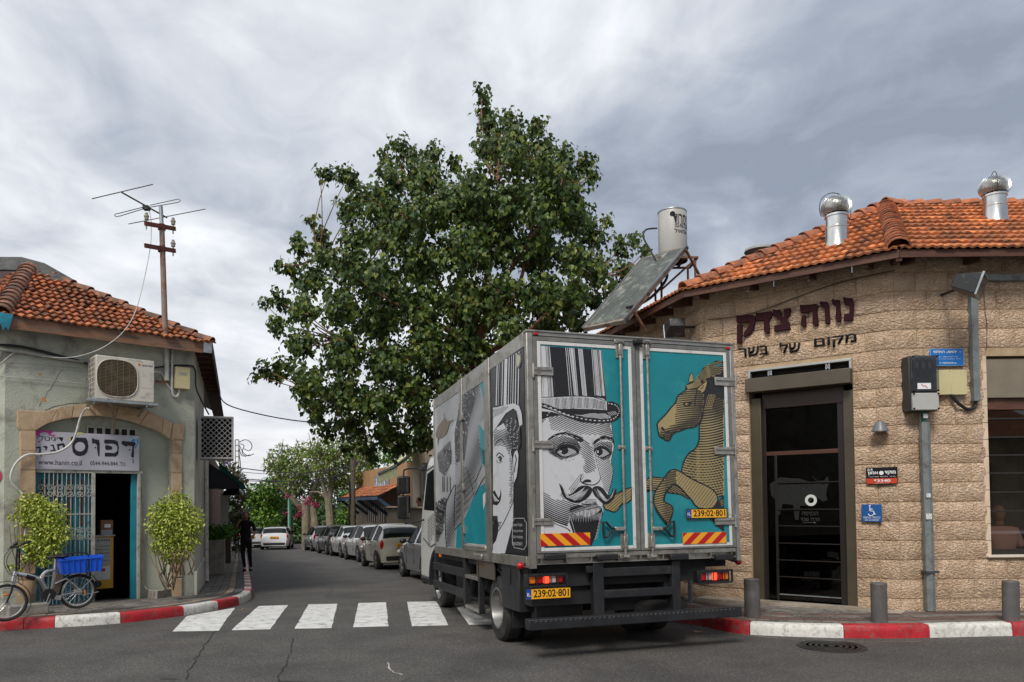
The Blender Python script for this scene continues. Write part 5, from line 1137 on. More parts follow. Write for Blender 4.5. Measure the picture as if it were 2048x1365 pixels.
# ============================================================ foliage
def leafmat(name, cols, rough=.45, spec=.4, trans=.12):
    if name in MATS: return MATS[name]
    m = bpy.data.materials.new(name); m.use_nodes = True; nt = m.node_tree; b = nt.nodes['Principled BSDF']; m.diffuse_color = (*cols[1][1], 1)
    g_ = N(nt, 'ShaderNodeNewGeometry'); tc = N(nt, 'ShaderNodeTexCoord'); n = N(nt, 'ShaderNodeTexNoise'); setin(n, Scale=.9, Detail=3.); nt.links.new(tc.outputs['Object'], n.inputs['Vector'])
    a = mth(nt, 'ADD', mth(nt, 'MULTIPLY', g_.outputs['Random Per Island'], .62), mth(nt, 'MULTIPLY', n.outputs[0], .38)); r = ramp(nt, cols); nt.links.new(a, r.inputs[0]); nt.links.new(r.outputs[0], b.inputs['Base Color'])
    b.inputs['Roughness'].default_value = rough; b.inputs['Specular IOR Level'].default_value = spec
    tr = N(nt, 'ShaderNodeBsdfTranslucent'); nt.links.new(r.outputs[0], tr.inputs[0]); mx = N(nt, 'ShaderNodeMixShader'); mx.inputs[0].default_value = trans
    o = nt.nodes['Material Output']; nt.links.new(b.outputs[0], mx.inputs[1]); nt.links.new(tr.outputs[0], mx.inputs[2]); nt.links.new(mx.outputs[0], o.inputs[0])
    MATS[name] = m; return m
def leaf_geo(c, d, n, s, kind='heart'):
    "one folded leaf: c stalk end, d towards the tip, n surface normal"
    d = d.normalized(); x = d.cross(n)
    if x.length < 1e-4: x = V((1, 0, 0))
    x.normalize(); n = x.cross(d)
    if kind == 'heart': pr = [(0, 0, 0), (.44, .16, .10), (.46, .46, .12), (.0, .55, -.02), (.14, .82, .02), (0, 1.18, -.10)]
    else: pr = [(0, 0, 0), (.22, .30, .05), (.24, .6, .06), (0, .5, -.02), (.1, .85, .02), (0, 1.05, -.05)]
    P_ = [c + x * (a * s) + d * (b * s) + n * (e * s) for a, b, e in pr]; Q_ = [c - x * (a * s) + d * (b * s) + n * (e * s) for a, b, e in pr]
    vs = [P_[0], P_[1], P_[2], P_[3], P_[4], P_[5], Q_[1], Q_[2], Q_[4]]
    return vs, [(0, 1, 2, 3), (3, 2, 4, 5), (0, 3, 7, 6), (3, 5, 8, 7)]
def rvec(r=random): 
    while 1:
        v = V((r.uniform(-1, 1), r.uniform(-1, 1), r.uniform(-1, 1)))
        if .05 < v.length < 1: return v.normalized()
def cloud(g, c, rad, n, s, kind='oval', droop=.5, shell=.5, rr=random, sq=1.):
    c = V(c); R = rad if isinstance(rad, tuple) else (rad,) * 3
    for _ in range(n):
        v = rvec(rr); k = shell + (1 - shell) * rr.random() ** .5 if rr.random() < .75 else rr.random(); p = c + V((v.x * R[0], v.y * R[1], v.z * R[2])) * k
        d = (v * .6 + rvec(rr) * .7 + V((0, 0, -droop))); nn = (v + rvec(rr) * .7 + V((0, 0, .5)))
        g.add(*leaf_geo(p, d, nn, s * rr.uniform(.65, 1.2), kind))
def limb(g, a, b, r0, r1, bend=.12, seg=6, n=6):
    a, b = V(a), V(b); L_ = (b - a).length; o = rvec() * L_ * bend; pts = []; rs = []
    for i in range(n + 1):
        t = i / n; pts.append(a.lerp(b, t) + o * sin(pi * t) + V((0, 0, 1)) * (-L_ * .06 * sin(pi * t))); rs.append(r0 + (r1 - r0) * t)
    g.tube(pts, rs, seg); return pts
# ---- bushes by the shop
M_bush = leafmat('variegated_leaf', [(.15, (.08, .13, .012)), (.38, (.22, .30, .025)), (.6, (.45, .52, .07)), (.85, (.68, .70, .20))], rough=.4, trans=.2)
M_twig = mat('twig_bark', (.17, .125, .085), rough=.9, var=.25, vscale=9, bump=.5)
def bush(label, blobs, base, Y, n, s, stems, group=None):
    b0 = P3(*base, Y); o = thing('potted_bush', label, 'bush', b0, group='yellow green bushes by the shop'); T = Matrix.Translation(-b0); g = MB(); g.T = T; tot = sum(b[2] ** 2 for b in blobs)
    for (x, y, r, dy) in blobs:
        c = P3(x, y, Y + dy); R_ = r / FPX * Y * 1.1; cloud(g, c, (R_, R_ * .8, R_), int(n * r * r / tot), s, 'oval', .45, .5); cloud(g, c, (R_ * 1.22, R_, R_ * 1.2), int(n * r * r / tot * .08), s * 1.05, 'oval', .3, .9)
    g.build('foliage', M_bush, o, angle=0, kind='stuff')
    for st in stems:
        g = MB(); g.T = T; pts = [P3(x, y, Y + dy) for x, y, dy in st]; g.tube(spline(pts, 4), [.014 - .010 * i / (4 * (len(pts) - 1)) for i in range(4 * (len(pts) - 1) + 1)], 6); g.build('stem', M_twig, o)
YB = 12.55
stems = []
for k in range(11):
    a = 338 + ru(-9, 9); b = a + (k - 5) * 9; stems.append([(a, 1180, ru(-.1, .1)), (a + (b - a) * .4 + ru(-4, 4), 1150, ru(-.15, .15)), (a + (b - a) * .8, 1115, ru(-.2, .2)), (b, 1075, ru(-.2, .2))])
for k in range(9): x = 345 + (k - 3) * 8; stems.append([(x, 1150, 0), (x + ru(-8, 14), 1125, -.2), (x + ru(-14, 24), 1098, -.3)])
bush('round yellow green bush on bare stems right of the shop door', [(350, 1045, 42, 0), (325, 1030, 24, -.1), (377, 1035, 26, -.1), (352, 1012, 27, 0), (330, 1075, 25, -.1), (370, 1075, 26, .0), (312, 1055, 16, 0), (388, 1058, 15, 0), (343, 1100, 18, -.1), (318, 1094, 14, 0), (372, 1100, 14, 0), (335, 1116, 10, -.1), (358, 1118, 9, 0)], (340, 1180), YB, 5600, .055, stems)
YB2 = 11.6
stems = [[(55 + ru(-5, 5), 1170, 0), (58 + ru(-8, 8), 1135, -.05), (65 + (k - 3) * 9, 1100, 0), (70 + (k - 3) * 12, 1060, 0)] for k in range(8)] + [[(60, 1140, 0), (30 + 6 * k, 1120 - 6 * k, -.1), (18 + 8 * k, 1050 - 20 * k, -.1)] for k in range(3)]
bush('taller yellow green bush behind the bicycle at the left of the shop door', [(75, 1025, 28, 0), (105, 1030, 26, 0), (60, 1010, 22, 0), (95, 1060, 28, 0), (118, 1065, 20, 0), (78, 1085, 22, 0), (105, 1095, 18, 0), (50, 1035, 16, 0), (62, 1112, 16, 0), (90, 1118, 14, 0), (48, 1085, 13, 0), (25, 1035, 6, 0), (20, 1132, 5, 0), (36, 1134, 7, 0)], (58, 1175), YB2, 4600, .054, stems)
pt = thing('clay_pot', 'large brown clay jar behind the bicycle holding the left bush', 'pot', P3(53, 1212, 11.55))
MB().lathe([(.09, 0), (.12, .05), (.135, .22), (.13, .34), (.105, .40), (.115, .42), (.10, .42), (.09, .38)], 22).build('jar', mat('brown_clay', (.30, .20, .11), rough=.8, var=.15), pt)
bt = thing('plastic_bottle', 'big clear plastic bottle standing beside the clay jar behind the bicycle', 'bottle', P3(74, 1210, 11.4))
MB().lathe([(.055, 0), (.06, .02), (.06, .20), (.05, .25), (.02, .30), (.02, .33), (0, .33)], 18).build('bottle_body', glassmat('bottle_plastic', (.80, .85, .85)), bt); MB().lathe([(.056, .01), (.056, .05), (0, .05)], 16).build('water', mat('bottle_base', (.25, .32, .30), rough=.1), bt)
def bed(name, label, pts, h, wd, off=0.):
    P_ = [gp(x, y, KH - .01) for x, y in pts]; o = thing(name, label, 'planter', P_[0]); T = Matrix.Translation(-P_[0])
    for a, b in zip(P_[:-1], P_[1:]): g = MB(); g.T = T; g.beam(a + V((0, 0, h / 2)), b + V((0, 0, h / 2)), wd, h); g.build('kerb_block', M_conc, o, bevel=.012)
    return o
bed('concrete_bed', 'low rough concrete bed edge round the bush right of the shop door', [(283, 1190), (310, 1199), (384, 1187)], .15, .09)
g0 = thing('concrete_block', 'low concrete block behind the front wheel of the bicycle', 'block', gp(68, 1229, KH)); MB().box((-.32, -.1, 0), (.17, .12, .15)).build('block', M_conc, g0, bevel=.012); g0.rotation_euler.z = .75
# ---- bicycle
BF = Frame((-6.85, 9.95, 0), (.70, .714, 0)); Bp = lambda x, y, off=0: BF.P(x, y, off)
bike = thing('folding_bicycle', 'silver folding electric bicycle leaning by the kerb with a blue crate on its rack', 'bicycle', BF.m)
M_alu = mat('polished_aluminium', (.60, .60, .60), rough=.22, metal=.9, var=.05); M_rub = mat('tyre_rubber', (.018, .018, .018), rough=.8, var=.2, vscale=30); M_rimm = mat('rim_metal', (.55, .55, .53), rough=.3, metal=.7)
def bwheel(c, r):
    t = MB(); t.T = Matrix.Translation(c); n = 40; t.tube([(r * .93 * cos(2 * pi * k / n), 0, r * .93 * sin(2 * pi * k / n)) for k in range(n)], r * .075, 8, closed=True); w_ = t.build('wheel', M_rub, bike)
    g = MB(); g.T = Matrix.Translation(c); g.tube([(r * .80 * cos(2 * pi * k / n), 0, r * .80 * sin(2 * pi * k / n)) for k in range(n)], r * .045, 6, closed=True); g.build('rim', M_rimm, w_)
    for k in range(20):
        a = 2 * pi * k / 20; b = a + (.5 if k % 2 else -.5); g = MB(); g.T = Matrix.Translation(c); g.cyl((.03 * cos(b), .02 * (1 if k % 2 else -1), .03 * sin(b)), (r * .79 * cos(a), 0, r * .79 * sin(a)), .0022, 4); g.build('spoke', M_rimm, w_, angle=0)
    g = MB(); g.T = Matrix.Translation(c); g.cyl((0, -.05, 0), (0, .05, 0), .045 if c.x > .5 else .03, 14); g.build('hub', M_alu, w_)
fw, rw = Bp(13, 1206), Bp(156, 1183); rF = .25
fw.y = rw.y = 0; bwheel(fw, rF); bwheel(rw, .245)
def bt_(pts, r, m=M_alu, nm='frame_tube', off=0, k=5): g = MB(); g.tube(spline([Bp(x, y, off) for x, y in pts], k) if len(pts) > 2 else [Bp(x, y, off) for x, y in pts], r, 10); return g.build(nm, m, bike)
bt_([(32, 1143), (28, 1157), (25, 1170)], .026, nm='head_tube'); bt_([(33, 1148), (60, 1153), (80, 1160), (90, 1176), (98, 1190)], .030, nm='main_tube'); bt_([(52, 1152), (70, 1157)], .034, M_black, 'frame_sleeve'); bt_([(80, 1162), (86, 1150), (95, 1143), (109, 1140)], .024, nm='arched_tube')
bt_([(112, 1118), (109, 1150), (102, 1190)], .020, nm='seat_tube'); bt_([(121, 1191), (162, 1183)], .012, nm='chain_stay', off=-.06); bt_([(110, 1168), (127, 1160), (136, 1160), (162, 1181)], .012, nm='seat_stay', off=-.06)
for o_ in (-.05, .05): bt_([(26, 1170), (22, 1185), (13, 1206)], .013, M_black, 'fork_leg', o_)
bt_([(33, 1143), (33, 1120), (35, 1097)], .014, M_black, 'stem', -.012); bt_([(38, 1140), (39, 1100)], .011, M_black, 'stem')
g = MB(); a, b = Bp(24, 1094, -.14), Bp(50, 1086, .16); g.tube([a, Bp(34, 1095, -.05), Bp(40, 1092, .05), b], .011, 8); g.build('handlebar', M_black, bike)
for (x0_, y0_, x1_, y1_, of) in ((46, 1088, 62, 1083, .1), (20, 1096, 28, 1092, -.2)): g = MB(); g.tube([Bp(x0_, y0_, of), Bp(x1_, y1_, of)], .018, 8); g.build('grip', M_black, bike)
MB().ball(Bp(31, 1088.5, -.05), .028, 14, 10).build('bell', M_black, bike)
for pts in ([(28, 1095), (12, 1108), (8, 1125), (16, 1145), (28, 1152)], [(30, 1096), (16, 1112), (14, 1130), (24, 1148)], [(36, 1146), (38, 1165), (44, 1170), (46, 1160), (40, 1152)]): bt_(pts, .004, M_cab, 'brake_cable', -.08)
bt_([(15, 1100), (24, 1095)], .007, M_black, 'brake_lever', -.1); bt_([(38, 1097), (50, 1106)], .010, M_teal, 'bag_strap', -.02)
sd_ = MB(); c = Bp(112, 1114); sd_.ball(c, (.13, .07, .028), 16, 8); sd_.ball(c + V((.09, 0, .005)), (.07, .085, .03), 14, 8); sd_.build('saddle', M_black, bike)
q = [Bp(*p, -.045) for p in ((112, 1147), (106, 1190), (117, 1192), (129, 1149))]; MB().prism(q, (0, .09, 0)).build('battery', mat('battery_brown', (.13, .10, .08), rough=.3, metal=.5), bike, bevel=.006, fix=True); q = [Bp(*p, -.05) for p in ((106, 1190), (105, 1199), (122, 1201), (124, 1193))]; MB().prism(q, (0, .1, 0)).build('controller_box', M_alu, bike, bevel=.005, fix=True)
def fender(c, r, a0, a1, m=M_black):
    vs = []; n = 16
    for i in range(n + 1):
        a = radians(a0 + (a1 - a0) * i / n)
        for w_ in (-.03, 0, .03): rr_ = r + (.008 if w_ == 0 else 0); vs.append((c.x + rr_ * cos(a), w_, c.z + rr_ * sin(a)))
    MB().add(vs, [(i * 3 + k, i * 3 + k + 1, i * 3 + k + 4, i * 3 + k + 3) for i in range(n) for k in (0, 1)]).build('fender', m, bike)
fender(fw, .285, -35, 110); fender(rw, .275, 10, 165)
bt_([(96, 1196), (100, 1188), (92, 1206), (88, 1208), (98, 1208), (101, 1198)], .006, M_alu, 'pedal', -.09); MB().lathe([(.085, -.004), (.085, .004), (.05, .004)], 24, axis='Y', o=Bp(98, 1190, -.05)).build('chainring', M_black, bike)
bt_([(168, 1190), (197, 1184)], .006, M_alu, 'side_stand', -.08); bt_([(98, 1113), (126, 1118), (176, 1142), (180, 1150)], .008, M_black, 'rack_rail', .0)
for x, y in ((160, 1146), (176, 1145), (183, 1158)): bt_([(x, y), (158, 1183)], .006, M_alu if x > 180 else M_black, 'rack_stay', -.05)
MB().ball(Bp(13, 1190, -.05), (.035, .015, .015), 12, 8).build('front_reflector', mat('reflector_orange', (.7, .18, .01), rough=.2), bike); MB().ball(Bp(170, 1186, -.04), (.013, .012, .045), 12, 8).build('spoke_reflector', MATS['reflector_orange'], bike)
bt_([(97, 1120), (97, 1108), (100, 1104)], .006, M_black, 'lock_cable'); bt_([(120, 1112), (140, 1107), (168, 1106), (176, 1110), (177, 1128), (174, 1142)], .009, M_black, 'lock_cable', -.20)
bike.data = None
def crate():
    c = Bp(161, 1144, 0); o = thing('blue_crate', 'ribbed bright blue plastic crate tied on the bicycle rack', 'crate', BF.m @ Matrix.Translation(c) @ Matrix.Rotation(radians(-3), 4, 'Y') @ Matrix.Rotation(radians(-8), 4, 'Z')); M_bl = mat('crate_blue', (.01, .10, .62), rough=.35, var=.08)
    L_, W_, H_ = .27, .19, .20; g = MB(); lo = .90
    v = [(-L_ * lo, -W_ * lo, 0), (L_ * lo, -W_ * lo, 0), (L_ * lo, W_ * lo, 0), (-L_ * lo, W_ * lo, 0), (-L_, -W_, H_), (L_, -W_, H_), (L_, W_, H_), (-L_, W_, H_)]
    t = .008; vi = [(x * .95, y * .93, z + (t if z == 0 else 0)) for x, y, z in v]
    g.add(v + vi, [(0, 3, 2, 1), (0, 1, 5, 4), (1, 2, 6, 5), (2, 3, 7, 6), (3, 0, 4, 7), (8, 9, 10, 11), (8, 12, 13, 9), (9, 13, 14, 10), (10, 14, 15, 11), (11, 15, 12, 8), (4, 5, 13, 12), (5, 6, 14, 13), (6, 7, 15, 14), (7, 4, 12, 15)]); g.build('shell', M_bl, o, angle=0)
    g = MB(); e = .012
    for a, b in (((-L_, -W_ - .0, H_), (L_, -W_, H_)), ((-L_, W_, H_), (L_, W_, H_)), ((-L_, -W_, H_), (-L_, W_, H_)), ((L_, -W_, H_), (L_, W_, H_))): MB().beam(a, b, .024, .022).build('rim', M_bl, o)
    for k in range(8): x = -L_ * .92 + 2 * L_ * .92 * k / 7; MB().beam((x * .93, -W_ * .90 - .006, .004), (x, -W_ - .006, H_ - .012), .014, .012, up=(1, 0, 0)).build('rib', M_bl, o, angle=0)
crate()
# ---- side street, left: dark shop with awnings, planters
per3 = V((per.x, per.y, 0)); AF = lambda t: Frame((S0.x + SSIDE.x * t, S0.y + SSIDE.y * t, 0), (per.x, per.y, 0))
def awning(label, t0, t1, p0, prof, m, m2, val=.14):
    F_ = AF(t0); o = thing('awning', label, 'awning', F_.m); pr = [F_.W(*q) for q in prof]; L_ = t1 - t0
    g = MB(); (xa, za), (xb, zb_) = pr[0], pr[1]; g.add([(xa, 0, za), (xb, 0, zb_), (xb, L_, zb_), (xa, L_, za), (xb, 0, zb_ - val), (xb, L_, zb_ - val)], [(0, 1, 2, 3), (1, 4, 5, 2)]); g.build('fabric', m, o, angle=0)
    g = MB(); g.add([(xa, .005, za), (xa, .005, zb_ - val), (xb, .005, zb_ - val), (xb, .005, zb_)], [(0, 1, 2, 3)]); g.build('side_flap', m2, o, angle=0)
    for t in (0, L_): g = MB(); g.beam((xa, t + .02, za - .02), (xb, t + .02, zb_ - .02), .03, .03); g.build('arm', M_black, o)
M_awb = mat('black_canvas', (.012, .013, .015), rough=.9, var=.2); M_awg = mat('teal_canvas', (.010, .095, .085), rough=.85, var=.15)
awning('black canvas awning over the dark shop front on the left side of the street', 4.1, 7.2, None, [(411, 922), (479, 968)], M_awb, M_awb, .12)
awning('dark teal awning just beyond the black one on the left side of the street', 7.3, 11, None, [(438, 925), (491, 972)], M_awg, M_awg, .10)
dk = thing('dark_shopfront', 'black timber shop front with a white shutter on the left side of the street', 'shopfront', SS.m @ Matrix.Translation((4.1, 0, 0)))
M_dkt = mat('dark_timber', (.02, .02, .022), rough=.6, var=.3)
bx('front_wall', (0, .1, -1.3), (7.5, .28, 3.2), mat('dark_wall', (.03, .028, .028), rough=.8), dk)
for k in range(9): bx('timber_post', (.2 + k * .32, .02, -1.0), (.27 + k * .32, .1, 2.2), M_dkt if k % 3 else M_steel, dk)

sh = thing('white_shutter', 'open white wooden shutter standing out from the dark shop front', 'shutter', AF(8.0).m)
x0, z0 = AF(8.0).W(441, 1046); x1, z1 = AF(8.0).W(457, 987); M_wp = mat('white_gloss', (.62, .62, .60), rough=.5)
for a, b in (((x0, 0, z0), (x0 + .05, .03, z1)), ((x1 - .05, 0, z0), (x1, .03, z1)), ((x0 + .05, 0, z1 - .06), (x1 - .05, .03, z1)), ((x0 + .05, 0, z0), (x1 - .05, .03, z0 + .06)), ((x0 + .05, 0, (z0 + z1) / 2 - .02), (x1 - .05, .03, (z0 + z1) / 2 + .02))): bx('rail', a, b, M_wp, sh)
bx('panel', (x0 + .05, .01, z0 + .06), (x1 - .05, .02, z1 - .06), M_wp, sh)
lsp = AF(6.4).m @ AF(5.2).P(466, 990); ls = thing('pendant_lamp', 'large black dome lamp shade hanging under the awnings on the left', 'lamp', lsp)
MB().lathe([(.04, .24), (.07, .20), (.17, .17), (.25, .08), (.27, .0), (.265, .0), (.2, .1)], 26).build('shade', mat('black_enamel', (.02, .02, .022), rough=.25), ls); MB().cyl((0, 0, .22), (0, 0, .5), .012, 8).build('cord', M_black, ls)
M_fern = leafmat('fern_green', [(.15, (.03, .10, .012)), (.5, (.09, .24, .02)), (.85, (.20, .36, .05))])
def planter(label, x0_, x1_, yb, yt, m, plants, kind='oval'):
    c = gp((x0_ + x1_) / 2, yb, KH); wd = (x1_ - x0_) / FPX * c.y; F_ = Frame(c, (per.x, per.y, 0)); h = P3(x0_, yt, c.y).z - c.z; o = thing('planter_box', label, 'planter', F_.m, group='tall planters on the left pavement')
    bx('box', (-wd / 2, 0, 0), (wd / 2, .55, h), m, o, bevel=.01); bx('soil', (-wd / 2 + .03, .03, h), (wd / 2 - .03, .52, h + .004), M_joint, o)
    g = MB()
    for _ in range(plants):
        b = V((ru(-wd / 2, wd / 2), ru(.05, .5), h)); d = V((ru(-1, 1), ru(-1.3, 1), ru(.7, 2.0))).normalized(); l = ru(.28, .6)
        for k in range(7): t = (k + 1) / 7; p = b + d * l * t + V((0, 0, -.16 * t * t)); g.add(*leaf_geo(p, rvec() + d * .6, rvec() + V((0, 0, 1)), ru(.07, .12), 'oval'))
    g.build('fern_foliage', M_fern, o, angle=0, kind='stuff'); return o, h, wd
planter('tall pale concrete planter with ferns beside the downpipe', 412, 448.5, 1150, 1080, mat('planter_concrete', (.38, .36, .30), rough=.85, var=.12, vscale=3, dirt=(.17, .16, .13), dscale=2.5), 150)
planter('brown planter with ferns behind the pale concrete one', 447, 461, 1127, 1073, mat('planter_brown', (.10, .07, .055), rough=.8), 90)
# flowering vine on the left
M_vine = leafmat('vine_leaf', [(.15, (.03, .06, .012)), (.45, (.10, .12, .03)), (.7, (.20, .18, .06)), (.9, (.13, .22, .05))]); M_viol = mat('violet_petal', (.30, .22, .50), rough=.7)
vn = thing('flowering_vine', 'climbing vine with small violet flowers hanging beyond the awnings on the left', 'vine', P3(470, 1120, 27)); T = Matrix.Translation(-P3(470, 1120, 27)); g = MB(); g.T = T; fl = MB(); fl.T = T
for (x, y, r, n) in ((472, 1000, 14, 260), (478, 1030, 16, 320), (470, 1060, 14, 260), (485, 985, 12, 200), (488, 1050, 12, 220), (492, 1075, 10, 180), (465, 1035, 10, 120), (455, 930, 12, 150), (447, 918, 8, 80), (468, 945, 12, 140), (482, 960, 10, 120), (478, 1090, 12, 180)):
    cloud(g, P3(x, y, 27 + ru(-.5, .5)), (r / FPX * 27, .5, r / FPX * 27), n, .13, 'oval', .5)
    for _ in range(5): c = P3(x + ru(-r, r) * .8, y + ru(-r, r) * .8, 26.4); [fl.add(*leaf_geo(c + rvec() * .04, rvec(), rvec(), .07, 'oval')) for _ in range(4)]
g.build('foliage', M_vine, vn, angle=0, kind='stuff'); fl.build('blossoms', M_viol, vn, angle=0, kind='stuff')
vw = thing('garden_wall', 'brown wall overgrown by the vine on the left side of the street', 'wall', SS.m @ Matrix.Translation((12.2, .1, 0))); bx('wall_body', (0, 0, -1.8), (22, .3, 3.4), mat('brown_wall', (.13, .075, .05), rough=.9, var=.3, vscale=2), vw)  # extra height added out of view so parked cars' windows mirror wall, not sky
# ---- lattice utility pole with cable bundle
up_ = P3(474, 1120, 30); lp_ = thing('lattice_pole', 'pale steel lattice utility pole with a bundle of looped cables at its top', 'utility pole', up_); T = Matrix.Translation(-up_); M_lp = mat('pole_pale', (.30, .30, .27), rough=.7)
a0, a1 = P3(470.5, 1120, 30), P3(470.5, 880, 30); b0, b1 = P3(477.5, 1120, 30), P3(477.5, 880, 30)
for p, q in ((a0, a1), (b0, b1)):
    g = MB(); g.T = T; g.beam(p, q, .035, .035); g.build('upright', M_lp, lp_)
for k in range(18): t = .2 + k * .8 / 17; g = MB(); g.T = T; g.beam(a0.lerp(a1, t), b0.lerp(b1, t), .02, .05); g.build('rung', M_lp, lp_)
for pts in ([(478, 885), (490, 880), (500, 884), (504, 894), (498, 902), (488, 898)], [(478, 890), (486, 905), (496, 912), (508, 908)], [(478, 896), (484, 912), (500, 910)], [(477, 900), (481, 930), (480, 960), (479, 985)], [(480, 888), (488, 892), (484, 906), (492, 914)]): g = MB(); g.T = T; g.tube(spline([P3(x, y, 29.8) for x, y in pts], 6), .016, 6); g.build('looped_cable', M_cab, lp_)
# ---- overhead wires
M_wire = mat('overhead_wire', (.05, .05, .055), rough=.7)
for i, (ya, yb, xb_, r) in enumerate(((936, 926, 722, .020), (944, 925, 740, .012), (957, 938, 722, .02), (961, 933, 735, .016), (965, 944, 700, .012), (968, 946, 715, .012))):
    a, b = P3(478, ya, 30), P3(xb_, yb, 38); o = thing('overhead_wire', f'{("topmost","second","third","fourth","fifth","lowest")[i]} of the six dark wires crossing the street from the lattice pole', 'wire', a, group='overhead wires across the street')
    MB().tube([a.lerp(b, k / 14) - a - V((0, 0, .35 * sin(pi * k / 14))) for k in range(15)], r, 5).build('wire', M_wire, o)
# ---- woman on the phone
wp = gp(489, 1139, KH); wp = V((-.3595 * 20.9, 20.9, gz(20.9) + KH)); wm = thing('person', 'woman dressed in black talking on a phone, walking along the left pavement', 'person', wp)
M_cloth = mat('black_clothes', (.008, .008, .010), rough=.85, bump=.4, bscale=20); M_skw = mat('skin_tan', (.42, .21, .13), rough=.5); M_hair = mat('dark_hair', (.02, .013, .009), rough=.5)
J = [((0, 0, .93), (.15, .10)), ((0, 0, 1.08), (.125, .09)), ((0, 0, 1.26), (.16, .105)), ((0, 0, 1.38), (.15, .08)), ((0, .0, 1.45), (.055, .055)), ((-.085, 0, .86), .095), ((.085, 0, .86), .095), ((-.075, -.03, .48), .062), ((.085, .04, .48), .062), ((-.03, -.02, .10), .042), ((.12, .05, .10), .042), ((-.185, 0, 1.37), .055), ((.185, 0, 1.37), .055), ((-.26, -.03, 1.16), .052), ((.255, .0, 1.12), .052)]
skin_body('body', J, [(0, 1), (1, 2), (2, 3), (3, 4), (0, 5), (0, 6), (5, 7), (6, 8), (7, 9), (8, 10), (3, 11), (3, 12), (11, 13), (12, 14)], M_cloth, wm)
skin_body('forearm', [((-.25, -.03, 1.18), .036), ((-.21, -.12, 1.30), .030), ((-.145, -.10, 1.41), .028), ((-.13, -.09, 1.47), .024)], [(0, 1), (1, 2), (2, 3)], M_skw, wm, 1)
skin_body('forearm', [((.255, 0, 1.14), .036), ((.25, -.08, 1.02), .030), ((.20, -.15, .96), .026), ((.18, -.16, .89), .028)], [(0, 1), (1, 2), (2, 3)], M_skw, wm, 1)
g = MB(); g.ball((0, -.01, 1.565), (.072, .088, .105), 18, 14); g.ball((0, -.10, 1.55), (.012, .018, .02), 8, 6); g.tube([(0, .01, 1.42), (0, 0, 1.50)], [.05, .045], 10); g.build('head', M_skw, wm)
g = MB(); g.ball((0, .02, 1.60), (.082, .09, .095), 18, 12); g.ball((.07, .03, 1.46), (.035, .04, .11), 12, 8); g.ball((-.03, .08, 1.52), (.06, .05, .1), 12, 8); g.build('hair', M_hair, wm)
for x in (-.028, .028): MB().ball((x, -.088, 1.585), (.014, .008, .006), 8, 6).build('eye', M_blk, wm)
MB().box((-.030 - .02, -.095, 1.518), (.025, -.09, 1.526)).build('mouth', mat('lips', (.22, .05, .04)), wm)
bx('phone', (-.12, -.11, 1.46), (-.10, -.03, 1.60), M_black, wm, bevel=.004)
for x, y in ((-.03, -.05), (.12, .02)): g = MB(); g.ball((x, y, .045), (.045, .12, .045), 12, 8); g.build('shoe', M_black, wm)
# ============================================================ the delivery truck
fw3 = V((-.314, .949, -.028)).normalized(); rt3 = V((.949, .314, 0)).normalized(); upv = rt3.cross(fw3).normalized()
TO = V((.186, 7.67, .021))
TR = Frame(TO, rt3, upv); TSd = Frame(TO, -fw3, upv)
truck = thing('delivery_truck', 'box delivery truck printed with a moustached man in a top hat and a rearing horse', 'truck', TR.m)
RW = TR.W
def SW(px, py, off=0.): x, z = TSd.W(px, py, off); return (-x, z)
M_al = mat('truck_aluminium', (.36, .345, .31), rough=.38, metal=.75, var=.14, vscale=7, dirt=(.17, .15, .12), dscale=5, damt=.3, rvar=.1)
M_alw = mat('pale_extrusion', (.62, .62, .60), rough=.4, var=.06, dirt=(.35, .33, .3), dscale=6, damt=.25)
M_seal = mat('rubber_seal', (.13, .13, .125), rough=.7, dirt=(.2, .19, .17), dscale=7)
M_pteal = mat('print_teal', (.004, .20, .235), rough=.32, var=.10, vscale=1.6, dirt=(.02, .25, .28), dscale=3, damt=.3, detail=8)
M_pblk = mat('print_black', (.011, .011, .013), rough=.35, dirt=(.035, .034, .032), dscale=3, damt=.3); M_pwht = mat('print_white', (.54, .55, .57), rough=.35, var=.03, dirt=(.42, .41, .38), dscale=3, damt=.25)
M_pgold = mat('print_gold', (.34, .265, .12), rough=.38, var=.05); M_pgrey = mat('print_grey', (.33, .34, .345), rough=.35, var=.22, vscale=1.5)
M_tyre = mat('truck_tyre', (.016, .016, .016), rough=.85, dirt=(.045, .04, .035), dscale=6); M_trim = mat('truck_rim', (.25, .25, .245), rough=.4, metal=.6, dirt=(.16, .14, .12), dscale=8, damt=.4)
M_cabw = mat('cab_white', (.60, .60, .57), rough=.25, coat=.5, var=.02); M_und = mat('underbody', (.013, .013, .014), rough=.8, var=.3)
ZB = .5 * (RW(1060, 1124)[1] + RW(1470, 1121)[1]); ZT = .5 * (RW(1062, 662)[1] + RW(1468, 691)[1]); WX = RW(1471, 900)[0]; LB_ = SW(870.5, 950)[0]
print('TRUCK', ZB, ZT, WX, LB_)
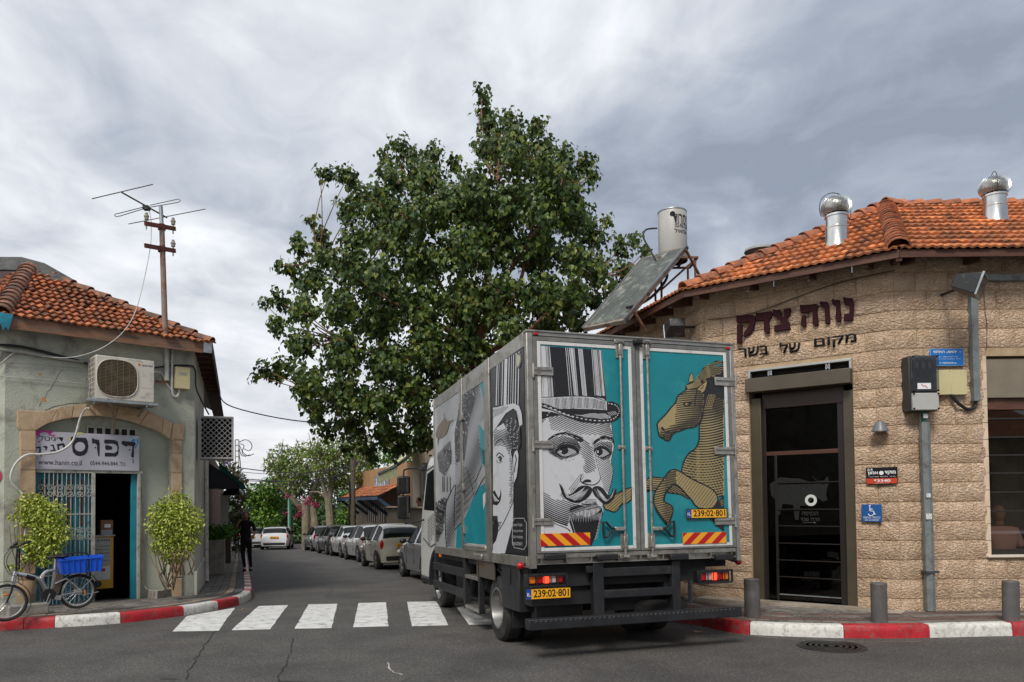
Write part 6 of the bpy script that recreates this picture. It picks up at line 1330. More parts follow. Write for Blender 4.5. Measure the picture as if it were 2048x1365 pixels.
# body core
bx('cargo_box', (.012, .05, ZB + .02), (WX - .012, LB_, ZT - .01), M_al, truck)
def rr(name, x0, y0, x1, y1, ya, yb, m, bev=.004, parent=None, kind=None):
    a = RW(x0, y1); b = RW(x1, y0); return bx(name, (a[0], ya, a[1]), (b[0], yb, b[1]), m, parent or truck, bevel=bev)
XL, XR = RW(1068, 900)[0], RW(1463, 900)[0]; XM = .5 * (XL + XR) - .01
DZ0, DZ1 = RW(1270, 1101)[1], RW(1270, 688)[1]
for a, b in ((0, XL - .002), (XR + .002, WX)): bx('corner_post', (a, -.03, ZB - .04), (b, .06, ZT), M_al, truck, bevel=.006)
bx('top_rail', (XL, -.028, DZ1 + .012), (XR, .06, ZT), M_al, truck, bevel=.006); bx('roof_lip', (-.01, -.045, ZT - .012), (WX + .01, .05, ZT + .006), M_al, truck, bevel=.003)
bx('sill_rail', (XL, -.02, DZ0 - .055), (XR, .06, DZ0 - .004), M_al, truck, bevel=.004); bx('sill_channel', (XL, .03, ZB), (XR, .06, DZ0 - .055), M_al, truck)
for px in (1082, 1132, 1182, 1236, 1280, 1325, 1375, 1421, 1462): x = RW(px, 1115)[0]; bx('sill_rib', (x - .004, -.02, ZB), (x + .004, .03, DZ0 - .055), M_al, truck)
bx('sill_foot', (XL, -.02, ZB), (XR, .03, ZB + .010), M_al, truck)
for a, b in ((1086, 1128), (1190, 1231), (1335, 1371), (1426, 1461)): rr('rubber_buffer', a, 1108, b, 1121, -.075, -.02, M_black, .01)
doors = []
for k, (a, b) in enumerate(((XL, XM), (XM + .008, XR))):
    d = bx('rear_door', (a, -.02, DZ0), (b, .04, DZ1 + .008), M_pteal, truck); doors.append(d)
    for (x0, x1, z0, z1) in ((a, a + .045, DZ0, DZ1), (b - .045, b, DZ0, DZ1), (a + .045, b - .045, DZ1 - .04, DZ1), (a + .045, b - .045, DZ0, DZ0 + .02)): bx('door_seal', (x0, -.032, z0), (x1, -.02, z1 + .004), M_seal, d, bevel=.003)
    for (x0, x1, z0, z1) in ((a + .047, a + .085, DZ0 + .022, DZ1 - .042), (b - .085, b - .047, DZ0 + .022, DZ1 - .042), (a + .087, b - .087, DZ1 - .078, DZ1 - .042), (a + .087, b - .087, DZ0 + .022, DZ0 + .055)): bx('door_trim', (x0, -.029, z0), (x1, -.02, z1), M_alw, d, bevel=.003)
# ------------------------------ print artist
class Art:
    def __init__(s, fn, off, step=.0007): s.fn = fn; s.off = off; s.step = step; s.b = {}; s.clip = None
    def L(s, m): return s.b.setdefault(m.name, (m, MB()))[1]
    def pt(s, p, k): return s.fn(p[0], p[1], s.off - s.step * k)
    def poly(s, pts, m, k=1, smooth=0, cv=None):
        if cv: pts = [cv(*p) for p in pts]
        if smooth: pts = [(p.x, p.y) for p in spline([(a, b) for a, b in pts], smooth, closed=True)]
        ar = sum(a[0] * b[1] - b[0] * a[1] for a, b in zip(pts, pts[1:] + pts[:1]))
        if ar > 0: pts = pts[::-1]
        s.L(m).add([s.pt(p, k) for p in pts], [tuple(range(len(pts)))]); return pts
    def stroke(s, pts, w, m, k=3, cv=None, n=4, dash=0):
        if cv: pts = [cv(*p) for p in pts]
        P_ = spline([(a, b) for a, b in pts], n) if len(pts) > 2 else [V(p) for p in pts]; N_ = len(P_); vs = []; fs = []
        for i, p in enumerate(P_):
            d = (P_[min(i + 1, N_ - 1)] - P_[max(i - 1, 0)])
            if d.length < 1e-6: d = V((1, 0))
            d.normalize(); t = i / max(1, N_ - 1); ww = (w[0] + (w[1] - w[0]) * t if len(w) == 2 else (w[0] + (w[1] - w[0]) * t * 2 if t < .5 else w[1] + (w[2] - w[1]) * (t * 2 - 1))) / 2 if isinstance(w, tuple) else w / 2
            x = V((-d.y, d.x)) * max(ww, .05); vs += [s.pt(p + x, k), s.pt(p - x, k)]
        for i in range(N_ - 1):
            if dash and i % dash == dash - 1: continue
            fs.append((2 * i, 2 * i + 1, 2 * i + 3, 2 * i + 2))
        s.L(m).add(vs, fs)
    def hatch(s, region, ang, sp, shade, m, k=2, bend=0., cv=None, seg=2.4, dots=0., bl=40., jit=.0):
        if cv: region = [cv(*p) for p in region]
        ca, sa = cos(radians(ang)), sin(radians(ang)); sp *= 1.32; q = [(x * ca + y * sa, -x * sa + y * ca) for x, y in region]
        u0, u1 = min(p[0] for p in q), max(p[0] for p in q); v0, v1 = min(p[1] for p in q) - abs(bend) * 1.2, max(p[1] for p in q) + abs(bend) * 1.2; g = s.L(m); v = v0; uc = (u0 + u1) / 2; um = max(1, (u1 - u0) / 2)
        while v < v1:
            u = u0 + ru(0, seg); prev = None
            while u < u1:
                vv = v + bend * ((u - uc) / um) ** 2; x = u * ca - vv * sa; y = u * sa + vv * ca; cur = None
                if inside(x, y, region):
                    w = shade(x, y) * sp * 1.2
                    if w > .13 * sp:
                        if not (dots and w < dots * sp and int(u / seg) % 2): cur = (x, y, min(w, .92 * sp) / 2)
                if prev and cur:
                    a, b = prev, cur; g.add([s.pt((a[0] - sa * -a[2] * -1, a[1] - ca * a[2]), k), s.pt((a[0] - sa * a[2], a[1] + ca * a[2]), k), s.pt((b[0] - sa * b[2], b[1] + ca * b[2]), k), s.pt((b[0] + sa * b[2], b[1] - ca * b[2]), k)], [(0, 1, 2, 3)])
                prev = cur; u += seg
            v += sp * (1 + ru(-jit, jit))
    def done(s, name, parent):
        for m, g in s.b.values(): g.build(name, m, parent, angle=0, kind='stuff')
cA = lambda x, y: (1060 + x * .14652, 680 + y * .14652); cB = lambda x, y: (1060 + x * .18315, 860 + y * .18315)
cC = lambda x, y: (1260 + x * .14647, 700 + y * .14647); cD = lambda x, y: (1190 + x * .1612, 890 + y * .1612)
rp = lambda x, y, o: (lambda q: V((q[0], o, q[1])))(RW(x, y, o))
A_ = Art(rp, -.021)
PL0, PT, PB = 1080.5, 692, 1092.5
# man: white ground of hat and face
A_.poly([(PL0, 692), (1203, 701), cA(1045, 840), cA(1110, 1130), cB(905, 60), cB(916, 200), cB(888, 330), cB(903, 420), cB(900, 520), cB(855, 700), cB(790, 800), cB(802, 900), cB(760, 1010), cB(735, 1100), cB(690, 1215), cB(660, 1268), (PL0, 1092)], M_pwht, 1)
A_.stroke([cA(1110, 1130), cB(905, 60), cB(917, 200), cB(888, 330), cB(903, 420), cB(900, 520), cB(855, 700)], 1.1, M_pblk, 3)
A_.poly([(98, 85), (972, 138), (1010, 500), (1045, 840), (1000, 800), (860, 775), (600, 770), (320, 785), (298, 450)], M_pblk, 2, cv=cA) if 0 else A_.poly([(268, 92), (972, 138), (1010, 500), (1045, 840), (1000, 802), (860, 778), (600, 770), (322, 785), (298, 450)], M_pblk, 2, cv=cA)
for (a, b, c, d) in ((482, 492, 538, 546), (508, 516, 566, 574), (530, 604, 604, 660), (655, 716, 716, 778), (838, 846, 884, 892), (856, 914, 905, 970), (928, 934, 980, 986), (944, 964, 992, 1022)): A_.poly([(a, 108 + (a - 480) * .07), (b, 108 + (b - 480) * .07), (d, 770), (c, 758)], M_pwht, 3, cv=cA)
for (a, c, w) in ((545, 618, .5), (552, 626, .4), (585, 645, .6), (594, 650, .5), (668, 730, .6), (680, 742, .5), (692, 752, .6), (704, 762, .4), (866, 915, .6), (878, 928, .5), (892, 948, .7), (903, 960, .4)): A_.stroke([cA(a, 112), cA(c, 760)], w, M_pblk, 4)
for (a, c, w) in ((140, 165, .8), (215, 258, 1.), (232, 276, .8), (247, 292, 1.3), (258, 305, .7), (150, 190, .4)): A_.stroke([cA(a, 88), cA(c, 775)], w, M_pblk, 3)
band = [(135, 792), (350, 782), (600, 772), (860, 785), (1040, 845), (1052, 960), (880, 948), (600, 940), (400, 946), (240, 890), (135, 855)]
A_.poly(band, M_pwht, 4, cv=cA); A_.hatch(band, 86, 2.2, lambda x, y: .25 + .5 * abs(sin(x * .21)) * (.4 + .6 * (x > 1110)) + .25 * (x > 1190), M_pblk, 5, cv=cA)
A_.stroke([(135, 786), (350, 779), (600, 769), (860, 781), (1040, 842)], 1.2, M_pblk, 6, cv=cA)
A_.poly([(135, 852), (240, 884), (390, 944), (600, 942), (880, 950), (1052, 964), (1048, 870), (1060, 845), (1130, 842), (1205, 880), (1248, 955), (1240, 1035), (1180, 1100), (1080, 1138), (900, 1142), (700, 1122), (500, 1055), (300, 965), (135, 925)], M_pblk, 5, cv=cA)
A_.stroke([(140, 876), (300, 935), (450, 1000), (600, 1050), (750, 1085), (900, 1104), (1050, 1102), (1150, 1072), (1208, 1010), (1214, 950), (1170, 892), (1068, 868)], 1.9, M_pwht, 6, cv=cA, n=5, dash=2)
A_.stroke([(140, 890), (300, 950), (450, 1012), (600, 1060)], 1.0, M_pwht, 6, cv=cA)
pch = [(600, 1022), (700, 1030), (830, 1005), (1030, 1010), (1110, 1060), (1050, 1078), (900, 1074), (740, 1055)]; A_.poly(pch, M_pwht, 7, cv=cA); A_.hatch(pch, 8, 1.7, lambda x, y: .35, M_pblk, 8, cv=cA)
for k in range(5): A_.stroke([(1062 + 22 * k, 990 - 4 * k), (1100 + 24 * k, 1040 - 6 * k)], .9, M_pwht, 7, cv=cA)
# hair at the temple
hr = [(135, 975), (300, 985), (440, 1030), (300, 1045), (135, 1090)]; A_.poly(hr, M_pblk, 3, cv=cA); A_.hatch(hr, 10, 2.0, lambda x, y: .5 * (sin(x * 1.3 + y) > 0), M_pwht, 4, cv=cA)
A_.hatch([(135, 1080), (240, 1050), (190, 1120), (135, 1200)], -25, 2, lambda x, y: .5, M_pblk, 3, cv=cA)
# face tone
fh = [cA(*p) for p in ((240, 1050), (440, 1030), (600, 1080), (900, 1145), (1100, 1135))] + [cB(905, 60), cB(914, 180), cB(880, 110), cB(790, 70), cB(700, 110), cB(640, 180), cB(590, 110), cB(480, 40), cB(350, 10), cB(230, 30)]
A_.hatch(fh, -24, 2.9, lambda x, y: max(0, .62 - (y - 838) * .0105 - max(0, 1150 - x) * .002) + max(0, (x - 1195) * .012), M_pblk, 2, bend=5, dots=.34)
A_.hatch([(560, 120), (600, 100), (690, 200), (700, 300), (735, 420), (700, 460), (610, 490), (570, 420), (600, 340), (540, 250), (500, 160)], 34, 2.7, lambda x, y: .50 - abs(x - 1178) * .011, M_pblk, 2, cv=cB, dots=.3)
A_.hatch([(715, 310), (780, 300), (870, 320), (900, 400), (905, 520), (855, 700), (800, 650), (775, 560), (740, 400)], -38, 2.6, lambda x, y: .36 + max(0, (x - 1203) * .020), M_pblk, 2, cv=cB, dots=.3)
A_.hatch([(112, 560), (200, 620), (330, 680), (400, 770), (470, 800), (600, 830), (700, 830), (560, 870), (440, 910), (420, 1070), (112, 940)], 22, 2.8, lambda x, y: max(.0, .16 + (y - 975) * .0075 + max(0, 1110 - x) * .006), M_pblk, 2, bend=-6, cv=cB, dots=.42)
A_.hatch([(440, 600), (540, 470), (600, 480), (560, 560), (480, 660), (410, 660)], -52, 2.7, lambda x, y: .42, M_pblk, 2, cv=cB, dots=.3)
A_.hatch([(440, 815), (740, 805), (790, 860), (600, 880), (430, 930)], 8, 2.2, lambda x, y: .5, M_pblk, 2, cv=cB, dots=.5)
for el in ([(180, 130), (260, 80), (380, 60), (520, 110), (560, 190), (540, 260), (430, 310), (330, 330), (260, 290), (200, 250)], [(690, 160), (760, 120), (900, 130), (905, 250), (860, 320), (780, 330), (700, 260)]): A_.hatch(el, -28, 2.3, lambda x, y: .52, M_pblk, 2, cv=cB); A_.hatch(el, -28, 2.2, lambda x, y: .34, M_pblk, 4, cv=cB)
# brows, eyes, nose
A_.poly([(190, 112), (250, 60), (340, 28), (430, 40), (520, 68), (590, 108), (545, 134), (470, 84), (380, 52), (280, 66)], M_pblk, 4, cv=cB, smooth=3); A_.poly([(688, 160), (708, 115), (770, 84), (840, 74), (912, 100), (916, 170), (895, 128), (830, 104), (760, 116), (712, 152)], M_pblk, 4, cv=cB, smooth=3)
for k in range(22): x = 190 + k * 17; y = 112 - 86 * sin(min(1, k / 12) * 1.5) + max(0, k - 12) * 7; A_.stroke([(x, y + 14), (x + 16, y - 4), (x + 34, y - 8)], (.4, 1.3, .3), M_pblk, 4, cv=cB); A_.stroke([(692 + k * 9.6, 150 - 70 * sin(min(1, k / 12) * 1.5)), (706 + k * 9.6, 132 - 66 * sin(min(1, k / 12) * 1.5) + max(0, k - 13) * 5)], (.4, 1.3), M_pblk, 4, cv=cB)
for b_ in ((260, 60), (320, 44), (380, 40), (440, 58), (500, 84), (760, 98), (820, 90), (870, 104)): A_.stroke([b_, (b_[0] + 34, b_[1] + 16)], .7, M_pwht, 5, cv=cB)
A_.poly([(300, 240), (350, 200), (430, 185), (500, 215), (515, 245), (440, 275), (370, 292), (320, 262)], M_pwht, 3, cv=cB, smooth=3); A_.poly([(700, 230), (750, 195), (820, 205), (872, 240), (850, 270), (770, 300), (715, 275)], M_pwht, 3, cv=cB, smooth=3)
A_.poly([(268, 244), (310, 188), (380, 158), (450, 163), (512, 196), (534, 242), (512, 256), (494, 226), (440, 202), (380, 198), (325, 218), (290, 250)], M_pblk, 5, cv=cB, smooth=3); A_.poly([(694, 228), (726, 188), (790, 176), (850, 200), (886, 250), (878, 268), (840, 232), (790, 206), (735, 206), (706, 240)], M_pblk, 5, cv=cB, smooth=3)
A_.poly(circ(374, 226, 45, 42), M_pblk, 5, cv=cB); A_.poly(circ(758, 240, 37, 43), M_pblk, 4, cv=cB); A_.poly(circ(340, 236, 9, 10), M_pwht, 6, cv=cB); A_.poly(circ(742, 240, 9, 15), M_pwht, 6, cv=cB); A_.poly(circ(760, 255, 8, 12), M_pblk, 7, cv=cB)
for st, w in (([(240, 248), (300, 268), (360, 296), (430, 290), (505, 256)], (.5, 1.6, .8)), ([(200, 252), (260, 240)], .8), ([(215, 265), (290, 258)], .8), ([(250, 290), (300, 275)], .6), ([(715, 280), (770, 302), (840, 285), (880, 250)], 1.3), ([(300, 175), (400, 135), (500, 165)], 1.0), ([(700, 190), (780, 150), (880, 190)], .9), ([(690, 120), (684, 170), (715, 300), (745, 420), (765, 500), (764, 545), (735, 582), (690, 604)], (.4, .9, 2.2)), ([(690, 604), (640, 598), (592, 588), (552, 556), (562, 485)], (1.5, 2.6, .8))): A_.stroke(st, w, M_pblk, 4, cv=cB)
A_.poly([(566, 580), (600, 545), (650, 543), (672, 566), (640, 572), (600, 574)], M_pblk, 5, cv=cB, smooth=2); A_.stroke([(350, 320), (420, 340), (500, 310)], .6, M_pblk, 3, cv=cB, dash=2)
# moustache, mouth, beard
A_.poly([(320, 588), (350, 625), (372, 655), (385, 694), (430, 706), (478, 680), (528, 628), (600, 608), (660, 622), (682, 660), (650, 722), (600, 765), (540, 795), (470, 795), (400, 762), (352, 700), (334, 645)], M_pblk, 5, cv=cB, smooth=2)
A_.poly([(678, 650), (708, 618), (762, 618), (812, 656), (852, 714), (892, 690), (904, 640), (912, 680), (945, 640), (932, 712), (900, 774), (850, 812), (790, 802), (740, 752), (700, 712)], M_pblk, 5, cv=cB, smooth=2)
for k in range(12): A_.stroke([(640 - 10 * k, 640 + 5 * k), (600 - 12 * k, 700 + 3 * k), (540 - 12 * k, 770 - 3 * k)], (.2, .8, .2), M_pwht, 6, cv=cB); A_.stroke([(700 + 9 * k, 645 + 6 * k), (745 + 9 * k, 735 + 4 * k)], (.2, .8, .2), M_pwht, 6, cv=cB)
for k in range(9): A_.stroke([(600 - 8 * k, 625 + 6 * k), (560 - 14 * k, 680 + 5 * k), (500 - 12 * k, 740 - 4 * k + 30), (430 - 8 * k, 730 - 10 * k)], (.3, 1.1, .3), M_pwht, 6, cv=cB)
for k in range(7): A_.stroke([(730 + 8 * k, 640 + 8 * k), (770 + 10 * k, 720 + 6 * k), (830 + 6 * k, 780 - 4 * k), (900 + 4 * k, 730 - 14 * k)], (.4, 1.4, .4), M_pwht, 6, cv=cB)
for k in range(3): A_.stroke([(318 + 12 * k, 586 + 5 * k), (345 + 10 * k, 660)], .6, M_pblk, 5, cv=cB); A_.stroke([(905 + 14 * k, 635 + 4 * k), (890 + 8 * k, 700)], .8, M_pblk, 5, cv=cB)
A_.poly([(596, 772), (640, 750), (690, 742), (728, 760), (726, 792), (640, 802), (594, 796)], M_pwht, 6, cv=cB)
for y in (762, 778, 790): A_.stroke([(600, y + 6), (660, y - 2), (724, y + 4)], .9, M_pblk, 7, cv=cB)
A_.stroke([(560, 806), (640, 814), (730, 802)], 1.6, M_pblk, 5, cv=cB)
A_.poly([(432, 935), (470, 905), (520, 940), (560, 930), (620, 960), (690, 930), (740, 900), (782, 860), (800, 905), (762, 1010), (736, 1100), (702, 1190), (672, 1264), (655, 1264), (655, 1125), (470, 1125), (430, 1010)], M_pblk, 5, cv=cB)
for k in range(16): A_.stroke([(600 - k * 15, 640 + 8 * k), (560 - k * 14, 600 + 6 * k + 40 * (k > 9))], (1.2, .3), M_pblk, 5, cv=cB); A_.stroke([(560 - 14 * k, 780 - 6 * k), (520 - 13 * k, 815 - 6 * k)], (1.3, .3), M_pblk, 5, cv=cB)
for k in range(26):
    x = 440 + k * 13.5; A_.stroke([(x, 1010 - 20 * sin(k)), (x + 4 * sin(k * 2), 940), (x + 14 * (k - 13) / 13, 862 - 30 * (k > 20) + 14 * sin(k * 5))], (1.5, 1.1, .3), M_pblk, 5, cv=cB)
    A_.stroke([(x - 6, 990 + 20 * sin(k * 3)), (x - 4, 940), (x - 6, 905)], (.3, .8, .3), M_pwht, 6, cv=cB)
for k in range(9): A_.stroke([(795 - 6 * k, 880 + 34 * k), (770 - 8 * k, 930 + 34 * k)], (.3, 1.1), M_pwht, 6, cv=cB); A_.stroke([(436 + 6 * k, 940 + 20 * k), (455 + 5 * k, 990 + 18 * k)], (.3, 1.), M_pwht, 6, cv=cB)
A_.stroke([(112, 935), (200, 985), (300, 1035), (400, 1075), (440, 1110)], (2.0, 1.2, 2.4), M_pblk, 4, cv=cB)
A_.poly([(112, 952), (200, 1000), (300, 1050), (400, 1090), (430, 1124), (112, 1124)], M_pgrey, 3, cv=cB) if 0 else None
# horse (crosses both doors)
def horse(poly, hat, cv, k=2, w=1.5, sm=2):
    w = 2.2; p = A_.poly(poly, M_pgold, k, cv=cv, smooth=sm); A_.stroke(p + [p[0]], w, M_pblk, k + 4, n=1)
    for h in hat: A_.hatch(p, h[0], h[1], h[2], M_pblk, k + 1, bend=h[3] if len(h) > 3 else 0, dots=h[4] if len(h) > 4 else 0)
leg1 = [(100, 750), (170, 690), (240, 625), (330, 572), (452, 522), (452, 680), (400, 720), (330, 732), (290, 800), (240, 836), (130, 800)]
horse(leg1, [(-40, 3.4, lambda x, y: .42 + .035 * max(0, (y - (1030 - (x - 1205) * .62)))), ], cD, 2, 1.4, 0)
leg2 = [(565, 472), (640, 430), (690, 394), (760, 405), (860, 412), (860, 520), (760, 562), (690, 572), (640, 580), (565, 606)]
horse(leg2, [(4, 3.4, lambda x, y: .3 + .030 * max(0, y - 968))], cD, 2, 1.4, 0)
horse([(905, 560), (960, 500), (1020, 495), (1110, 580), (1195, 668), (1150, 664), (1060, 612), (900, 592)], [(30, 2.6, lambda x, y: .6)], cD, 2, 1.4, 0)
XE = 1448.2
nk = [(XE, 723), (1438, 722), (1431, 725), (1424, 731), (1413, 737), (1405, 748), (1398, 762), (1392, 790), (1390, 812)] + [cC(1010, 780), cC(965, 990), cC(945, 1050), cC(945, 1200), cC(925, 1290), cC(880, 1362)] + [cD(1180, 90), cD(1118, 175), cD(1084, 270), cD(1084, 350), cD(1190, 425), cD(1310, 472), cD(1440, 560), cD(1530, 655), cD(1620, 625)]
nk[-1] = (XE, nk[-1][1]); A_.poly(nk, M_pgold, 2); A_.stroke(nk[6:-1], 2.6, M_pblk, 6, n=2)
A_.hatch([p for p in nk if p[1] > 700], -4, 3.9, lambda x, y: .46 + .55 * max(0, 1 - abs(y - 790) / 60.) + .10 * sin(x * .11) - .25 * (y > 895) * (x < 1400) + (.2 if x < 1392 else 0), M_pblk, 3, bend=-9)
A_.hatch([cD(1110, 210), cD(1300, 180), cD(1600, 160), cD(1615, 600), cD(1500, 600), cD(1300, 460), cD(1130, 360)], 58, 4.4, lambda x, y: .22, M_pgold, 4, bend=6)
A_.poly([cC(1048, 360), cC(1240, 380), (XE, 765), (XE, 800), cC(1200, 650), cC(1100, 600), cC(1050, 760), cC(1015, 790), cC(1010, 640), cC(1040, 500)], M_pblk, 5)
for r_ in range(8):
    for c_ in range(5): A_.stroke([cC(1075 + c_ * 22 - r_ * 7, 610 + r_ * 26), cC(1066 + c_ * 22 - r_ * 7, 628 + r_ * 26)], 1.2, M_pgold, 6)
mane = [(XE, 723), (1438, 721), (1430, 722), (1422, 728), (1412, 731), (1405, 738), (1400, 748), (1394, 758), (1385, 765), (1376, 768), (1370, 775), (1371, 783), (1380, 781), (1394, 776), (1404, 766), (1414, 752), (1428, 752), (XE, 764)]
A_.poly(mane, M_pblk, 5)
for k in range(6):
    o_ = k * 3.4; pts = [(1374 + o_ * .6, 773 + o_ * .65)] + [(1384 + i * 5.2 + o_ * .4, 767 - i * 5.9 + o_ * .9 + (1.6 if i % 2 else -1.6)) for i in range(1, 7)]; A_.stroke(pts, 1.0, M_pgold, 6)
    pts = [(1408 + i * 5 + o_ * .3, 734 - 1.7 * i + o_ * 1.25 + (1.4 if i % 2 else -1.4)) for i in range(8) if 1408 + i * 5 + o_ * .3 < XE - 1]; A_.stroke(pts, 1.15, M_pgold, 6)
A_.poly([(1133 + 0, 0)] * 0 or [cC(1130, 245), cC(1180, 205), cC(1270, 200), cC(1270, 212), cC(1190, 222)], M_pteal, 7)
hd = [(375, 1040), (370, 1018), (400, 970), (480, 890), (560, 790), (622, 720), (648, 640), (690, 600), (752, 556), (800, 520), (900, 500), (1000, 560), (1018, 640), (1012, 780), (975, 930), (900, 1046), (800, 1060), (700, 1098), (604, 1130), (566, 1180), (540, 1232), (492, 1238), (460, 1210), (404, 1180), (386, 1118)]
p = A_.poly(hd, M_pgold, 6, cv=cC, smooth=2); A_.stroke(p + [p[0]], 2.6, M_pblk, 9, n=1)
A_.hatch(p, -8, 3.2, lambda x, y: max(.0, .16 + (x - 1330) * .0085 + max(0, (y - (858 - (x - 1315) * .35))) * .035) + (.35 if y < 790 and x < 1372 else 0) * .6, M_pblk, 7, bend=4, dots=.40)
A_.poly([(756, 500), (790, 458), (880, 425), (950, 440), (1000, 400), (1010, 470), (930, 530), (870, 545), (800, 520), (758, 548)], M_pblk, 9, cv=cC)
for k in range(6): A_.stroke([(768 + 4 * k, 492 + 9 * k), (840 + 4 * k, 468 + 10 * k), (880 + 6 * k, 440 + 14 * k), (940 + 8 * k, 400 + 12 * k)], 1.1, M_pgold, 10, cv=cC)
A_.poly([(1056, 420), (1048, 480), (1020, 560), (980, 590), (970, 560), (920, 545), (960, 500), (1010, 460)], M_pgold, 11, cv=cC); A_.stroke([(1056, 420), (1048, 480), (1020, 560), (980, 592)], 1.5, M_pblk, 12, cv=cC); A_.hatch([(1040, 450), (1000, 540), (930, 540), (1000, 480)], 0, 2.2, lambda x, y: .45, M_pblk, 12, cv=cC)
A_.poly([(846, 312), (860, 360), (868, 420), (800, 445), (808, 380)], M_pgold, 9, cv=cC); A_.stroke([(806, 440), (808, 380), (846, 312), (866, 410)], 1.2, M_pblk, 10, cv=cC)
A_.poly([(724, 720), (770, 705), (830, 712), (860, 690), (840, 740), (815, 768), (750, 772), (728, 750)], M_pblk, 9, cv=cC); A_.poly(circ(775, 742, 22, 17), M_pgold, 10, cv=cC); A_.poly(circ(780, 742, 9, 9), M_pblk, 11, cv=cC)
A_.poly([(428, 1050), (455, 1060), (482, 1108), (440, 1104), (422, 1076)], M_pblk, 9, cv=cC)
for st in ([(400, 1060), (420, 1110), (480, 1130), (560, 1110)], [(390, 1120), (440, 1160), (520, 1180), (570, 1140)], [(450, 1190), (500, 1205), (545, 1180)]): A_.stroke(st, (.5, 1.3, .5), M_pblk, 9, cv=cC)
thg = [(820, 470), (880, 380), (930, 322), (1000, 305), (1070, 340), (1200, 422), (1310, 475), (1440, 540), (1525, 650), (1470, 782), (1285, 782), (1200, 685), (1090, 562), (1010, 492), (950, 505), (890, 570), (860, 640), (856, 700), (930, 742), (966, 780), (960, 860), (930, 940), (905, 992), (880, 980), (780, 850), (742, 760), (728, 650), (760, 560)]
p = A_.poly(thg, M_pgold, 7, cv=cD, smooth=2); A_.stroke(p + [p[0]], 2.4, M_pblk, 10, n=1)
A_.hatch([q_ for q_ in p if q_[0] > 1345 or 1], -58, 4.2, lambda x, y: (.56 if x > 1352 else 0) * (1 - .5 * max(0, min(1, (x - 1380) * .012))), M_pblk, 8, bend=3)
A_.hatch(p, -14, 3.4, lambda x, y: (.45 + .03 * max(0, x - 1322)) if x < 1353 else 0, M_pblk, 8, dots=.45)
A_.stroke([(950, 508), (890, 572), (862, 640), (858, 700)], 3.2, M_pblk, 9, cv=cD); A_.stroke([(752, 775), (800, 860), (890, 975)], 3.2, M_pblk, 9, cv=cD)
A_.poly([cD(1410, 900), cD(1500, 1000), cD(1590, 1072), (XE, 1062), (XE, 1036)], M_pblk, 4); A_.poly([cD(1480, 780), cD(1530, 690), (XE, 992), (XE, 1016)], M_pblk, 8)
for r_ in range(4): A_.stroke([cD(1545 + r_ * 6, 700 + r_ * 20), (XE - 1, 1000 + r_ * 3.4)], .9, M_pgold, 9, n=2)
A_.done('printed_artwork', truck)
# ------------------------------ fittings on the rear
def chevron(x0, y0, x1, y1, slant):
    a = RW(x0, y1, -.035); b = RW(x1, y0, -.035); W_, H_ = b[0] - a[0], b[1] - a[1]; o = bx('chevron_board', (a[0], -.038, a[1]), (b[0], -.030, b[1]), mat('chevron_yellow', (.80, .33, .01), rough=.35), truck); g = MB(); sw = W_ / 4.2; k = -2
    while k < 6:
        q = [(k * sw * 1.35, 0), (k * sw * 1.35 + sw * .68, 0), (k * sw * 1.35 + sw * .68 - slant * H_, H_), (k * sw * 1.35 - slant * H_, H_)]; out_ = []
        for i in range(4):      # clip to the board
            pass
        def clip(P_, f_, c):
            r = []
            for i in range(len(P_)):
                A2, B2 = P_[i - 1], P_[i]; ia, ib = f_(A2[0], c), f_(B2[0], c)
                if ia != ib: t = (c - A2[0]) / (B2[0] - A2[0]); r.append((c, A2[1] + (B2[1] - A2[1]) * t))
                if ib: r.append(B2)
            return r
        q = clip(q, lambda v, c: v >= c, .0); q = clip(q, lambda v, c: v <= c, W_) if q else q
        if len(q) > 2: g.add([(a[0] + x, -.0392, a[1] + z) for x, z in q], [tuple(range(len(q)))])
        k += 1
    g.build('red_stripe', mat('chevron_red', (.42, .005, .012), rough=.35), o, angle=0)
chevron(1081, 1065.5, 1180, 1093, 1.15); chevron(1366, 1064, 1452, 1089, -1.15)
def reg_plate(box, y, par=truck):
    a = RW(box[0], box[3], y); b = RW(box[2], box[1], y); W_, H_ = b[0] - a[0], b[1] - a[1]; H_ = min(H_, .13)
    o = thing('x', None, None); bpy.data.objects.remove(o)
    p = bx('number_plate', (a[0], y - .012, a[1]), (b[0], y, a[1] + H_), mat('plate_yellow', (.84, .40, .012), rough=.3), truck, bevel=.003)
    bx('country_band', (a[0] + .006, y - .0145, a[1] + .006), (a[0] + W_ * .12, y - .012, a[1] + H_ - .006), mat('plate_blue', (.01, .06, .32), rough=.3), p)
    text('IL', M_wht, p, (a[0] + .014, a[1] + H_ * .3, a[0] + W_ * .105, a[1] + H_ * .62), y - .0155)
    text('239:02·801', M_blk, p, (a[0] + W_ * .17, a[1] + H_ * .16, a[0] + W_ * .96, a[1] + H_ * .86), y - .0135, bold=.02)
    g = MB(); e = .004
    for s_, t_ in (((a[0], a[1]), (b[0], a[1])), ((a[0], a[1] + H_), (b[0], a[1] + H_)), ((a[0], a[1]), (a[0], a[1] + H_)), ((b[0], a[1]), (b[0], a[1] + H_))): g.beam((s_[0], y - .013, s_[1]), (t_[0], y - .013, t_[1]), e * 1.5, e * 1.5)
    g.build('plate_border', M_blk, p, angle=0)
reg_plate((1372, 1017.5, 1452, 1037), -.034); reg_plate((1051, 1174, 1140, 1200), -.06)
M_st = mat('zinc_steel', (.42, .40, .36), rough=.4, metal=.8, var=.15, vscale=12, dirt=(.2, .18, .15), dscale=14)
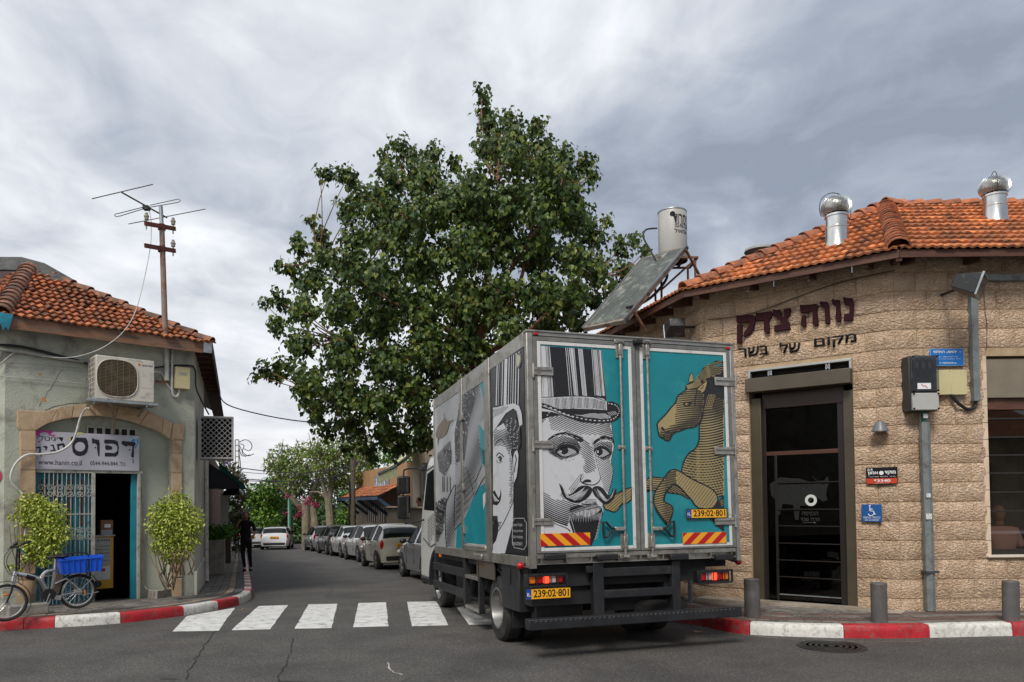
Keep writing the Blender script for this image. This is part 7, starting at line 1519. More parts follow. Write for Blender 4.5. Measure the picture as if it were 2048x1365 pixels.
for px, sx, ti in ((1245, -1, (700, 895, 1085)), (1299, 1, (702, 897, 1084))):
    a = RW(px, 688, -.05); b = RW(px + 1, 1114, -.05); x = .5 * (a[0] + b[0]); rod_ = MB().cyl((x, -.05, b[1]), (x, -.05, a[1]), .014, 12).build('lock_rod', M_st, truck)
    for i, y in enumerate(ti):
        z = RW(px, y, -.05)[1]; h = .09 if i != 1 else .022; bx('rod_bracket', (x - .045, -.034, z - h), (x + .045, -.02, z + h), M_st, rod_, bevel=.003); bx('rod_clamp', (x - .022, -.07, z - h * .7), (x + .022, -.034, z + h * .7), M_st, rod_, bevel=.008)
    for z, m_ in ((a[1] + .02, 1), (b[1] - .0, 1)): bx('cam_keeper', (x - .06, -.045, z - .02), (x + .06, -.028, z + .025), M_st, rod_, bevel=.006); MB().cyl((x - .03, -.06, z), (x + .03, -.06, z), .02, 10).build('cam', M_st, rod_)
    hz = RW(px, 1058, -.05)[1]; lv = bx('lock_lever', (min(x, x + sx * .13), -.075, hz - .022), (max(x, x + sx * .13), -.045, hz + .022), M_st, truck, bevel=.008)
    MB().cyl((x + sx * .10, -.085, hz), (x + sx * .10, -.07, hz), .016, 12).build('lever_bolt', M_st, lv)
    MB().tube([(x + sx * d, -.07, hz + e) for d, e in ((.13, 0), (.17, .01), (.23, .075), (.262, .08), (.268, -.02), (.25, -.095), (.225, -.09), (.18, -.03), (.13, -.005))], .014, 8).build('pull_loop', M_black, lv)
for px0, px1, ys_ in ((1066, 1106, (743, 890, 1044)), (1429, 1470, (764, 902, 1043))):
    for y in ys_:
        a = RW(px0, y + 7.5, -.03); b = RW(px1, y - 7.5, -.03); h_ = bx('door_hinge', (a[0], -.042, a[1]), (b[0], -.028, b[1]), M_st, truck, bevel=.004); w_ = b[1] - a[1]
        bx('hinge_groove', (a[0] + .02, -.0445, a[1] + w_ * .40), (b[0] - .02, -.042, a[1] + w_ * .60), M_seal, h_); bx('hinge_ridge', (a[0] + .015, -.05, a[1] + w_ * .62), (b[0] - .015, -.042, a[1] + w_ * .70), M_st, h_)
        xp_ = a[0] if px0 < 1200 else b[0]; MB().cyl((xp_, -.045, a[1] - .03), (xp_, -.045, b[1] + .03), .014, 10).build('hinge_pin', M_st, h_)
M_red = mat('red_lens', (.42, .004, .008), rough=.15, spec=.6); M_amb = mat('amber_lens', (.72, .17, .01), rough=.15); M_clr = mat('clear_lens', (.5, .45, .42), rough=.12)
M_lit = mat('lit_brake_lens', (.95, .06, .02), rough=.2, emit=1.1)
for px, py in ((1071, 668.5), (1455, 697)): a = RW(px, py, -.03); bx('marker_lamp', (a[0] - .028, -.045, a[1] - .013), (a[0] + .028, -.028, a[1] + .013), M_red, truck, bevel=.005)
a = RW(1275, 684, -.06); bx('rear_camera', (a[0] - .05, -.10, a[1] - .03), (a[0] + .05, -.03, a[1] + .025), M_black, truck, bevel=.012)
for px, py in ((1041, 1132), (1477, 1124)): a = RW(px, py, .05); MB().ball((a[0], .05, a[1]), .038, 14, 10).build('side_lamp', M_red, truck); MB().cyl((a[0], .08, a[1]), (min(max(a[0], .1), WX - .1), .1, a[1] + .04), .016, 8).build('lamp_stalk', M_black, truck)
for (x0, y0, x1, y1, order) in ((1054, 1147, 1131, 1174, (M_amb, M_red, M_lit, M_clr, M_red)), (1398, 1140, 1461, 1167, (M_red, M_clr, M_lit, M_red, M_amb))):
    a = RW(x0, y1, -.02); b = RW(x1, y0, -.02); tl = bx('tail_light', (a[0], .0, a[1]), (b[0], .1, b[1]), M_black, truck, bevel=.006); n = 5; W_ = (b[0] - a[0] - .05) / n
    for i, m_ in enumerate(order): bx('lens', (a[0] + .025 + i * W_ + .004, -.02, a[1] + .025), (a[0] + .025 + (i + 1) * W_ - .004, .0, b[1] - .025), m_, tl, bevel=.01)
    for q0, q1 in (((a[0], a[1]), (b[0], a[1])), ((a[0], b[1]), (b[0], b[1])), ((a[0], a[1]), (a[0], b[1])), ((b[0], a[1]), (b[0], b[1]))): g = MB(); g.beam((q0[0], -.045, q0[1]), (q1[0], -.045, q1[1]), .018, .02); g.build('guard', M_chas, tl)
    for i in range(1, n): x = a[0] + .025 + i * W_; g = MB(); g.beam((x, -.05, a[1]), (x, -.05, b[1]), .010, .008); g.build('guard_bar', M_chas, tl)
# underrun frame and tail beam
rr('lift_post', 1188, 1122, 1206, 1236, -.01, .08, M_chas); rr('lift_post', 1346, 1122, 1359, 1224, -.01, .08, M_chas)
rr('lift_crossbar', 1206, 1131, 1346, 1155, .0, .07, M_chas, .008); rr('lift_crossbar', 1204, 1174, 1347, 1198, -.005, .07, M_chas, .008)
a = RW(1059, 1258, -.12); b = RW(1484, 1216, -.12); zc = .5 * (RW(1059, 1238, -.12)[1] + RW(1484, 1216, -.12)[1]); zd = .5 * (RW(1059, 1258, -.12)[1] + RW(1484, 1238, -.12)[1])
bb = bx('tail_beam', (a[0], -.12, zd), (b[0], .02, zc), M_chas, truck, bevel=.008)
for k in range(44): x = a[0] + .06 + k * (b[0] - a[0] - .12) / 44; g = MB(); g.beam((x, -.121, zc - .028), (x + .02, -.121, zc - .014), .004, .006, up=(0, 1, 0)); g.build('tread_mark', M_seal, bb, angle=0)
bx('chassis_rail', (.75, .1, .62), (.86, 6.0, .92), M_und, truck); bx('chassis_rail', (1.62, .1, .62), (1.73, 6.0, .92), M_und, truck); bx('rear_crossmember', (.12, .09, .72), (2.15, .30, ZB - .01), M_und, truck); bx('tail_box', (.06, .14, .52), (.92, .5, .98), M_und, truck); bx('lift_motor_box', (.9, .35, .40), (1.6, .9, .88), M_und, truck)
bx('hanging_tank', (.16, .30, .30), (.72, .45, .55), M_chas, truck, bevel=.02); bx('floor_beam', (.05, .2, ZB - .11), (WX - .05, LB_, ZB + .02), M_und, truck)
rr('padlock', 1172, 1132, 1184, 1146, -.02, .02, M_chas)
# wheels
def twheel(x0, y, r, w, dual, side):
    g = MB(); s_ = -1 if side else 1; pr = [(r * .60, 0), (r * .72, .0), (r * .93, .012), (r, .05), (r, w - .05), (r * .93, w - .012), (r * .72, w), (r * .6, w)]
    g.lathe(pr, 40, axis='X', o=(x0, y, r), op=1)
    t_ = g.build('wheel', M_tyre, truck, fix=True)
    for k in range(5):
        q = MB(); zz_ = .05 + (w - .1) * (k + .5) / 5; q.lathe([(r * 1.002, zz_ - .004), (r * 1.004, zz_), (r * 1.002, zz_ + .004)], 40, axis='X', o=(x0, y, r)); 
    R = r * .60; d = .15 if dual else .03; xo = x0 if side else x0 + w; f_ = 1 if side else -1
    g = MB(); g.lathe([(R + .012, -.002 * f_), (R - .012, -.004 * f_), (R - .02, .02 * f_), (R * .80, (d + .03) * f_), (R * .55, (d + .04) * f_), (R * .45, (d - .02) * f_), (.05, (d - .04) * f_), (0, (d - .04) * f_)], 40, axis='X', o=(xo, y, r), op=1); rm = g.build('rim', M_trim, t_, fix=True)
    for k in range(8): t = 2 * pi * k / 8; MB().cyl((xo + (d - .005) * f_, y + R * .62 * cos(t), r + R * .62 * sin(t)), (xo + (d + .05) * f_, y + R * .62 * cos(t), r + R * .62 * sin(t)), R * .09, 10).build('hand_hole', M_und, rm)
    for k in range(6): t = 2 * pi * k / 6 + .2; MB().cyl((xo + (d - .045) * f_, y + R * .33 * cos(t), r + R * .33 * sin(t)), (xo + (d + .0) * f_, y + R * .33 * cos(t), r + R * .33 * sin(t)), .015, 8).build('wheel_nut', M_st, rm)
RY, FY = 1.28, 5.06
twheel(.03, RY, .39, .23, True, True); twheel(.28, RY, .39, .23, True, True); twheel(1.98, RY, .39, .23, True, False); twheel(1.72, RY, .39, .23, True, False); twheel(.16, FY, .39, .23, False, True); twheel(1.95, FY, .39, .23, False, False)
MB().cyl((.3, RY, .39), (2.1, RY, .39), .09, 12).build('rear_axle', M_und, truck); MB().cyl((.3, FY, .39), (2.0, FY, .39), .06, 12).build('front_axle', M_und, truck)
g = MB(); g.lathe([(.2, .0), (.36, .0), (.39, .05), (.39, .17), (.36, .22), (.2, .22), (.2, .0)], 36, o=(1.72, .55, .28), op=1); g.build('spare_wheel', M_tyre, truck, fix=True)
g = MB(); n = 12; vs = []
for i in range(n + 1): t = radians(20 + 140 * i / n); vs += [(.02, RY + .46 * cos(t), .39 + .46 * sin(t)), (.52, RY + .46 * cos(t), .39 + .46 * sin(t))]
g.add(vs, [(2 * i, 2 * i + 1, 2 * i + 3, 2 * i + 2) for i in range(n)]); g.build('mudguard', M_und, truck)
a = RW(1003, 1245, .75); b = RW(1062, 1180, .75); mf = bx('mud_flap', (.04, .72, .22), (.66, .735, .70), M_black, truck)
M_ytx = mat('worn_yellow_print', (.30, .13, .02), rough=.6)
text('תויגולונכט ובכר יוליג', M_ytx, mf, (.10, .60, .60, .645), .716); text('בכרל םיזגרא', M_ytx, mf, (.2, .53, .52, .575), .716); text('04-6060880', M_ytx, mf, (.14, .44, .58, .50), .716, bold=.02)
# left side: posts, rails, panels
def sd(name, x0, y0, x1, y1, xa, xb, m, bev=.004, parent=None):
    "box on the left side between the given photo points: (x0,y0) upper front corner, (x1,y1) lower rear corner"
    p_ = SW(x0, y0); q_ = SW(x1, y1); return bx(name, (xa, q_[0], q_[1]), (xb, p_[0], p_[1]), m, parent or truck, bevel=bev)
yR, yD1, yD0, yF = .0, SW(985, 1000)[0], SW(925, 1000)[0], LB_
bx('side_top_rail', (-.012, .05, ZT - .16), (.012, LB_, ZT), M_al, truck, bevel=.004); bx('side_bottom_rail', (-.022, .05, ZB - .03), (.012, LB_, ZB + .085), M_al, truck, bevel=.004)
for y0, y1 in ((yD1, SW(974.5, 1000)[0]), (yD0 - .12, yD0), (LB_ - .05, LB_)): bx('side_post', (-.024, y0, ZB + .085), (.012, y1, ZT - .0), M_al, truck, bevel=.005)
ySD0, ySD1 = SW(974.5, 1000)[0], yD0 - .12
bx('front_panel', (-.006, yD0, ZB + .085), (.012, LB_ - .05, ZT - .16), M_pgrey, truck); bx('side_door', (-.010, ySD0 + .004, ZB + .16), (.012, ySD1 - .004, ZT - .26), M_pgrey, truck); bx('door_header', (-.018, ySD0, ZT - .25), (.012, ySD1, ZT - .16), M_al, truck, bevel=.004); bx('door_threshold', (-.04, ySD0, ZB + .085), (.012, ySD1, ZB + .16), M_al, truck, bevel=.02)
bx('rear_panel', (-.006, .05, ZB + .085), (.012, yD1, ZT - .16), M_pblk, truck)
for y in (ySD1 - .02,):
    for z in (ZT - .55, 1.9, ZB + .35): bx('side_hinge', (-.045, y - .06, z - .05), (-.01, y + .09, z + .05), M_st, truck, bevel=.006)
p_ = SW(968, 1112); bx('side_latch', (-.06, p_[0] - .08, p_[1] - .04), (-.02, p_[0] + .32, p_[1] + .02), M_st, truck, bevel=.01)
q_ = SW(1039, 722); MB().cyl((-.004, q_[0], q_[1]), (-.014, q_[0], q_[1]), .085, 28).build('round_vent', M_seal, truck); MB().cyl((-.012, q_[0], q_[1]), (-.018, q_[0], q_[1]), .062, 28).build('vent_face', mat('vent_cream', (.45, .42, .33)), truck)
M_pdk = mat('print_dark_grey', (.10, .10, .105), rough=.35)
B_ = Art(lambda x, y, o: (lambda q: V((o, q[0], q[1])))(SW(x, y, o)), -.0105, .0006)
e1 = lambda x, y: (840 + x * .2198, 660 + y * .2198); f1 = lambda x, y: (860 + x * .1612, 900 + y * .1612); g1 = lambda x, y: (860 + x * .1392, 740 + y * .1392)
# rear panel: the man again
xr0 = 986
for (x, w_) in ((695, 9), (712, 4), (745, 7), (775, 26), (804, 8), (826, 4), (845, 7), (868, 9), (893, 9)): B_.stroke([e1(x + 8, 310 - (x - 690) * .55), e1(x - 2, 690 - (x - 690) * .05)], w_ * .2198, M_pwht, 1)
B_.poly([(xr0, 816), e1(700, 705), e1(800, 680), e1(850, 670), e1(900, 690), e1(925, 760), e1(932, 860), e1(905, 880), e1(880, 740), e1(850, 715), e1(780, 760), e1(700, 880), (xr0, 866)], M_pwht, 2); B_.hatch([(xr0, 818), e1(700, 708), e1(830, 680), e1(760, 760), (xr0, 838)], 80, 2, lambda x, y: .55, M_pblk, 3)
fc = [(xr0, 868), e1(700, 890), e1(760, 850), e1(800, 860), e1(830, 960), e1(870, 1040)] + [f1(1000, 20), f1(1025, 140), f1(1035, 420), f1(1030, 640), f1(1036, 660), f1(1030, 900), f1(935, 1285), f1(765, 1285), (xr0, 1100)]
B_.poly(fc, M_pwht, 2)
B_.poly([f1(1030, 100), f1(1050, 30), f1(1080, 0), f1(1098, 60), f1(1090, 200), f1(1075, 330), f1(1040, 418)], M_pwht, 3); B_.stroke([f1(1055, 60), f1(1070, 120), f1(1055, 200), f1(1045, 280)], 2.0, M_pblk, 4)
B_.poly([e1(760, 850), e1(800, 800), e1(870, 790), e1(910, 900), e1(915, 1040), e1(895, 1100), e1(870, 1080), e1(840, 1090), e1(820, 960)], M_pblk, 4); B_.hatch([e1(760, 850), e1(800, 800), e1(870, 790), e1(910, 900), e1(900, 1090), e1(840, 1090)], 50, 2.2, lambda x, y: .4 * (sin(x * 2 + y) > .1), M_pwht, 5)
B_.hatch(fc[:6] + [f1(1000, 20), f1(1025, 140), f1(1035, 420), f1(1030, 640), f1(940, 830), f1(850, 1000), (xr0, 1010)], 12, 2.4, lambda x, y: max(.0, (x - 1008) * .028) + max(0, .6 - abs(y - 876) * .016) + (max(0, (y - 1015) * .012)), M_pblk, 3, bend=-5, dots=.4)
B_.stroke([f1(1030, 645), f1(990, 740), f1(920, 890), f1(850, 1010)], 1.4, M_pblk, 4)
B_.stroke([e1(680, 1060), e1(700, 1020), e1(740, 1000), e1(770, 1040)], (1., 2.6, 1.), M_pblk, 4); B_.stroke([f1(825, 80), f1(850, 40), f1(890, 60), f1(915, 90)], 2, M_pblk, 4); B_.poly([f1(840, 95), f1(870, 70), f1(895, 100), f1(880, 145), f1(850, 140)], M_pblk, 5); B_.poly([f1(848, 110), f1(862, 100), f1(858, 140), f1(846, 138)], M_pwht, 6); B_.stroke([f1(820, 130), f1(850, 165), f1(900, 140)], 1, M_pblk, 4)
B_.poly([(xr0 - .5, 985), f1(800, 500), f1(830, 560), f1(850, 600), f1(870, 560), f1(872, 480), f1(885, 560), f1(870, 640), f1(830, 690), f1(790, 680), (xr0 - .5, 1010)], M_pblk, 5)
B_.poly([(xr0 - .5, 1050), f1(800, 860), f1(850, 900), f1(845, 1020), f1(820, 1120), (xr0 - .5, 1090)], M_pblk, 5)
for k in range(8): B_.stroke([f1(780 + 9 * k, 540 + 12 * k), f1(800 + 8 * k, 640)], .8, M_pwht, 6); B_.stroke([f1(775 + 9 * k, 900), f1(778 + 8 * k, 820 + 6 * sin(k * 3))], 1.1, M_pblk, 5)
B_.poly([f1(930, 1285), f1(1030, 900), f1(1200, 850), f1(1200, 1285)], M_pblk, 3)
lp0, lp1 = f1(1022, 850), f1(1196, 1238); pts = [(lp0[0], lp0[1] + 6), (lp0[0] + 3, lp0[1] + 4), (lp0[0] + 3, lp0[1]), (lp1[0] - 4, lp0[1]), (lp1[0] - 3, lp0[1] + 6), (lp1[0], lp0[1] + 8), (lp1[0], lp1[1] - 8), (lp1[0] - 3, lp1[1] - 5), (lp1[0] - 4, lp1[1]), (lp0[0] + 3, lp1[1] - 4), (lp0[0] + 3, lp1[1] - 8), (lp0[0], lp1[1] - 10)]
B_.stroke(pts + [pts[0]], .9, M_pwht, 5, n=1)
# front panel and side door: grey engraved horse, fish, bull, teal ground
B_.poly([g1(705, 200), g1(815, 100), g1(830, 650), g1(820, 640), g1(790, 560), g1(740, 300)], M_pteal, 2); B_.poly([g1(700, 780), g1(830, 950), g1(830, 1360), g1(742, 1360), g1(712, 1000)], M_pteal, 2)
B_.poly([f1(330, 975), f1(430, 850), f1(540, 590), f1(600, 470), f1(680, 415), f1(705, 430), (974, 1000), (974, 1090), (933, 1086), (933, 1098 - 1), (912, 1096), f1(320, 1215)], M_pteal, 2); B_.poly([f1(640, 0), (974, 900), (974, 945), f1(690, 250), f1(660, 180)], M_pteal, 2)
neck = [g1(530, 330), g1(640, 220), g1(710, 190), g1(740, 420), g1(800, 560), g1(822, 690), g1(700, 780), g1(710, 980), g1(742, 1200), g1(745, 1360), f1(640, 200), f1(560, 560), f1(430, 850), f1(320, 960), f1(300, 1215), f1(205, 1215), f1(190, 700), f1(310, 430), g1(360, 1300), g1(350, 900), g1(430, 500), g1(520, 330)]
B_.poly(neck, mat('print_mid_grey', (.33, .34, .35), rough=.35), 1); B_.hatch(neck, 62, 2.2, lambda x, y: .50 + .28 * sin(y * .045 + x * .13), M_pblk, 3, bend=6, dots=.0)
mn_ = [g1(440, 330), g1(640, 240), g1(650, 420), g1(560, 760), g1(500, 1300), g1(370, 1330), g1(350, 900), g1(400, 620)]; B_.poly(mn_, M_pdk, 3); B_.hatch(mn_, 70, 2.6, lambda x, y: .1 + .9 * noise.noise(V((x * .35, y * .3, 4))), M_pwht, 5, jit=.3); B_.hatch([g1(440, 330), g1(640, 240), g1(650, 420), g1(560, 760), g1(500, 1300), g1(370, 1330), g1(350, 900), g1(400, 620)], -35, 2.4, lambda x, y: .45 + .5 * (noise.noise(V((x * .3, y * .3, 2)))), M_pblk, 4, jit=.3)
for st in ([f1(310, 430), f1(240, 560), f1(195, 700), f1(190, 1000), f1(205, 1215)], [f1(430, 860), f1(320, 975), f1(300, 990)], [f1(450, 220), f1(500, 380), f1(545, 560)], [f1(320, 430), f1(300, 700), f1(300, 960)], [f1(560, 560), f1(620, 430), f1(680, 330)], [f1(640, 200), f1(560, 400)]): B_.stroke(st, 1.4, M_pblk, 5)
B_.poly([f1(655, 560), f1(690, 520), f1(700, 600), f1(664, 745)], M_pwht, 4)
B_.poly([g1(80, 920), g1(110, 820), g1(170, 740), g1(200, 700), g1(190, 590), g1(215, 690), g1(250, 740), g1(345, 712), g1(280, 770), g1(265, 830), g1(235, 920), g1(180, 970), g1(120, 990), g1(90, 970)], mat('print_brown', (.14, .105, .08), rough=.4, var=.3, vscale=6), 5)
B_.stroke([g1(118, 985), g1(112, 1090)], (2, .5), M_pblk, 5)
bl = [g1(110, 1200), g1(180, 1140), g1(200, 1100), g1(290, 1020), g1(305, 1360)] + [f1(265, 0), f1(250, 180), f1(180, 320), f1(110, 260), f1(90, 100)]; B_.poly(bl, M_pdk, 3); B_.hatch(bl, 75, 2.4, lambda x, y: .1 + .9 * noise.noise(V((x * .4, y * .3, 14))), M_pwht, 5); B_.hatch(bl, 80, 1.9, lambda x, y: .45 + .5 * noise.noise(V((x * .25, y * .25, 5))), M_pblk, 4, jit=.2)
B_.hatch([g1(90, 560), g1(330, 340), g1(500, 260), g1(440, 520), g1(330, 800), g1(100, 900)], -60, 3.2, lambda x, y: .22, M_pdk, 2)
B_.hatch([f1(420, 200), f1(470, 220), f1(600, 420), f1(560, 560), f1(440, 800), f1(330, 940), f1(320, 500)], 80, 1.9, lambda x, y: .55, M_pdk, 4)
for a_ in (155, 172, 210, 248): B_.stroke([f1(a_, 330), f1(a_ + 2, 520)], 1.1, M_pblk, 4)
wd_ = [f1(60, 660), f1(180, 580), f1(220, 620), f1(190, 760), f1(170, 980), f1(80, 1180), f1(62, 1100)]; B_.hatch(wd_, 70, 3., lambda x, y: .5, M_pdk, 3); B_.hatch(wd_, 30, 2.4, lambda x, y: .45 + .6 * noise.noise(V((x * .2, y * .2, 8))), M_pblk, 4, jit=.4)
B_.done('printed_artwork', truck)
M_s = lambda x0, y0, x1, y1: (SW(x0, y1), SW(x1, y0))
def stext(s_, x0, y0, x1, y1, m, off=-.016, bold=.0):
    me = text(s_, m, None, (0, 0, 1, 1), 0, bold=bold, keep=True); a_, b_ = SW(x0, y1), SW(x1, y0); zt_, zb_ = SW(x0, y0)[1], a_[1]
    for v in me.vertices: u, z = v.co.x, v.co.z; v.co = V((off, a_[0] + (b_[0] - a_[0]) * u, zb_ + (zt_ - zb_) * z))
    put('side_lettering', me, truck)
for i, s_ in enumerate(('זכרמה יליבומ', 'רוריקב ןוזמ תלבוה', 'תרקובמ הרוטרפמטב', '054-2274571')): y = 1047 + i * 12.4; stext(s_, 1028.5 - (i in (1, 2)) * 2, y, 1047 + (i in (1, 2)) * 1.5, y + 6, M_pwht)
# underside fittings on the left
for (x, h) in ((866.5, 0), (924, 0)): y_, z_ = SW(x, 1115); bx('guard_post', (.02, y_ - .04, .32), (.08, y_ + .04, ZB - .03), M_chas, truck, bevel=.005)
ya_, yb_ = SW(866, 1140)[0], SW(925.5, 1140)[0]; z1_ = SW(925, 1146)[1]; z2_ = SW(925, 1187)[1]
bx('side_guard', (-.0, yb_ - .02, z1_ - .06), (.04, ya_, z1_ + .06), M_steel if 0 else M_chas, truck, bevel=.006); bx('side_guard', (-.0, yb_ - .02, z2_ - .06), (.04, ya_, z2_ + .06), M_chas, truck, bevel=.006)
for (xx_, yy_) in ((929, 0), (957, 0)): y_ = SW(xx_, 1150)[0]; bx('step_post', (.0, y_ - .03, .24), (.07, y_ + .03, ZB - .03), M_chas, truck, bevel=.004)
y0_, y1_ = SW(957, 1150)[0], SW(929, 1150)[0]
for z in (.66, .25): bx('step', (.0, y0_, z), (.24, y1_, z + .045), M_st, truck, bevel=.004)
y0_, y1_ = SW(1036, 1150)[0], SW(1001, 1150)[0]; tbx = bx('tool_box', (.01, y0_, .43), (.5, y1_, .96), M_chas, truck, bevel=.012); bx('box_latch', (-.004, (y0_ + y1_) / 2 - .04, .72), (.01, (y0_ + y1_) / 2 + .04, .88), M_black, tbx, bevel=.004)
y0_, y1_ = SW(988, 1130)[0], SW(953, 1130)[0]; bx('notice_panel', (.0, y0_, .72), (.015, y1_, ZB - .03), mat('dull_brown_metal', (.09, .075, .06), rough=.6, metal=.3), truck); stext('תויגולונכט', 958, 1124, 974, 1128, M_ytx, -.004); stext('בכרל םיזגרא', 957, 1131, 972, 1134, M_ytx, -.004)
MB().cyl((.5, 2.4, .62), (.5, 3.6, .62), .22, 20).build('air_tank', M_und, truck); bx('fuel_tank', (.18, 3.0, .34), (.6, 3.95, .86), M_und, truck, bevel=.05); MB().cyl((.4, 2.05, .75), (.4, 2.25, .75), .08, 16).build('filter', M_st, truck)
# cab
cp = [(4.78, .80), (4.78, 2.50), (4.95, 2.62), (5.55, 2.60), (5.80, 2.50), (6.35, 1.62), (6.48, 1.15), (6.48, .45), (6.0, .42), (5.62, .50), (5.50, .90), (4.70 + .08, .98)]
cp = [(4.78, .96), (4.78, 2.44), (4.92, 2.58), (5.5, 2.60), (5.80, 2.48), (6.35, 1.60), (6.48, 1.15), (6.48, .42), (5.62, .42), (5.56, .80), (5.30, .96)]
cx0, cx1 = .14, 2.22
g = MB(); g.add([(cx0, y, z) for y, z in cp] + [(cx1, y, z) for y, z in cp], [tuple(range(len(cp))), tuple(range(2 * len(cp) - 1, len(cp) - 1, -1))] + [(i, (i + 1) % len(cp), (i + 1) % len(cp) + len(cp), i + len(cp)) for i in range(len(cp))])
cabo = g.build('cab', M_cabw, truck, bevel=.05, fix=True)
M_cg = glassmat('dark_car_glass', (.010, .012, .012), rough=.03, solid=.07)
g = MB(); g.quad((cx0 - .004, 5.05, 1.62), (cx0 - .004, 5.05, 2.36), (cx0 - .004, 5.78, 2.30), (cx0 - .004, 6.12, 1.66)); g.build('side_window', M_cg, cabo, angle=0)
g = MB(); g.quad((cx0 + .08, 5.86, 2.42), (cx1 - .08, 5.86, 2.42), (cx1 - .08, 6.36, 1.64), (cx0 + .08, 6.36, 1.64)); g.build('windscreen', M_cg, cabo, angle=0)
g = MB(); g.tube([(cx0 - .006, 4.98, 1.1), (cx0 - .006, 4.98, 2.42), (cx0 - .006, 5.80, 2.36)], .008, 6); g.tube([(cx0 - .006, 4.98, 1.1), (cx0 - .006, 5.55, 1.0), (cx0 - .006, 6.2, 1.15)], .008, 6); g.build('door_gap', M_black, cabo)
bx('door_handle', (cx0 - .02, 5.0, 1.30), (cx0, 5.13, 1.44), M_black, cabo, bevel=.01)
for r_ in range(9):
    for c_ in range(5):
        if r_ + c_ > 2: y = 5.15 + c_ * .14 + r_ * .0; z = 1.12 + r_ * .055 - c_ * .03; g = MB(); g.quad((cx0 - .003, y, z), (cx0 - .003, y + .09, z + .03), (cx0 - .003, y + .09, z + .055), (cx0 - .003, y, z + .025)); g.build('dash_mark', M_pblk, cabo, angle=0)
g = MB(); n = 12; vs = []
for i in range(n + 1): t = radians(-10 + 190 * i / n); vs += [(cx0 - .03, FY + .47 * cos(t), .42 + .47 * sin(t)), (cx0 + .3, FY + .47 * cos(t), .42 + .47 * sin(t)), (cx0 - .03, FY + .56 * cos(t), .42 + .56 * sin(t))]
g.add(vs, [(3 * i, 3 * i + 1, 3 * i + 4, 3 * i + 3) for i in range(n)] + [(3 * i, 3 * i + 3, 3 * i + 5, 3 * i + 2) for i in range(n)]); g.build('wheel_arch', M_black, truck)
bx('cab_step', (cx0 - .03, 5.62, .35), (cx0 + .3, 6.2, .44), M_black, truck, bevel=.01); y_, z_ = SW(846, 1105, .1); bx('turn_lamp', (cx0 - .035, 4.86, .92), (cx0 - .0, 4.97, 1.02), M_amb, truck, bevel=.01); bx('turn_lamp', (-.02, LB_ - .35, ZB - .08), (.02, LB_ - .28, ZB - .02), M_amb, truck, bevel=.005)
for (ylo, zc_, h, w_) in ((6.35, 2.13, .33, .22), (6.35, 1.72, .44, .22)): MB().box((-.30, ylo, zc_ - h / 2), (-.30 + w_ + .02, ylo + .09, zc_ + h / 2)).build('mirror', M_black, truck, bevel=.03); bx('mirror_glass', (-.28, ylo - .008, zc_ - h / 2 + .03), (-.30 + w_, ylo - .001, zc_ + h / 2 - .03), mat('mirror_face', (.25, .27, .28), rough=.03, metal=1.), truck)
MB().tube(spline([(cx0, 6.0, 2.40), (cx0 - .12, 6.1, 2.42), (-.14, 6.38, 2.42), (-.18, 6.4, 2.30), (-.18, 6.4, 1.5), (-.10, 6.3, 1.43), (cx0, 6.1, 1.48)], 5), .016, 8).build('mirror_arm', M_black, truck); bx('mirror_mount', (cx0 - .06, 5.92, 2.36), (cx0 + .02, 6.1, 2.48), M_black, truck, bevel=.02)
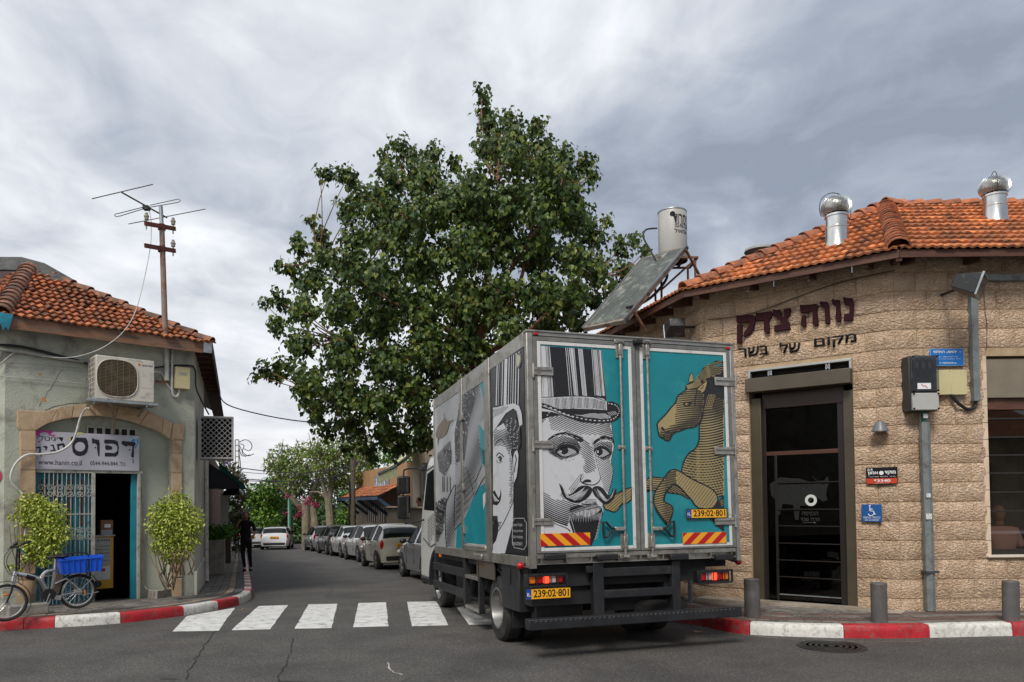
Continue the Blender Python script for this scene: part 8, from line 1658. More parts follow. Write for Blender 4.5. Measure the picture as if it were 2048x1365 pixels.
# ============================================================ trees
M_leaf = leafmat('bodhi_leaf', [(.12, (.018, .042, .012)), (.42, (.045, .085, .018)), (.66, (.095, .140, .022)), (.80, (.17, .20, .03)), (.94, (.36, .28, .05))], rough=.42, spec=.4, trans=.2)
M_bark = mat('reddish_bark', (.20, .10, .06), rough=.85, var=.3, vscale=6, bump=.6, bscale=18)
M_bark2 = mat('pale_bark', (.21, .18, .125), rough=.9, var=.25, vscale=3, bump=.6, bscale=12)
YT = 19.7; tb_ = V((-.45, YT, gz(YT) + KH)); tree = thing('street_tree', 'large broad green fig tree towering behind the delivery truck', 'tree', tb_); TT = Matrix.Translation(-tb_)
BL = [(962, 183, 9), (966, 200, 13), (972, 225, 18), (978, 250, 22), (1018, 232, 18), (1026, 262, 28), (1076, 252, 19), (1082, 290, 26), (985, 290, 40), (1030, 310, 45), (1080, 335, 45), (1125, 312, 22), (1165, 328, 24), (1184, 350, 14), (1132, 372, 48), (795, 288, 17), (768, 308, 13), (820, 315, 24), (866, 308, 18), (790, 352, 38), (850, 358, 42), (908, 330, 18), (655, 350, 14), (696, 352, 22), (720, 388, 28), (760, 402, 42), (700, 425, 28), (640, 345, 7), (900, 405, 50), (955, 372, 42), (960, 425, 55), (1030, 402, 58), (1092, 422, 52), (1150, 432, 42), (840, 432, 52), (780, 472, 46), (722, 472, 36), (622, 442, 9), (642, 470, 20), (598, 492, 20), (650, 515, 32), (702, 532, 42), (578, 535, 18), (556, 528, 8), (620, 562, 38), (760, 562, 52), (840, 522, 54), (920, 505, 56), (1000, 492, 56), (1080, 505, 52), (1150, 512, 42), (1186, 470, 26), (1216, 440, 11), (1200, 545, 36), (1240, 492, 20), (1272, 478, 13), (1292, 500, 11), (1252, 545, 24), (1288, 556, 12), (1228, 596, 26), (1150, 592, 46), (1080, 592, 52), (1000, 592, 56), (920, 602, 58), (840, 612, 56), (760, 642, 52), (682, 612, 46), (612, 620, 36), (560, 602, 18), (528, 606, 9), (558, 652, 17), (600, 690, 38), (560, 742, 26), (528, 738, 11), (512, 752, 6), (620, 762, 42), (690, 702, 50), (780, 722, 52), (860, 702, 56), (940, 682, 52), (1020, 662, 42), (1105, 652, 34), (690, 792, 46), (640, 822, 28), (612, 792, 17), (760, 802, 48), (830, 782, 46), (900, 762, 42), (960, 722, 34), (700, 850, 34), (652, 862, 18), (770, 862, 36), (840, 842, 36), (735, 892, 20), (692, 892, 12), (748, 915, 8), (802, 890, 24), (850, 880, 22), (1150, 640, 30), (1190, 600, 20)]
fol = MB(); fol.T = TT; lim = []; rr_ = random.Random(11); lc = []
for (x, y, r) in BL:
    big = r > 26
    for dy in ((-1.7, 0., 1.5) if r > 40 else (-.9, .7) if big else (0,)):
        dy += rr_.uniform(-.5, .5); c = P3(x + rr_.uniform(-6, 6) * big, y + rr_.uniform(-6, 6) * big, YT + dy); R_ = r / FPX * YT * (1 if not big else .92); lim.append((c, R_))
        n = int((r * r * .16) if big else r * r * .36 + 8)
        for k in range(max(3, n // 7)):          # twigs carrying hanging leaves
            v = rvec(rr_); p = c + v * R_ * (.35 + .62 * rr_.random()); tw = (v + V((0, 0, rr_.uniform(-.2, .8)))).normalized()
            for j in range(7):
                q = p + tw * rr_.uniform(-.16, .16) + rvec(rr_) * .10; d = (rvec(rr_) * .55 + V((0, 0, -.75)) + v * .25); nn = (v * .8 + rvec(rr_) * .7 + V((0, -.3, .3))); s_ = rr_.uniform(.078, .155)
                if dy < 0 and rr_.random() < .012 and len(lc) < 285: lc.append((q, d, nn, s_ * 1.1))
                else: fol.add(*leaf_geo(q, d, nn, s_))
fol.build('foliage', M_leaf, tree, angle=0, kind='stuff')
lm = []
for k in range(4): g = MB(); g.add(*leaf_geo(V((0, 0, 0)), V((0, 1, 0)), V((0, 0, 1)), 1., 'heart')); lm.append(g.mesh('leaf', M_leaf, 0))
for i, (q, d, nn, s_) in enumerate(lc):
    y_ = d.normalized(); x_ = y_.cross(nn).normalized(); z_ = x_.cross(y_); M = Matrix((x_ * s_, y_ * s_, z_ * s_)).transposed().to_4x4(); M.translation = q; put('leaf', lm[i % 4], tree, TT @ M)
g = MB(); g.T = TT; fk = P3(965, 800, YT); g.tube([tb_, tb_ + V((-.02, 0, 1.2)), fk], [.34, .27, .24], 14); g.build('trunk', M_bark, tree)
mains = [((940, 690), (925, 560), (917, 450), (930, 330)), ((935, 680), (885, 580), (838, 470), (800, 340)), ((950, 700), (1030, 590), (1060, 470), (1080, 330)), ((930, 700), (850, 650), (740, 560), (680, 420)), ((960, 720), (1060, 660), (1150, 560), (1230, 500)), ((930, 740), (830, 720), (700, 690), (590, 620)), ((930, 760), (800, 790), (680, 800), (600, 750)), ((945, 690), (985, 500), (1000, 390), (975, 230)), ((950, 700), (1010, 560), (1100, 420), (1160, 340)), ((935, 690), (780, 600), (650, 520), (590, 510))]
nodes = []
for k, m_ in enumerate(mains):
    pts = spline([fk] + [P3(x, y, YT + .5 * sin(k * 2.1 + j) - .5) for j, (x, y) in enumerate(m_)], 6); pts = pts[:-5]; n = len(pts); g = MB(); g.T = TT; g.tube(pts, [.12 - .10 * i / (n - 1) for i in range(n)], 8); g.build('limb', M_bark, tree); nodes += pts[6:]
g = MB(); g.T = TT
for c, R_ in lim:
    a = min(nodes, key=lambda p: (p - c).length + .6 * max(0, p.z - c.z)); limb(g, a, c, .022, .009, .1, 5, 4)
    for _ in range(3): limb(g, c, c + rvec() * R_ * .9 + V((0, 0, .05)), .010, .004, .12, 4, 3)
g.build('twigs', M_bark, tree, kind='stuff')
def bgtree(label, base, Y, blobs, lmats, n, s, trunks=(), kind='oval', name='background_tree', group='trees at the end of the street', bark=M_bark2, tw=0, cat='tree'):
    b0 = P3(base, 1090, Y); b0.z = gz(Y); o = thing(name, label, cat, b0, group=group); T = Matrix.Translation(-b0); tot = sum(b[2] ** 2 for b in blobs); g = MB(); g.T = T; q = MB(); q.T = T; r = random.Random(len(label) * 7 + base)
    for k, (x, y, rd) in enumerate(blobs):
        c = P3(x, y, Y + r.uniform(-1.5, 1.5)); R_ = rd / FPX * Y; cloud(g, c, (R_, R_, R_ * .85), int(n * rd * rd / tot), s, kind, .3, .55, r)
        if tw:
            for _ in range(tw): limb(q, c - V((0, 0, R_ * .6)), c + rvec(r) * R_ * 1.1 + V((0, 0, R_ * .3)), .05, .015, .12, 4, 3)
    g.build('foliage', lmats, o, angle=0, kind='stuff')
    if tw: q.build('twigs', bark, o, kind='stuff')
    for t, w0, w1 in trunks: g = MB(); g.T = T; pts = spline([P3(x, y, Y) for x, y in t], 4); m_ = len(pts); g.tube(pts, [w0 + (w1 - w0) * i / (m_ - 1) for i in range(m_)], 9); g.build('trunk', bark, o)
    if not trunks: g = MB(); g.T = T; g.cyl(b0, P3(base, blobs[0][1], Y), .25, 10); g.build('trunk', bark, o)
M_dk = leafmat('dark_evergreen', [(.15, (.008, .026, .007)), (.5, (.028, .075, .015)), (.85, (.08, .16, .03))]); M_mid = leafmat('fresh_green', [(.15, (.03, .09, .01)), (.5, (.09, .20, .018)), (.88, (.22, .34, .04))]); M_olv = leafmat('thin_olive', [(.15, (.06, .12, .02)), (.5, (.15, .24, .035)), (.8, (.30, .33, .07)), (.95, (.42, .24, .06))])
bgtree('dark dense evergreen tree filling the street end behind the white car', 560, 63, [(560, 1040, 42), (530, 1060, 34), (590, 1060, 36), (560, 1000, 34), (600, 1025, 32), (545, 1078, 24), (590, 1085, 26)], M_dk, 3600, .34)
bgtree('dark evergreen tree between the thick pale trunks and the black parked car', 650, 64, [(640, 1040, 40), (685, 1030, 40), (650, 990, 32), (700, 980, 30), (690, 1070, 34), (640, 1080, 26), (720, 1040, 30), (615, 1060, 26)], M_dk, 3600, .34)
bgtree('bright green blossoming tree left of the street end, above the woman', 515, 54, [(515, 985, 20), (540, 975, 22), (500, 1000, 16), (530, 1010, 24), (555, 1000, 20), (508, 1040, 22), (540, 1035, 20), (505, 1070, 16), (560, 965, 14)], M_mid, 3400, .26)
bgtree('large thin crowned tree with whitish twigs leaning over the middle of the street end', 618, 50, [(570, 915, 32), (600, 925, 34), (545, 930, 20), (585, 955, 34), (615, 900, 26), (630, 950, 34), (560, 945, 22), (600, 975, 26), (635, 985, 20)], M_olv, 3900, .21, [([(620, 1092), (618, 1060), (610, 1025), (595, 1008), (572, 985), (545, 960)], .34, .10), ([(612, 1030), (622, 990), (640, 950)], .2, .08), ([(632, 1088), (630, 1050), (625, 1010)], .3, .2)], tw=16)
bgtree('tall pale trunked tree with a thin yellowish crown above the black parked car', 662, 47, [(665, 900, 34), (700, 915, 34), (650, 930, 26), (690, 950, 32), (720, 890, 26), (645, 905, 22), (720, 945, 24), (735, 915, 20), (670, 960, 26), (740, 935, 16)], M_olv, 4600, .19, [([(661, 1095), (660, 1040), (657, 1005)], .28, .24), ([(657, 1008), (648, 975), (640, 940), (625, 905)], .17, .04), ([(658, 1006), (665, 970), (672, 925), (690, 890)], .17, .04), ([(656, 1006), (660, 960), (655, 900)], .12, .04), ([(660, 1000), (668, 960), (690, 945), (712, 925)], .10, .03), ([(654, 1000), (638, 985), (618, 985)], .09, .03)], tw=18)
bgtree('green leafy tree behind the bamboo fronted cafe, under the big fig tree', 800, 52, [(800, 895, 26), (770, 905, 22), (835, 880, 28), (865, 900, 26), (780, 925, 16), (745, 935, 12), (820, 915, 22)], M_mid, 2600, .22)
bgtree('low hedge like tree right of the black car before the cafe', 700, 52, [(700, 1010, 18), (690, 1035, 20), (710, 1050, 18), (680, 1060, 18), (695, 985, 14)], M_mid, 1500, .24)
for i, (a, b) in enumerate(((400, 470), (760, 860))): bgtree(('left' if i == 0 else 'right') + ' of two round dark trees closing the street end to either side', a, 70, [(a, 1040, 34), (b, 1030, 40), ((a + b) // 2, 1060, 36), ((a + b) // 2, 1000, 26)], M_dk, 2200, .4)
for i, (a, lab) in enumerate(((545, 'left'), (640, 'middle'), (735, 'right'))): bgtree(f'dense far tree at the back of the street end, {lab} of the three', a, 76, [(a - 30, 1055, 36), (a + 30, 1055, 36), (a, 1020, 34), (a, 1075, 30)], M_dk, 1500, .5)
M_bou = leafmat('bougainvillea', [(.2, (.14, .004, .03)), (.6, (.30, .008, .06)), (.9, (.46, .03, .11))])
bgtree('magenta bougainvillea hanging beside the pale trunks at the street end', 612, 46, [(612, 1000, 9), (604, 1015, 8), (617, 1005, 8), (600, 1028, 6), (632, 1010, 6), (576, 992, 5), (570, 1026, 3), (590, 1034, 4)], M_bou, 520, .13, name='bougainvillea', group=None, cat='shrub')
# poles
def pole(name, label, px, y0, y1, Y, r, m, extra=None):
    a = P3(px, y0, Y); a.z = gz(Y); b = P3(px, y1, Y); o = thing(name, label, 'pole', a); MB().cyl((0, 0, 0), b - a, r, 12).build('shaft', m, o); return o, a
o, a = pole('street_pole', 'white street pole with a green upper sleeve at the end of the street', 579, 1088, 1000, 50, .11, M_lp); MB().cyl((.06, -.06, 1.5), (.06, -.06, 4.0), .09, 10).build('green_sleeve', MATS['green_plastic'], o)
pole('sign_post', 'thin pale post beside the thick trunks at the end of the street', 605, 1090, 1042, 48, .05, M_lp)
o, a = pole('wooden_pole', 'old wooden utility pole with black cables left of the cafe', 706, 1060, 918, 40, .13, mat('pole_wood', (.09, .07, .05), rough=.9, var=.3, stretch=(4, 4, .5))); MB().tube(spline([(-.14, -.1, 0), (-.20, -.1, 2), (-.13, -.1, 3), (-.22, -.1, 4.2)], 6), .05, 8).build('cable_bundle', M_black, o)
# ============================================================ cafe on the right of the street
FO = V((9.743 - .41 * 49, 49)); FD = V((.41, -1)).normalized(); CFB = Frame((FO.x, FO.y, 0), (FD.x, FD.y, 0)); K = lambda x, y, o=0: CFB.W(x, y, o)
M_bam = mat('bamboo_cladding', (.46, .27, .13), rough=.8, c2=(.33, .18, .08), vscale=14, stretch=(9, 1, .35), bump=.6, bscale=10, dirt=(.22, .13, .07), dscale=2)
M_beigew = mat('beige_wall', (.34, .29, .21), rough=.9, var=.12, dirt=(.2, .16, .12)); M_blueb = mat('blue_beam', (.02, .05, .10), rough=.6, var=.2)
cafe = thing('cafe_building', 'cafe with bamboo clad upper front and blue timber canopy on the right of the street', 'building', CFB.m)
xf, xe = K(712, 1000)[0], K(836, 1000)[0]; zt_ = K(712, 957)[1]; zt2 = K(800, 915)[1]
bx('upper_front', (xf, 0, K(740, 1003)[1]), (xe, .3, .5 * (zt_ + zt2)), M_bam, cafe); bx('lower_front', (xf, .02, -2.5), (xe + 12, .3, K(740, 1003)[1]), M_beigew, cafe); bx('near_wall', (xe, .05, 0), (xe + 12, .3, 4.6), M_beigew, cafe); bx('side_wall', (xf, .3, -2.5), (xf + .2, 7, 3.2), M_beigew, cafe)
a_, b_ = K(830, 1018, -.05), K(843, 905, -.05); bx('pillar', (a_[0], -.15, a_[1]), (b_[0], .05, b_[1]), mat('pale_pillar', (.50, .45, .36), rough=.8), cafe)
a_, b_ = K(846, 1000), K(858, 925); bx('doorway', (a_[0], -.01, a_[1]), (b_[0] + 1.2, .05, b_[1]), M_dkframe, cafe); a_, b_ = K(842, 990), K(847, 930); bx('window_shutter', (a_[0], -.06, a_[1]), (b_[0], -.01, b_[1]), M_lat, cafe)
for x0, x1 in ((737, 752), (753, 771)):
    a_, b_ = K(x0, 1044), K(x1, 1013); w_ = bx('window', (a_[0], -.02, a_[1]), (b_[0], .02, b_[1]), mat('curtain_grey', (.42, .36, .30), var=.2, stretch=(6, 1, .3)), cafe)
    for k in range(5): x = a_[0] + (b_[0] - a_[0]) * k / 4; bx('window_bar', (x - .02, -.06, a_[1]), (x + .02, -.03, b_[1]), M_dkframe, w_)
a_, b_ = K(775, 1060, -.6), K(850, 1017, -.6); bx('counter_front', (a_[0], -.6, a_[1]), (b_[0], -.5, b_[1]), mat('dark_boards', (.06, .05, .035), rough=.8, var=.3, stretch=(4, 1, .3)), cafe); bx('counter_top', (a_[0] - .1, -.75, b_[1]), (b_[0], -.3, b_[1] + .07), mat('counter_wood', (.22, .16, .11), rough=.7), cafe)
cn = thing('tiled_canopy', 'small canopy of red tiles on blue timber brackets along the cafe front', 'canopy', CFB.m)
e0, e1_ = K(704, 1008, -1.2), K(802, 975, -1.2); w0, w1 = K(716, 995), K(800, 968); z_e, z_w = .5 * (e0[1] + e1_[1]), .5 * (w0[1] + w1[1]) + .25; X0, X1 = w0[0], K(803, 975)[0]
g = MB(); g.add([(X0, -1.2, z_e - .03), (X1, -1.2, z_e - .03), (X1, 0, z_w - .03), (X0, 0, z_w - .03)], [(0, 1, 2, 3), (3, 2, 1, 0)]); g.build('deck', M_blueb, cn, angle=0)
MT = slope(V((X0, -1.2, z_e)), V((X1, -1.2, z_e)), V((X0, 0, z_w))); tmc = tile_mesh('roof_tile', .30, .36, M_tile2, .05); n_ = int((X1 - X0) / .30)
for i in range(n_):
    for j in range(4): put('roof_tile', tmc, cn, MT @ Matrix.Translation((i * .30, j * .36, 0)))
MB().beam((X0 - .05, -1.22, z_e - .08), (X1, -1.22, z_e - .08), .06, .16).build('front_beam', M_blueb, cn)
for k in range(5): x = X0 + .2 + (X1 - X0 - .3) * k / 4; MB().beam((x, -1.15, z_e - .12), (x, 0, z_e - 1.0), .13, .16).build('bracket', M_blueb, cn)
a_, b_ = K(750, 985, -.06), K(777, 948, -.06); bx('x', (0, 0, 0), (.1, .1, .1), M_blk, None); bpy.data.objects.remove(bpy.data.objects['x'])
cs = thing('cafe_sign', 'grey painted sign board with pale curly lettering on the bamboo front', 'sign', CFB.m); bx('board', (a_[0], -.08, a_[1]), (b_[0], -.02, b_[1]), mat('sign_grey', (.22, .23, .26), rough=.6, var=.25, vscale=5), cs)
for k in range(3): x = a_[0] + .5 + k * (b_[0] - a_[0]) * .28; z = (a_[1] + b_[1]) / 2; MB().tube([(x + .28 * cos(t) * (1 - t * .07), -.10, z + .35 * sin(t) + .05 * t - .2) for t in [i * .45 for i in range(16)]], .03, 5).build('curl', mat('curl_pale', (.38, .40, .50)), cs)
an_ = thing('striped_awning', 'pale yellow green awning sloping out over the cafe front', 'awning', CFB.m); pa, pb, pc, pd = CFB.P(757, 948, -1.9), CFB.P(795, 930, -1.9), CFB.P(843, 893, -.05), CFB.P(812, 908, -.05)
g = MB(); g.add([pa, pb, pc, pd], [(0, 1, 2, 3), (3, 2, 1, 0)]); g.build('canvas', mat('awning_lime', (.42, .42, .20), rough=.8, var=.08), an_, angle=0); g = MB(); nn_ = 14
vs = []
for k in range(nn_ + 1): p = pa.lerp(pb, k / nn_); vs += [p + V((0, .03 * (k % 2), 0)), p + V((0, .06 * (k % 2), -.42 - .05 * (k % 2)))]
g.add(vs, [(2 * k, 2 * k + 1, 2 * k + 3, 2 * k + 2) for k in range(nn_)]); g.build('valance', mat('valance_olive', (.26, .27, .14), rough=.85, var=.2, vscale=6), an_); g = MB(); g.beam(pb, pc, .08, .12); g.beam(pa, pb, .08, .10); g.build('frame_arm', M_dkframe, an_)
o = thing('air_conditioner', 'white air conditioner unit on the cafe roof behind the pale awning', 'air conditioner', CFB.m @ Matrix.Translation(CFB.P(797, 919, .5))); bx('casing', (0, 0, 0), (.9, .5, .75), M_acw, o, bevel=.03); MB().cyl((.32, -.01, .38), (.32, -.03, .38), .26, 18).build('fan_guard', M_black, o)
fh_ = thing('house', 'beige house with a corrugated roof behind the bamboo fronted cafe', 'building', CFB.m @ Matrix.Translation((-4, 8, 0))); a_ = K(740, 940, 8)[1]; bx('wall', (-3, 0, -2), (9, 5, a_), mat('cream_wall', (.42, .38, .30), rough=.9, var=.06), fh_); g = MB(); g.add([(-3.3, -.4, a_), (9.3, -.4, a_), (9.3, 3, a_ + 1.5), (-3.3, 3, a_ + 1.5)], [(0, 1, 2, 3)]); g.build('roof', mat('corrugated_roof', (.20, .17, .14), rough=.8, var=.2, stretch=(8, 1, 1)), fh_, angle=0)
o = thing('person', 'dark haired person in a blue shirt behind the cafe counter, beside the truck mirrors', 'person', CFB.m @ Matrix.Translation(CFB.P(837, 1016, -.25)))
skin_body('body', [((0, 0, -.3), (.17, .11)), ((0, 0, .05), (.19, .11)), ((0, 0, .14), (.07, .06)), ((-.2, 0, 0), .06), ((.2, 0, 0), .06), ((-.24, -.1, -.25), .05), ((.24, -.1, -.25), .05)], [(0, 1), (1, 2), (1, 3), (1, 4), (3, 5), (4, 6)], mat('blue_shirt', (.01, .05, .20), rough=.8), o, 1); g = MB(); g.ball((0, -.02, .32), (.09, .10, .125), 14, 10); g.tube([(0, 0, .1), (0, 0, .24)], .05, 8); g.build('head', M_skw, o); g = MB(); g.ball((0, .02, .36), (.10, .11, .11), 14, 10); g.build('hair', M_hair, o)
# ============================================================ cars
M_ctyre = mat('car_tyre', (.015, .015, .015), rough=.85); M_crim = mat('alloy_rim', (.35, .35, .36), rough=.3, metal=.7)
def car(label, lw, X, Y, hd, paint, top, W_=1.74, wb=2.6, ro=.75, r=.315, belt=.95, plate=True, win=(0, 1, 2, 3), lamp=(.62, .92, .16), name='parked_car', grp='cars parked along the right side of the street', glassy=True):
    "top: roof/bonnet line [(distance from rear, height)], win: distances of rear window foot/head and windscreen head/foot"
    hx, hy = V(hd).normalized(); F_ = Matrix(((hy, hx, 0, 0), (-hx, hy, 0, 0), (0, 0, 1, 0), (0, 0, 0, 1))); F_.translation = V((X, Y, 0)); F_ = F_ @ Matrix.Translation((lw, -ro, 0)) 
    p0 = F_ @ V((0, ro, 0)); p1 = F_ @ V((0, ro + wb, 0)); F_.translation.z = gz(p0.y) + .0; F_ = F_ @ Matrix.Translation((0, ro, 0)) @ Matrix.Rotation(atan2(gz(p1.y) - gz(p0.y), wb), 4, 'X') @ Matrix.Translation((0, -ro, 0))
    o = thing(name, label, 'car', F_, group=grp); Ln = top[-1][0]; ax = (ro, ro + wb); st = []; x = 0.
    def lerp(tb, x):
        for (a, b), (c, d) in zip(tb[:-1], tb[1:]):
            if x <= c: return b + (d - b) * max(0, (x - a)) / max(1e-6, c - a)
        return tb[-1][1]
    sm = spline(top, 5); tz = [(p.x, p.y) for p in sm]; half = [(0, W_ * .40), (.12, W_ * .455), (.5, W_ * .495), (1.2, W_ * .5), (Ln - 1.2, W_ * .5), (Ln - .5, W_ * .475), (Ln - .12, W_ * .40), (Ln, W_ * .33)]
    xs_ = sorted(set([round(i * .075, 3) for i in range(int(Ln / .075) + 1)] + [Ln] + [round(w, 3) for w in win])); rings = []
    for x in xs_:
        z = lerp(tz, x); h = lerp(half, x); bz = min(belt, z - .03) + (.0 if x > .8 else .0); cab = max(0, z - bz); ht = h - .05 - cab * .36; zb = .24
        for a in ax:
            if abs(x - a) < r + .05: zb = max(zb, r + sqrt(max(0, (r + .05) ** 2 - (x - a) ** 2)))
        zm = min(max(.62, zb + .06), bz - .04); rings.append([(0, z), (ht * .6, z - .008), (ht * .9, z - .03), (ht, z - .07 if cab > .12 else z - .04), (h - .03, bz + .0), (h, bz - .07 if bz - .07 > zm else zm + .01), (h + .005, zm), (h - .01, max(zb, .42)), (h - .05, zb), (0, zb)])
    n = len(rings[0]); parts = {'body': MB(), 'rear_window': MB(), 'windscreen': MB(), 'side_window': MB()}
    VV = [[(-s * p[0], x, p[1]) for p in R_] for x, R_ in zip(xs_, rings) for s in (1,)]
    bpil = (win[1] + win[2]) / 2 + .1; acc = {k: [] for k in parts}
    for i in range(len(xs_) - 1):
        xm = (xs_[i] + xs_[i + 1]) / 2
        for k in range(n - 1):
            t = 'body'
            if k < 3 and win[0] + .04 < xm < win[1] - .0: t = 'rear_window' if k < 2 or True else 'body'
            if k < 3 and win[2] < xm < win[3] - .06: t = 'windscreen'
            if k == 3 and win[0] + .32 < xm < win[3] - .30 and abs(xm - bpil) > .05 and lerp(tz, xm) > belt + .16: t = 'side_window'
            acc[t].append((i, k))
    for t, fs in acc.items():
        if not fs: continue
        g = parts[t]; idx = {}
        for s in (-1, 1):
            for (i, k) in fs:
                f_ = []
                for (ii, kk) in ((i, k), (i + 1, k), (i + 1, k + 1), (i, k + 1)):
                    key = (s if kk not in (0, n - 1) else 0, ii, kk)
                    if key not in idx: p = rings[ii][kk]; idx[key] = len(g.v); g.v.append((s * p[0], xs_[ii], p[1]))
                    f_.append(idx[key])
                g.f.append(f_ if s < 0 else f_[::-1]); g.m.append(0)
        if t == 'body':
            for ii in (0, len(xs_) - 1):
                c_ = [(s * rings[ii][k][0], xs_[ii], rings[ii][k][1]) for s, rng in ((1, range(n)), (-1, range(n - 2, 0, -1))) for k in rng]; g.add(c_, [tuple(range(len(c_)))])
        g.build(t, paint if t == 'body' else M_cg, o, angle=48)
    bx('underbody', (-W_ * .42, .2, .2), (W_ * .42, Ln - .2, .55), M_und, o)
    for s in (-1, 1):
        for a in ax:
            xw = s * (W_ / 2 - .10); t_ = MB().lathe([(r * .62, -.10), (r * .95, -.10), (r, -.07), (r, .07), (r * .95, .10), (r * .62, .10)], 24, axis='X', o=(xw, a, r), op=1).build('wheel', M_ctyre, o, fix=True)
            MB().lathe([(r * .66, .08 * s), (r * .60, .095 * s), (r * .5, .07 * s), (.05, .085 * s), (0, .085 * s)], 20, axis='X', o=(xw, a, r), op=1).build('rim', M_und, t_, fix=True)
            for k in range(5): q = 2 * pi * k / 5; MB().beam((xw + .09 * s, a, r), (xw + .09 * s, a + r * .6 * cos(q), r + r * .6 * sin(q)), .03, .05, up=(1, 0, 0)).build('rim_spoke', M_crim, t_, angle=0)
            MB().tube([(s * (W_ / 2 + .002), a + (r + .045) * cos(q), r + (r + .045) * sin(q)) for q in [pi * i / 12 for i in range(13)]], .008, 5).build('arch_edge', M_und, o)
        h0 = lerp(half, .1); MB().ball((s * (h0 - .03), .11, lamp[1] - .06), (.065, .075, lamp[2]), 12, 10).build('tail_light', M_red, o); MB().ball((s * (W_ * .38), Ln - .10, .66), (.16, .14, .08), 12, 8).build('headlight', M_clr, o)
        MB().ball((s * (W_ / 2 + .08), win[3] - .42, belt + .05), (.10, .07, .07), 12, 8).build('mirror', M_black, o); bx('door_handle', (s * (W_ / 2 - .0), bpil + .10, belt - .14), (s * (W_ / 2 + .02), bpil + .24, belt - .11), M_crim, o)
        for q in (bpil, win[3] - .45): bx('door_gap', (s * (W_ / 2 - .02), q, .42), (s * (W_ / 2 + .007), q + .012, belt - .02), M_und, o)
    if plate: bx('number_plate', (-.26, -.012, .72), (.26, .02, .84), MATS['plate_yellow'], o); text('84-160-12', M_blk, o, (-.2, .745, .22, .815), -.016)
    bx('rear_bumper_trim', (-W_ * .36, -.02, .30), (W_ * .36, .04, .44), M_black if not plate else M_und, o, bevel=.02); return o
P_beige = mat('cream_car_paint', (.44, .42, .34), rough=.22, coat=.8); P_sil = mat('silver_car_paint', (.26, .27, .28), rough=.28, metal=.5, coat=.8); P_lt = mat('light_silver_paint', (.46, .46, .45), rough=.25, metal=.3, coat=.8); P_blk = mat('matt_black_car_paint', (.025, .026, .03), rough=.35, coat=.3); P_wh = mat('white_car_paint', (.62, .63, .64), rough=.2, coat=.8)
hatch = [(0, .50), (.03, .86), (.18, 1.02), (.55, 1.38), (1.0, 1.46), (1.9, 1.49), (2.5, 1.40), (3.25, 1.0), (3.9, .86), (4.15, .70), (4.22, .45)]; hw = (.14, .58, 2.45, 3.28)
sedan = [(0, .50), (.03, .88), (.15, 1.02), (.55, 1.08), (1.25, 1.40), (1.8, 1.46), (2.5, 1.42), (3.3, 1.0), (4.1, .84), (4.45, .68), (4.52, .45)]; sw = (.62, 1.22, 2.5, 3.32)
fiat_ = [(0, .50), (.03, .80), (.12, .98), (.35, 1.30), (.7, 1.44), (1.4, 1.49), (1.95, 1.42), (2.65, 1.02), (3.2, .86), (3.45, .68), (3.52, .48)]; fwn = (.12, .42, 1.95, 2.68)
h1 = (-.36, 1)
W2 = lambda w: w / 2 - .0
car('silver saloon parked nearest, front half showing beyond the truck cab', .87, -3.02 + 2.55 * .339, 20.2 - 2.55 * .94, (-.36, 1), P_sil, sedan, wb=2.64, ro=.95, win=sw)
car('small cream hatchback with rounded roof parked ahead of the silver saloon', .80, -4.40, 23.85, (-.40, 1), P_beige, fiat_, W_=1.63, wb=2.3, ro=.58, r=.29, belt=.93, win=fwn, lamp=(.6, .86, .17))
car('light silver hatchback parked ahead of the small cream one', .86, -6.09, 29.1, (-.43, 1), P_lt, hatch, wb=2.55, ro=.78, win=hw)
car('pale silver saloon with red tail lights parked fourth in the row', .86, -7.77, 33.4, (-.43, 1), P_lt, sedan, wb=2.6, ro=1.0, win=sw)
car('black hatchback with white lettering on its door parked fifth in the row', .87, -9.35, 37.1, (-.43, 1), P_blk, [(0, .5), (.03, .9), (.12, 1.10), (.7, 1.32), (1.5, 1.47), (2.0, 1.49), (2.7, 1.38), (3.6, .98), (4.1, .84), (4.4, .66), (4.46, .45)], wb=2.7, ro=.95, win=(.16, 1.2, 2.5, 3.6), lamp=(.6, .98, .14))
car('grey car at the far end of the parked row', .86, -11.7, 43.0, (-.43, 1), P_sil, hatch, wb=2.55, ro=.78, win=hw)
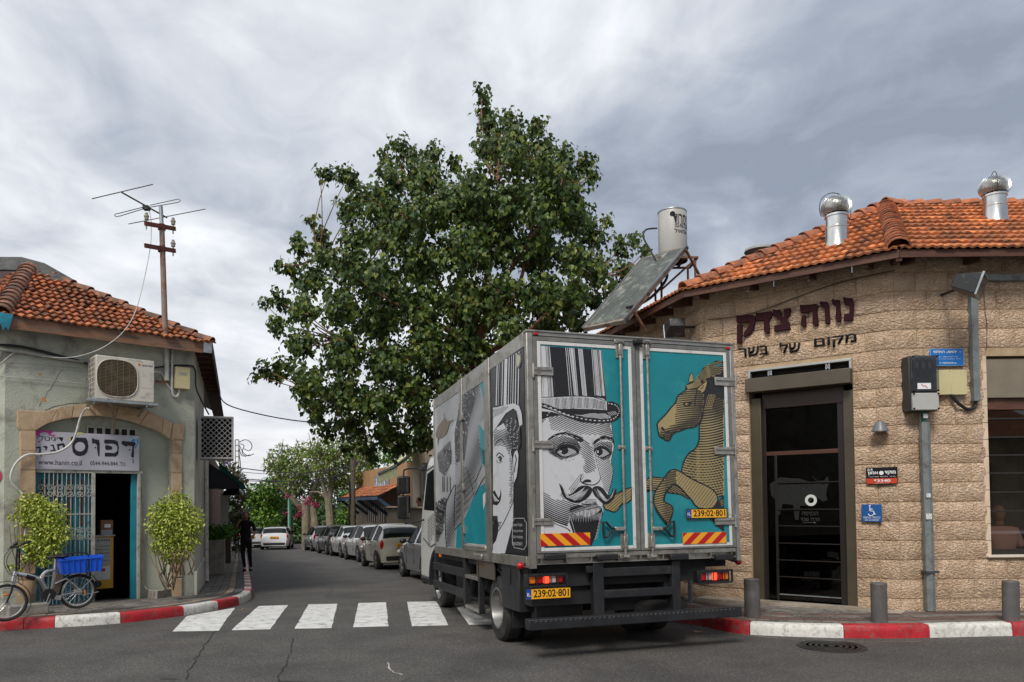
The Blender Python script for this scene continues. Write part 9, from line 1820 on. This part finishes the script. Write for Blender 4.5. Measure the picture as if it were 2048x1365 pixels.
car('white estate car seen from behind far down the street', .89, -16.15, 47.6, (-.22, 1), P_wh, [(0, .5), (.02, .86), (.12, 1.02), (.4, 1.36), (.9, 1.45), (2.0, 1.47), (2.8, 1.38), (3.6, 1.0), (4.3, .84), (4.6, .66), (4.7, .45)], W_=1.82, wb=2.75, ro=.9, win=(.1, .42, 2.75, 3.6), name='car', grp=None)
car('dark grey car half hidden beyond the white estate car', .88, -19.4, 54.5, (-.2, 1), P_sil, hatch, wb=2.55, ro=.78, win=hw, name='car', grp=None)
car('pale car just showing to the left of the white estate car', .88, -19.1, 51.5, (-.35, 1), P_lt, hatch, wb=2.55, ro=.78, win=hw, name='car', grp=None)
# round sign at the very edge
q = P3(-13, 953, 10.1); o = thing('no_entry_sign', 'edge of a round crimson road sign at the far left of the picture', 'sign', q); MB().lathe([(.115, 0), (.115, -.004), (0, -.004)], 28, axis='Y').build('disc', mat('sign_crimson', (.40, .01, .05), rough=.4), o); MB().lathe([(.125, .012), (.125, .002), (.1, .001)], 28, axis='Y').build('rim', M_lp, o); MB().cyl((0, .03, .15), (0, .03, -1.45), .025, 10).build('post', M_galv, o)
# leaf litter at the street end
g = MB(); r = random.Random(4)
for _ in range(240): x = r.uniform(560, 720); p = gp(x, r.uniform(1086, 1100), .01); g.add(*leaf_geo(p, V((r.uniform(-1, 1), r.uniform(-1, 1), .1)), V((0, 0, 1)), .16, 'oval'))
g.build('leaf_litter', mat('litter', (.26, .17, .09), rough=.9, var=.3), angle=0, kind='stuff')

# buildings across the junction, behind the viewer: seen in the window glass
ob = thing('opposite_building', 'pale building with a red tiled roof across the junction, mirrored in the restaurant window', 'building', (4, -15, 0))
bx('wall', (-18, -6, 0), (22, 0, 4.6), M_beigew, ob); g = MB(); g.add([(-18.5, .6, 4.5), (22.5, .6, 4.5), (22.5, -6, 7.2), (-18.5, -6, 7.2)], [(0, 1, 2, 3)]); g.build('roof', M_tile2, ob, angle=0)
for k in range(9): bx('window', (-16 + k * 4.2, .01, 1.2), (-14.6 + k * 4.2, .05, 3.2), M_cg, ob)
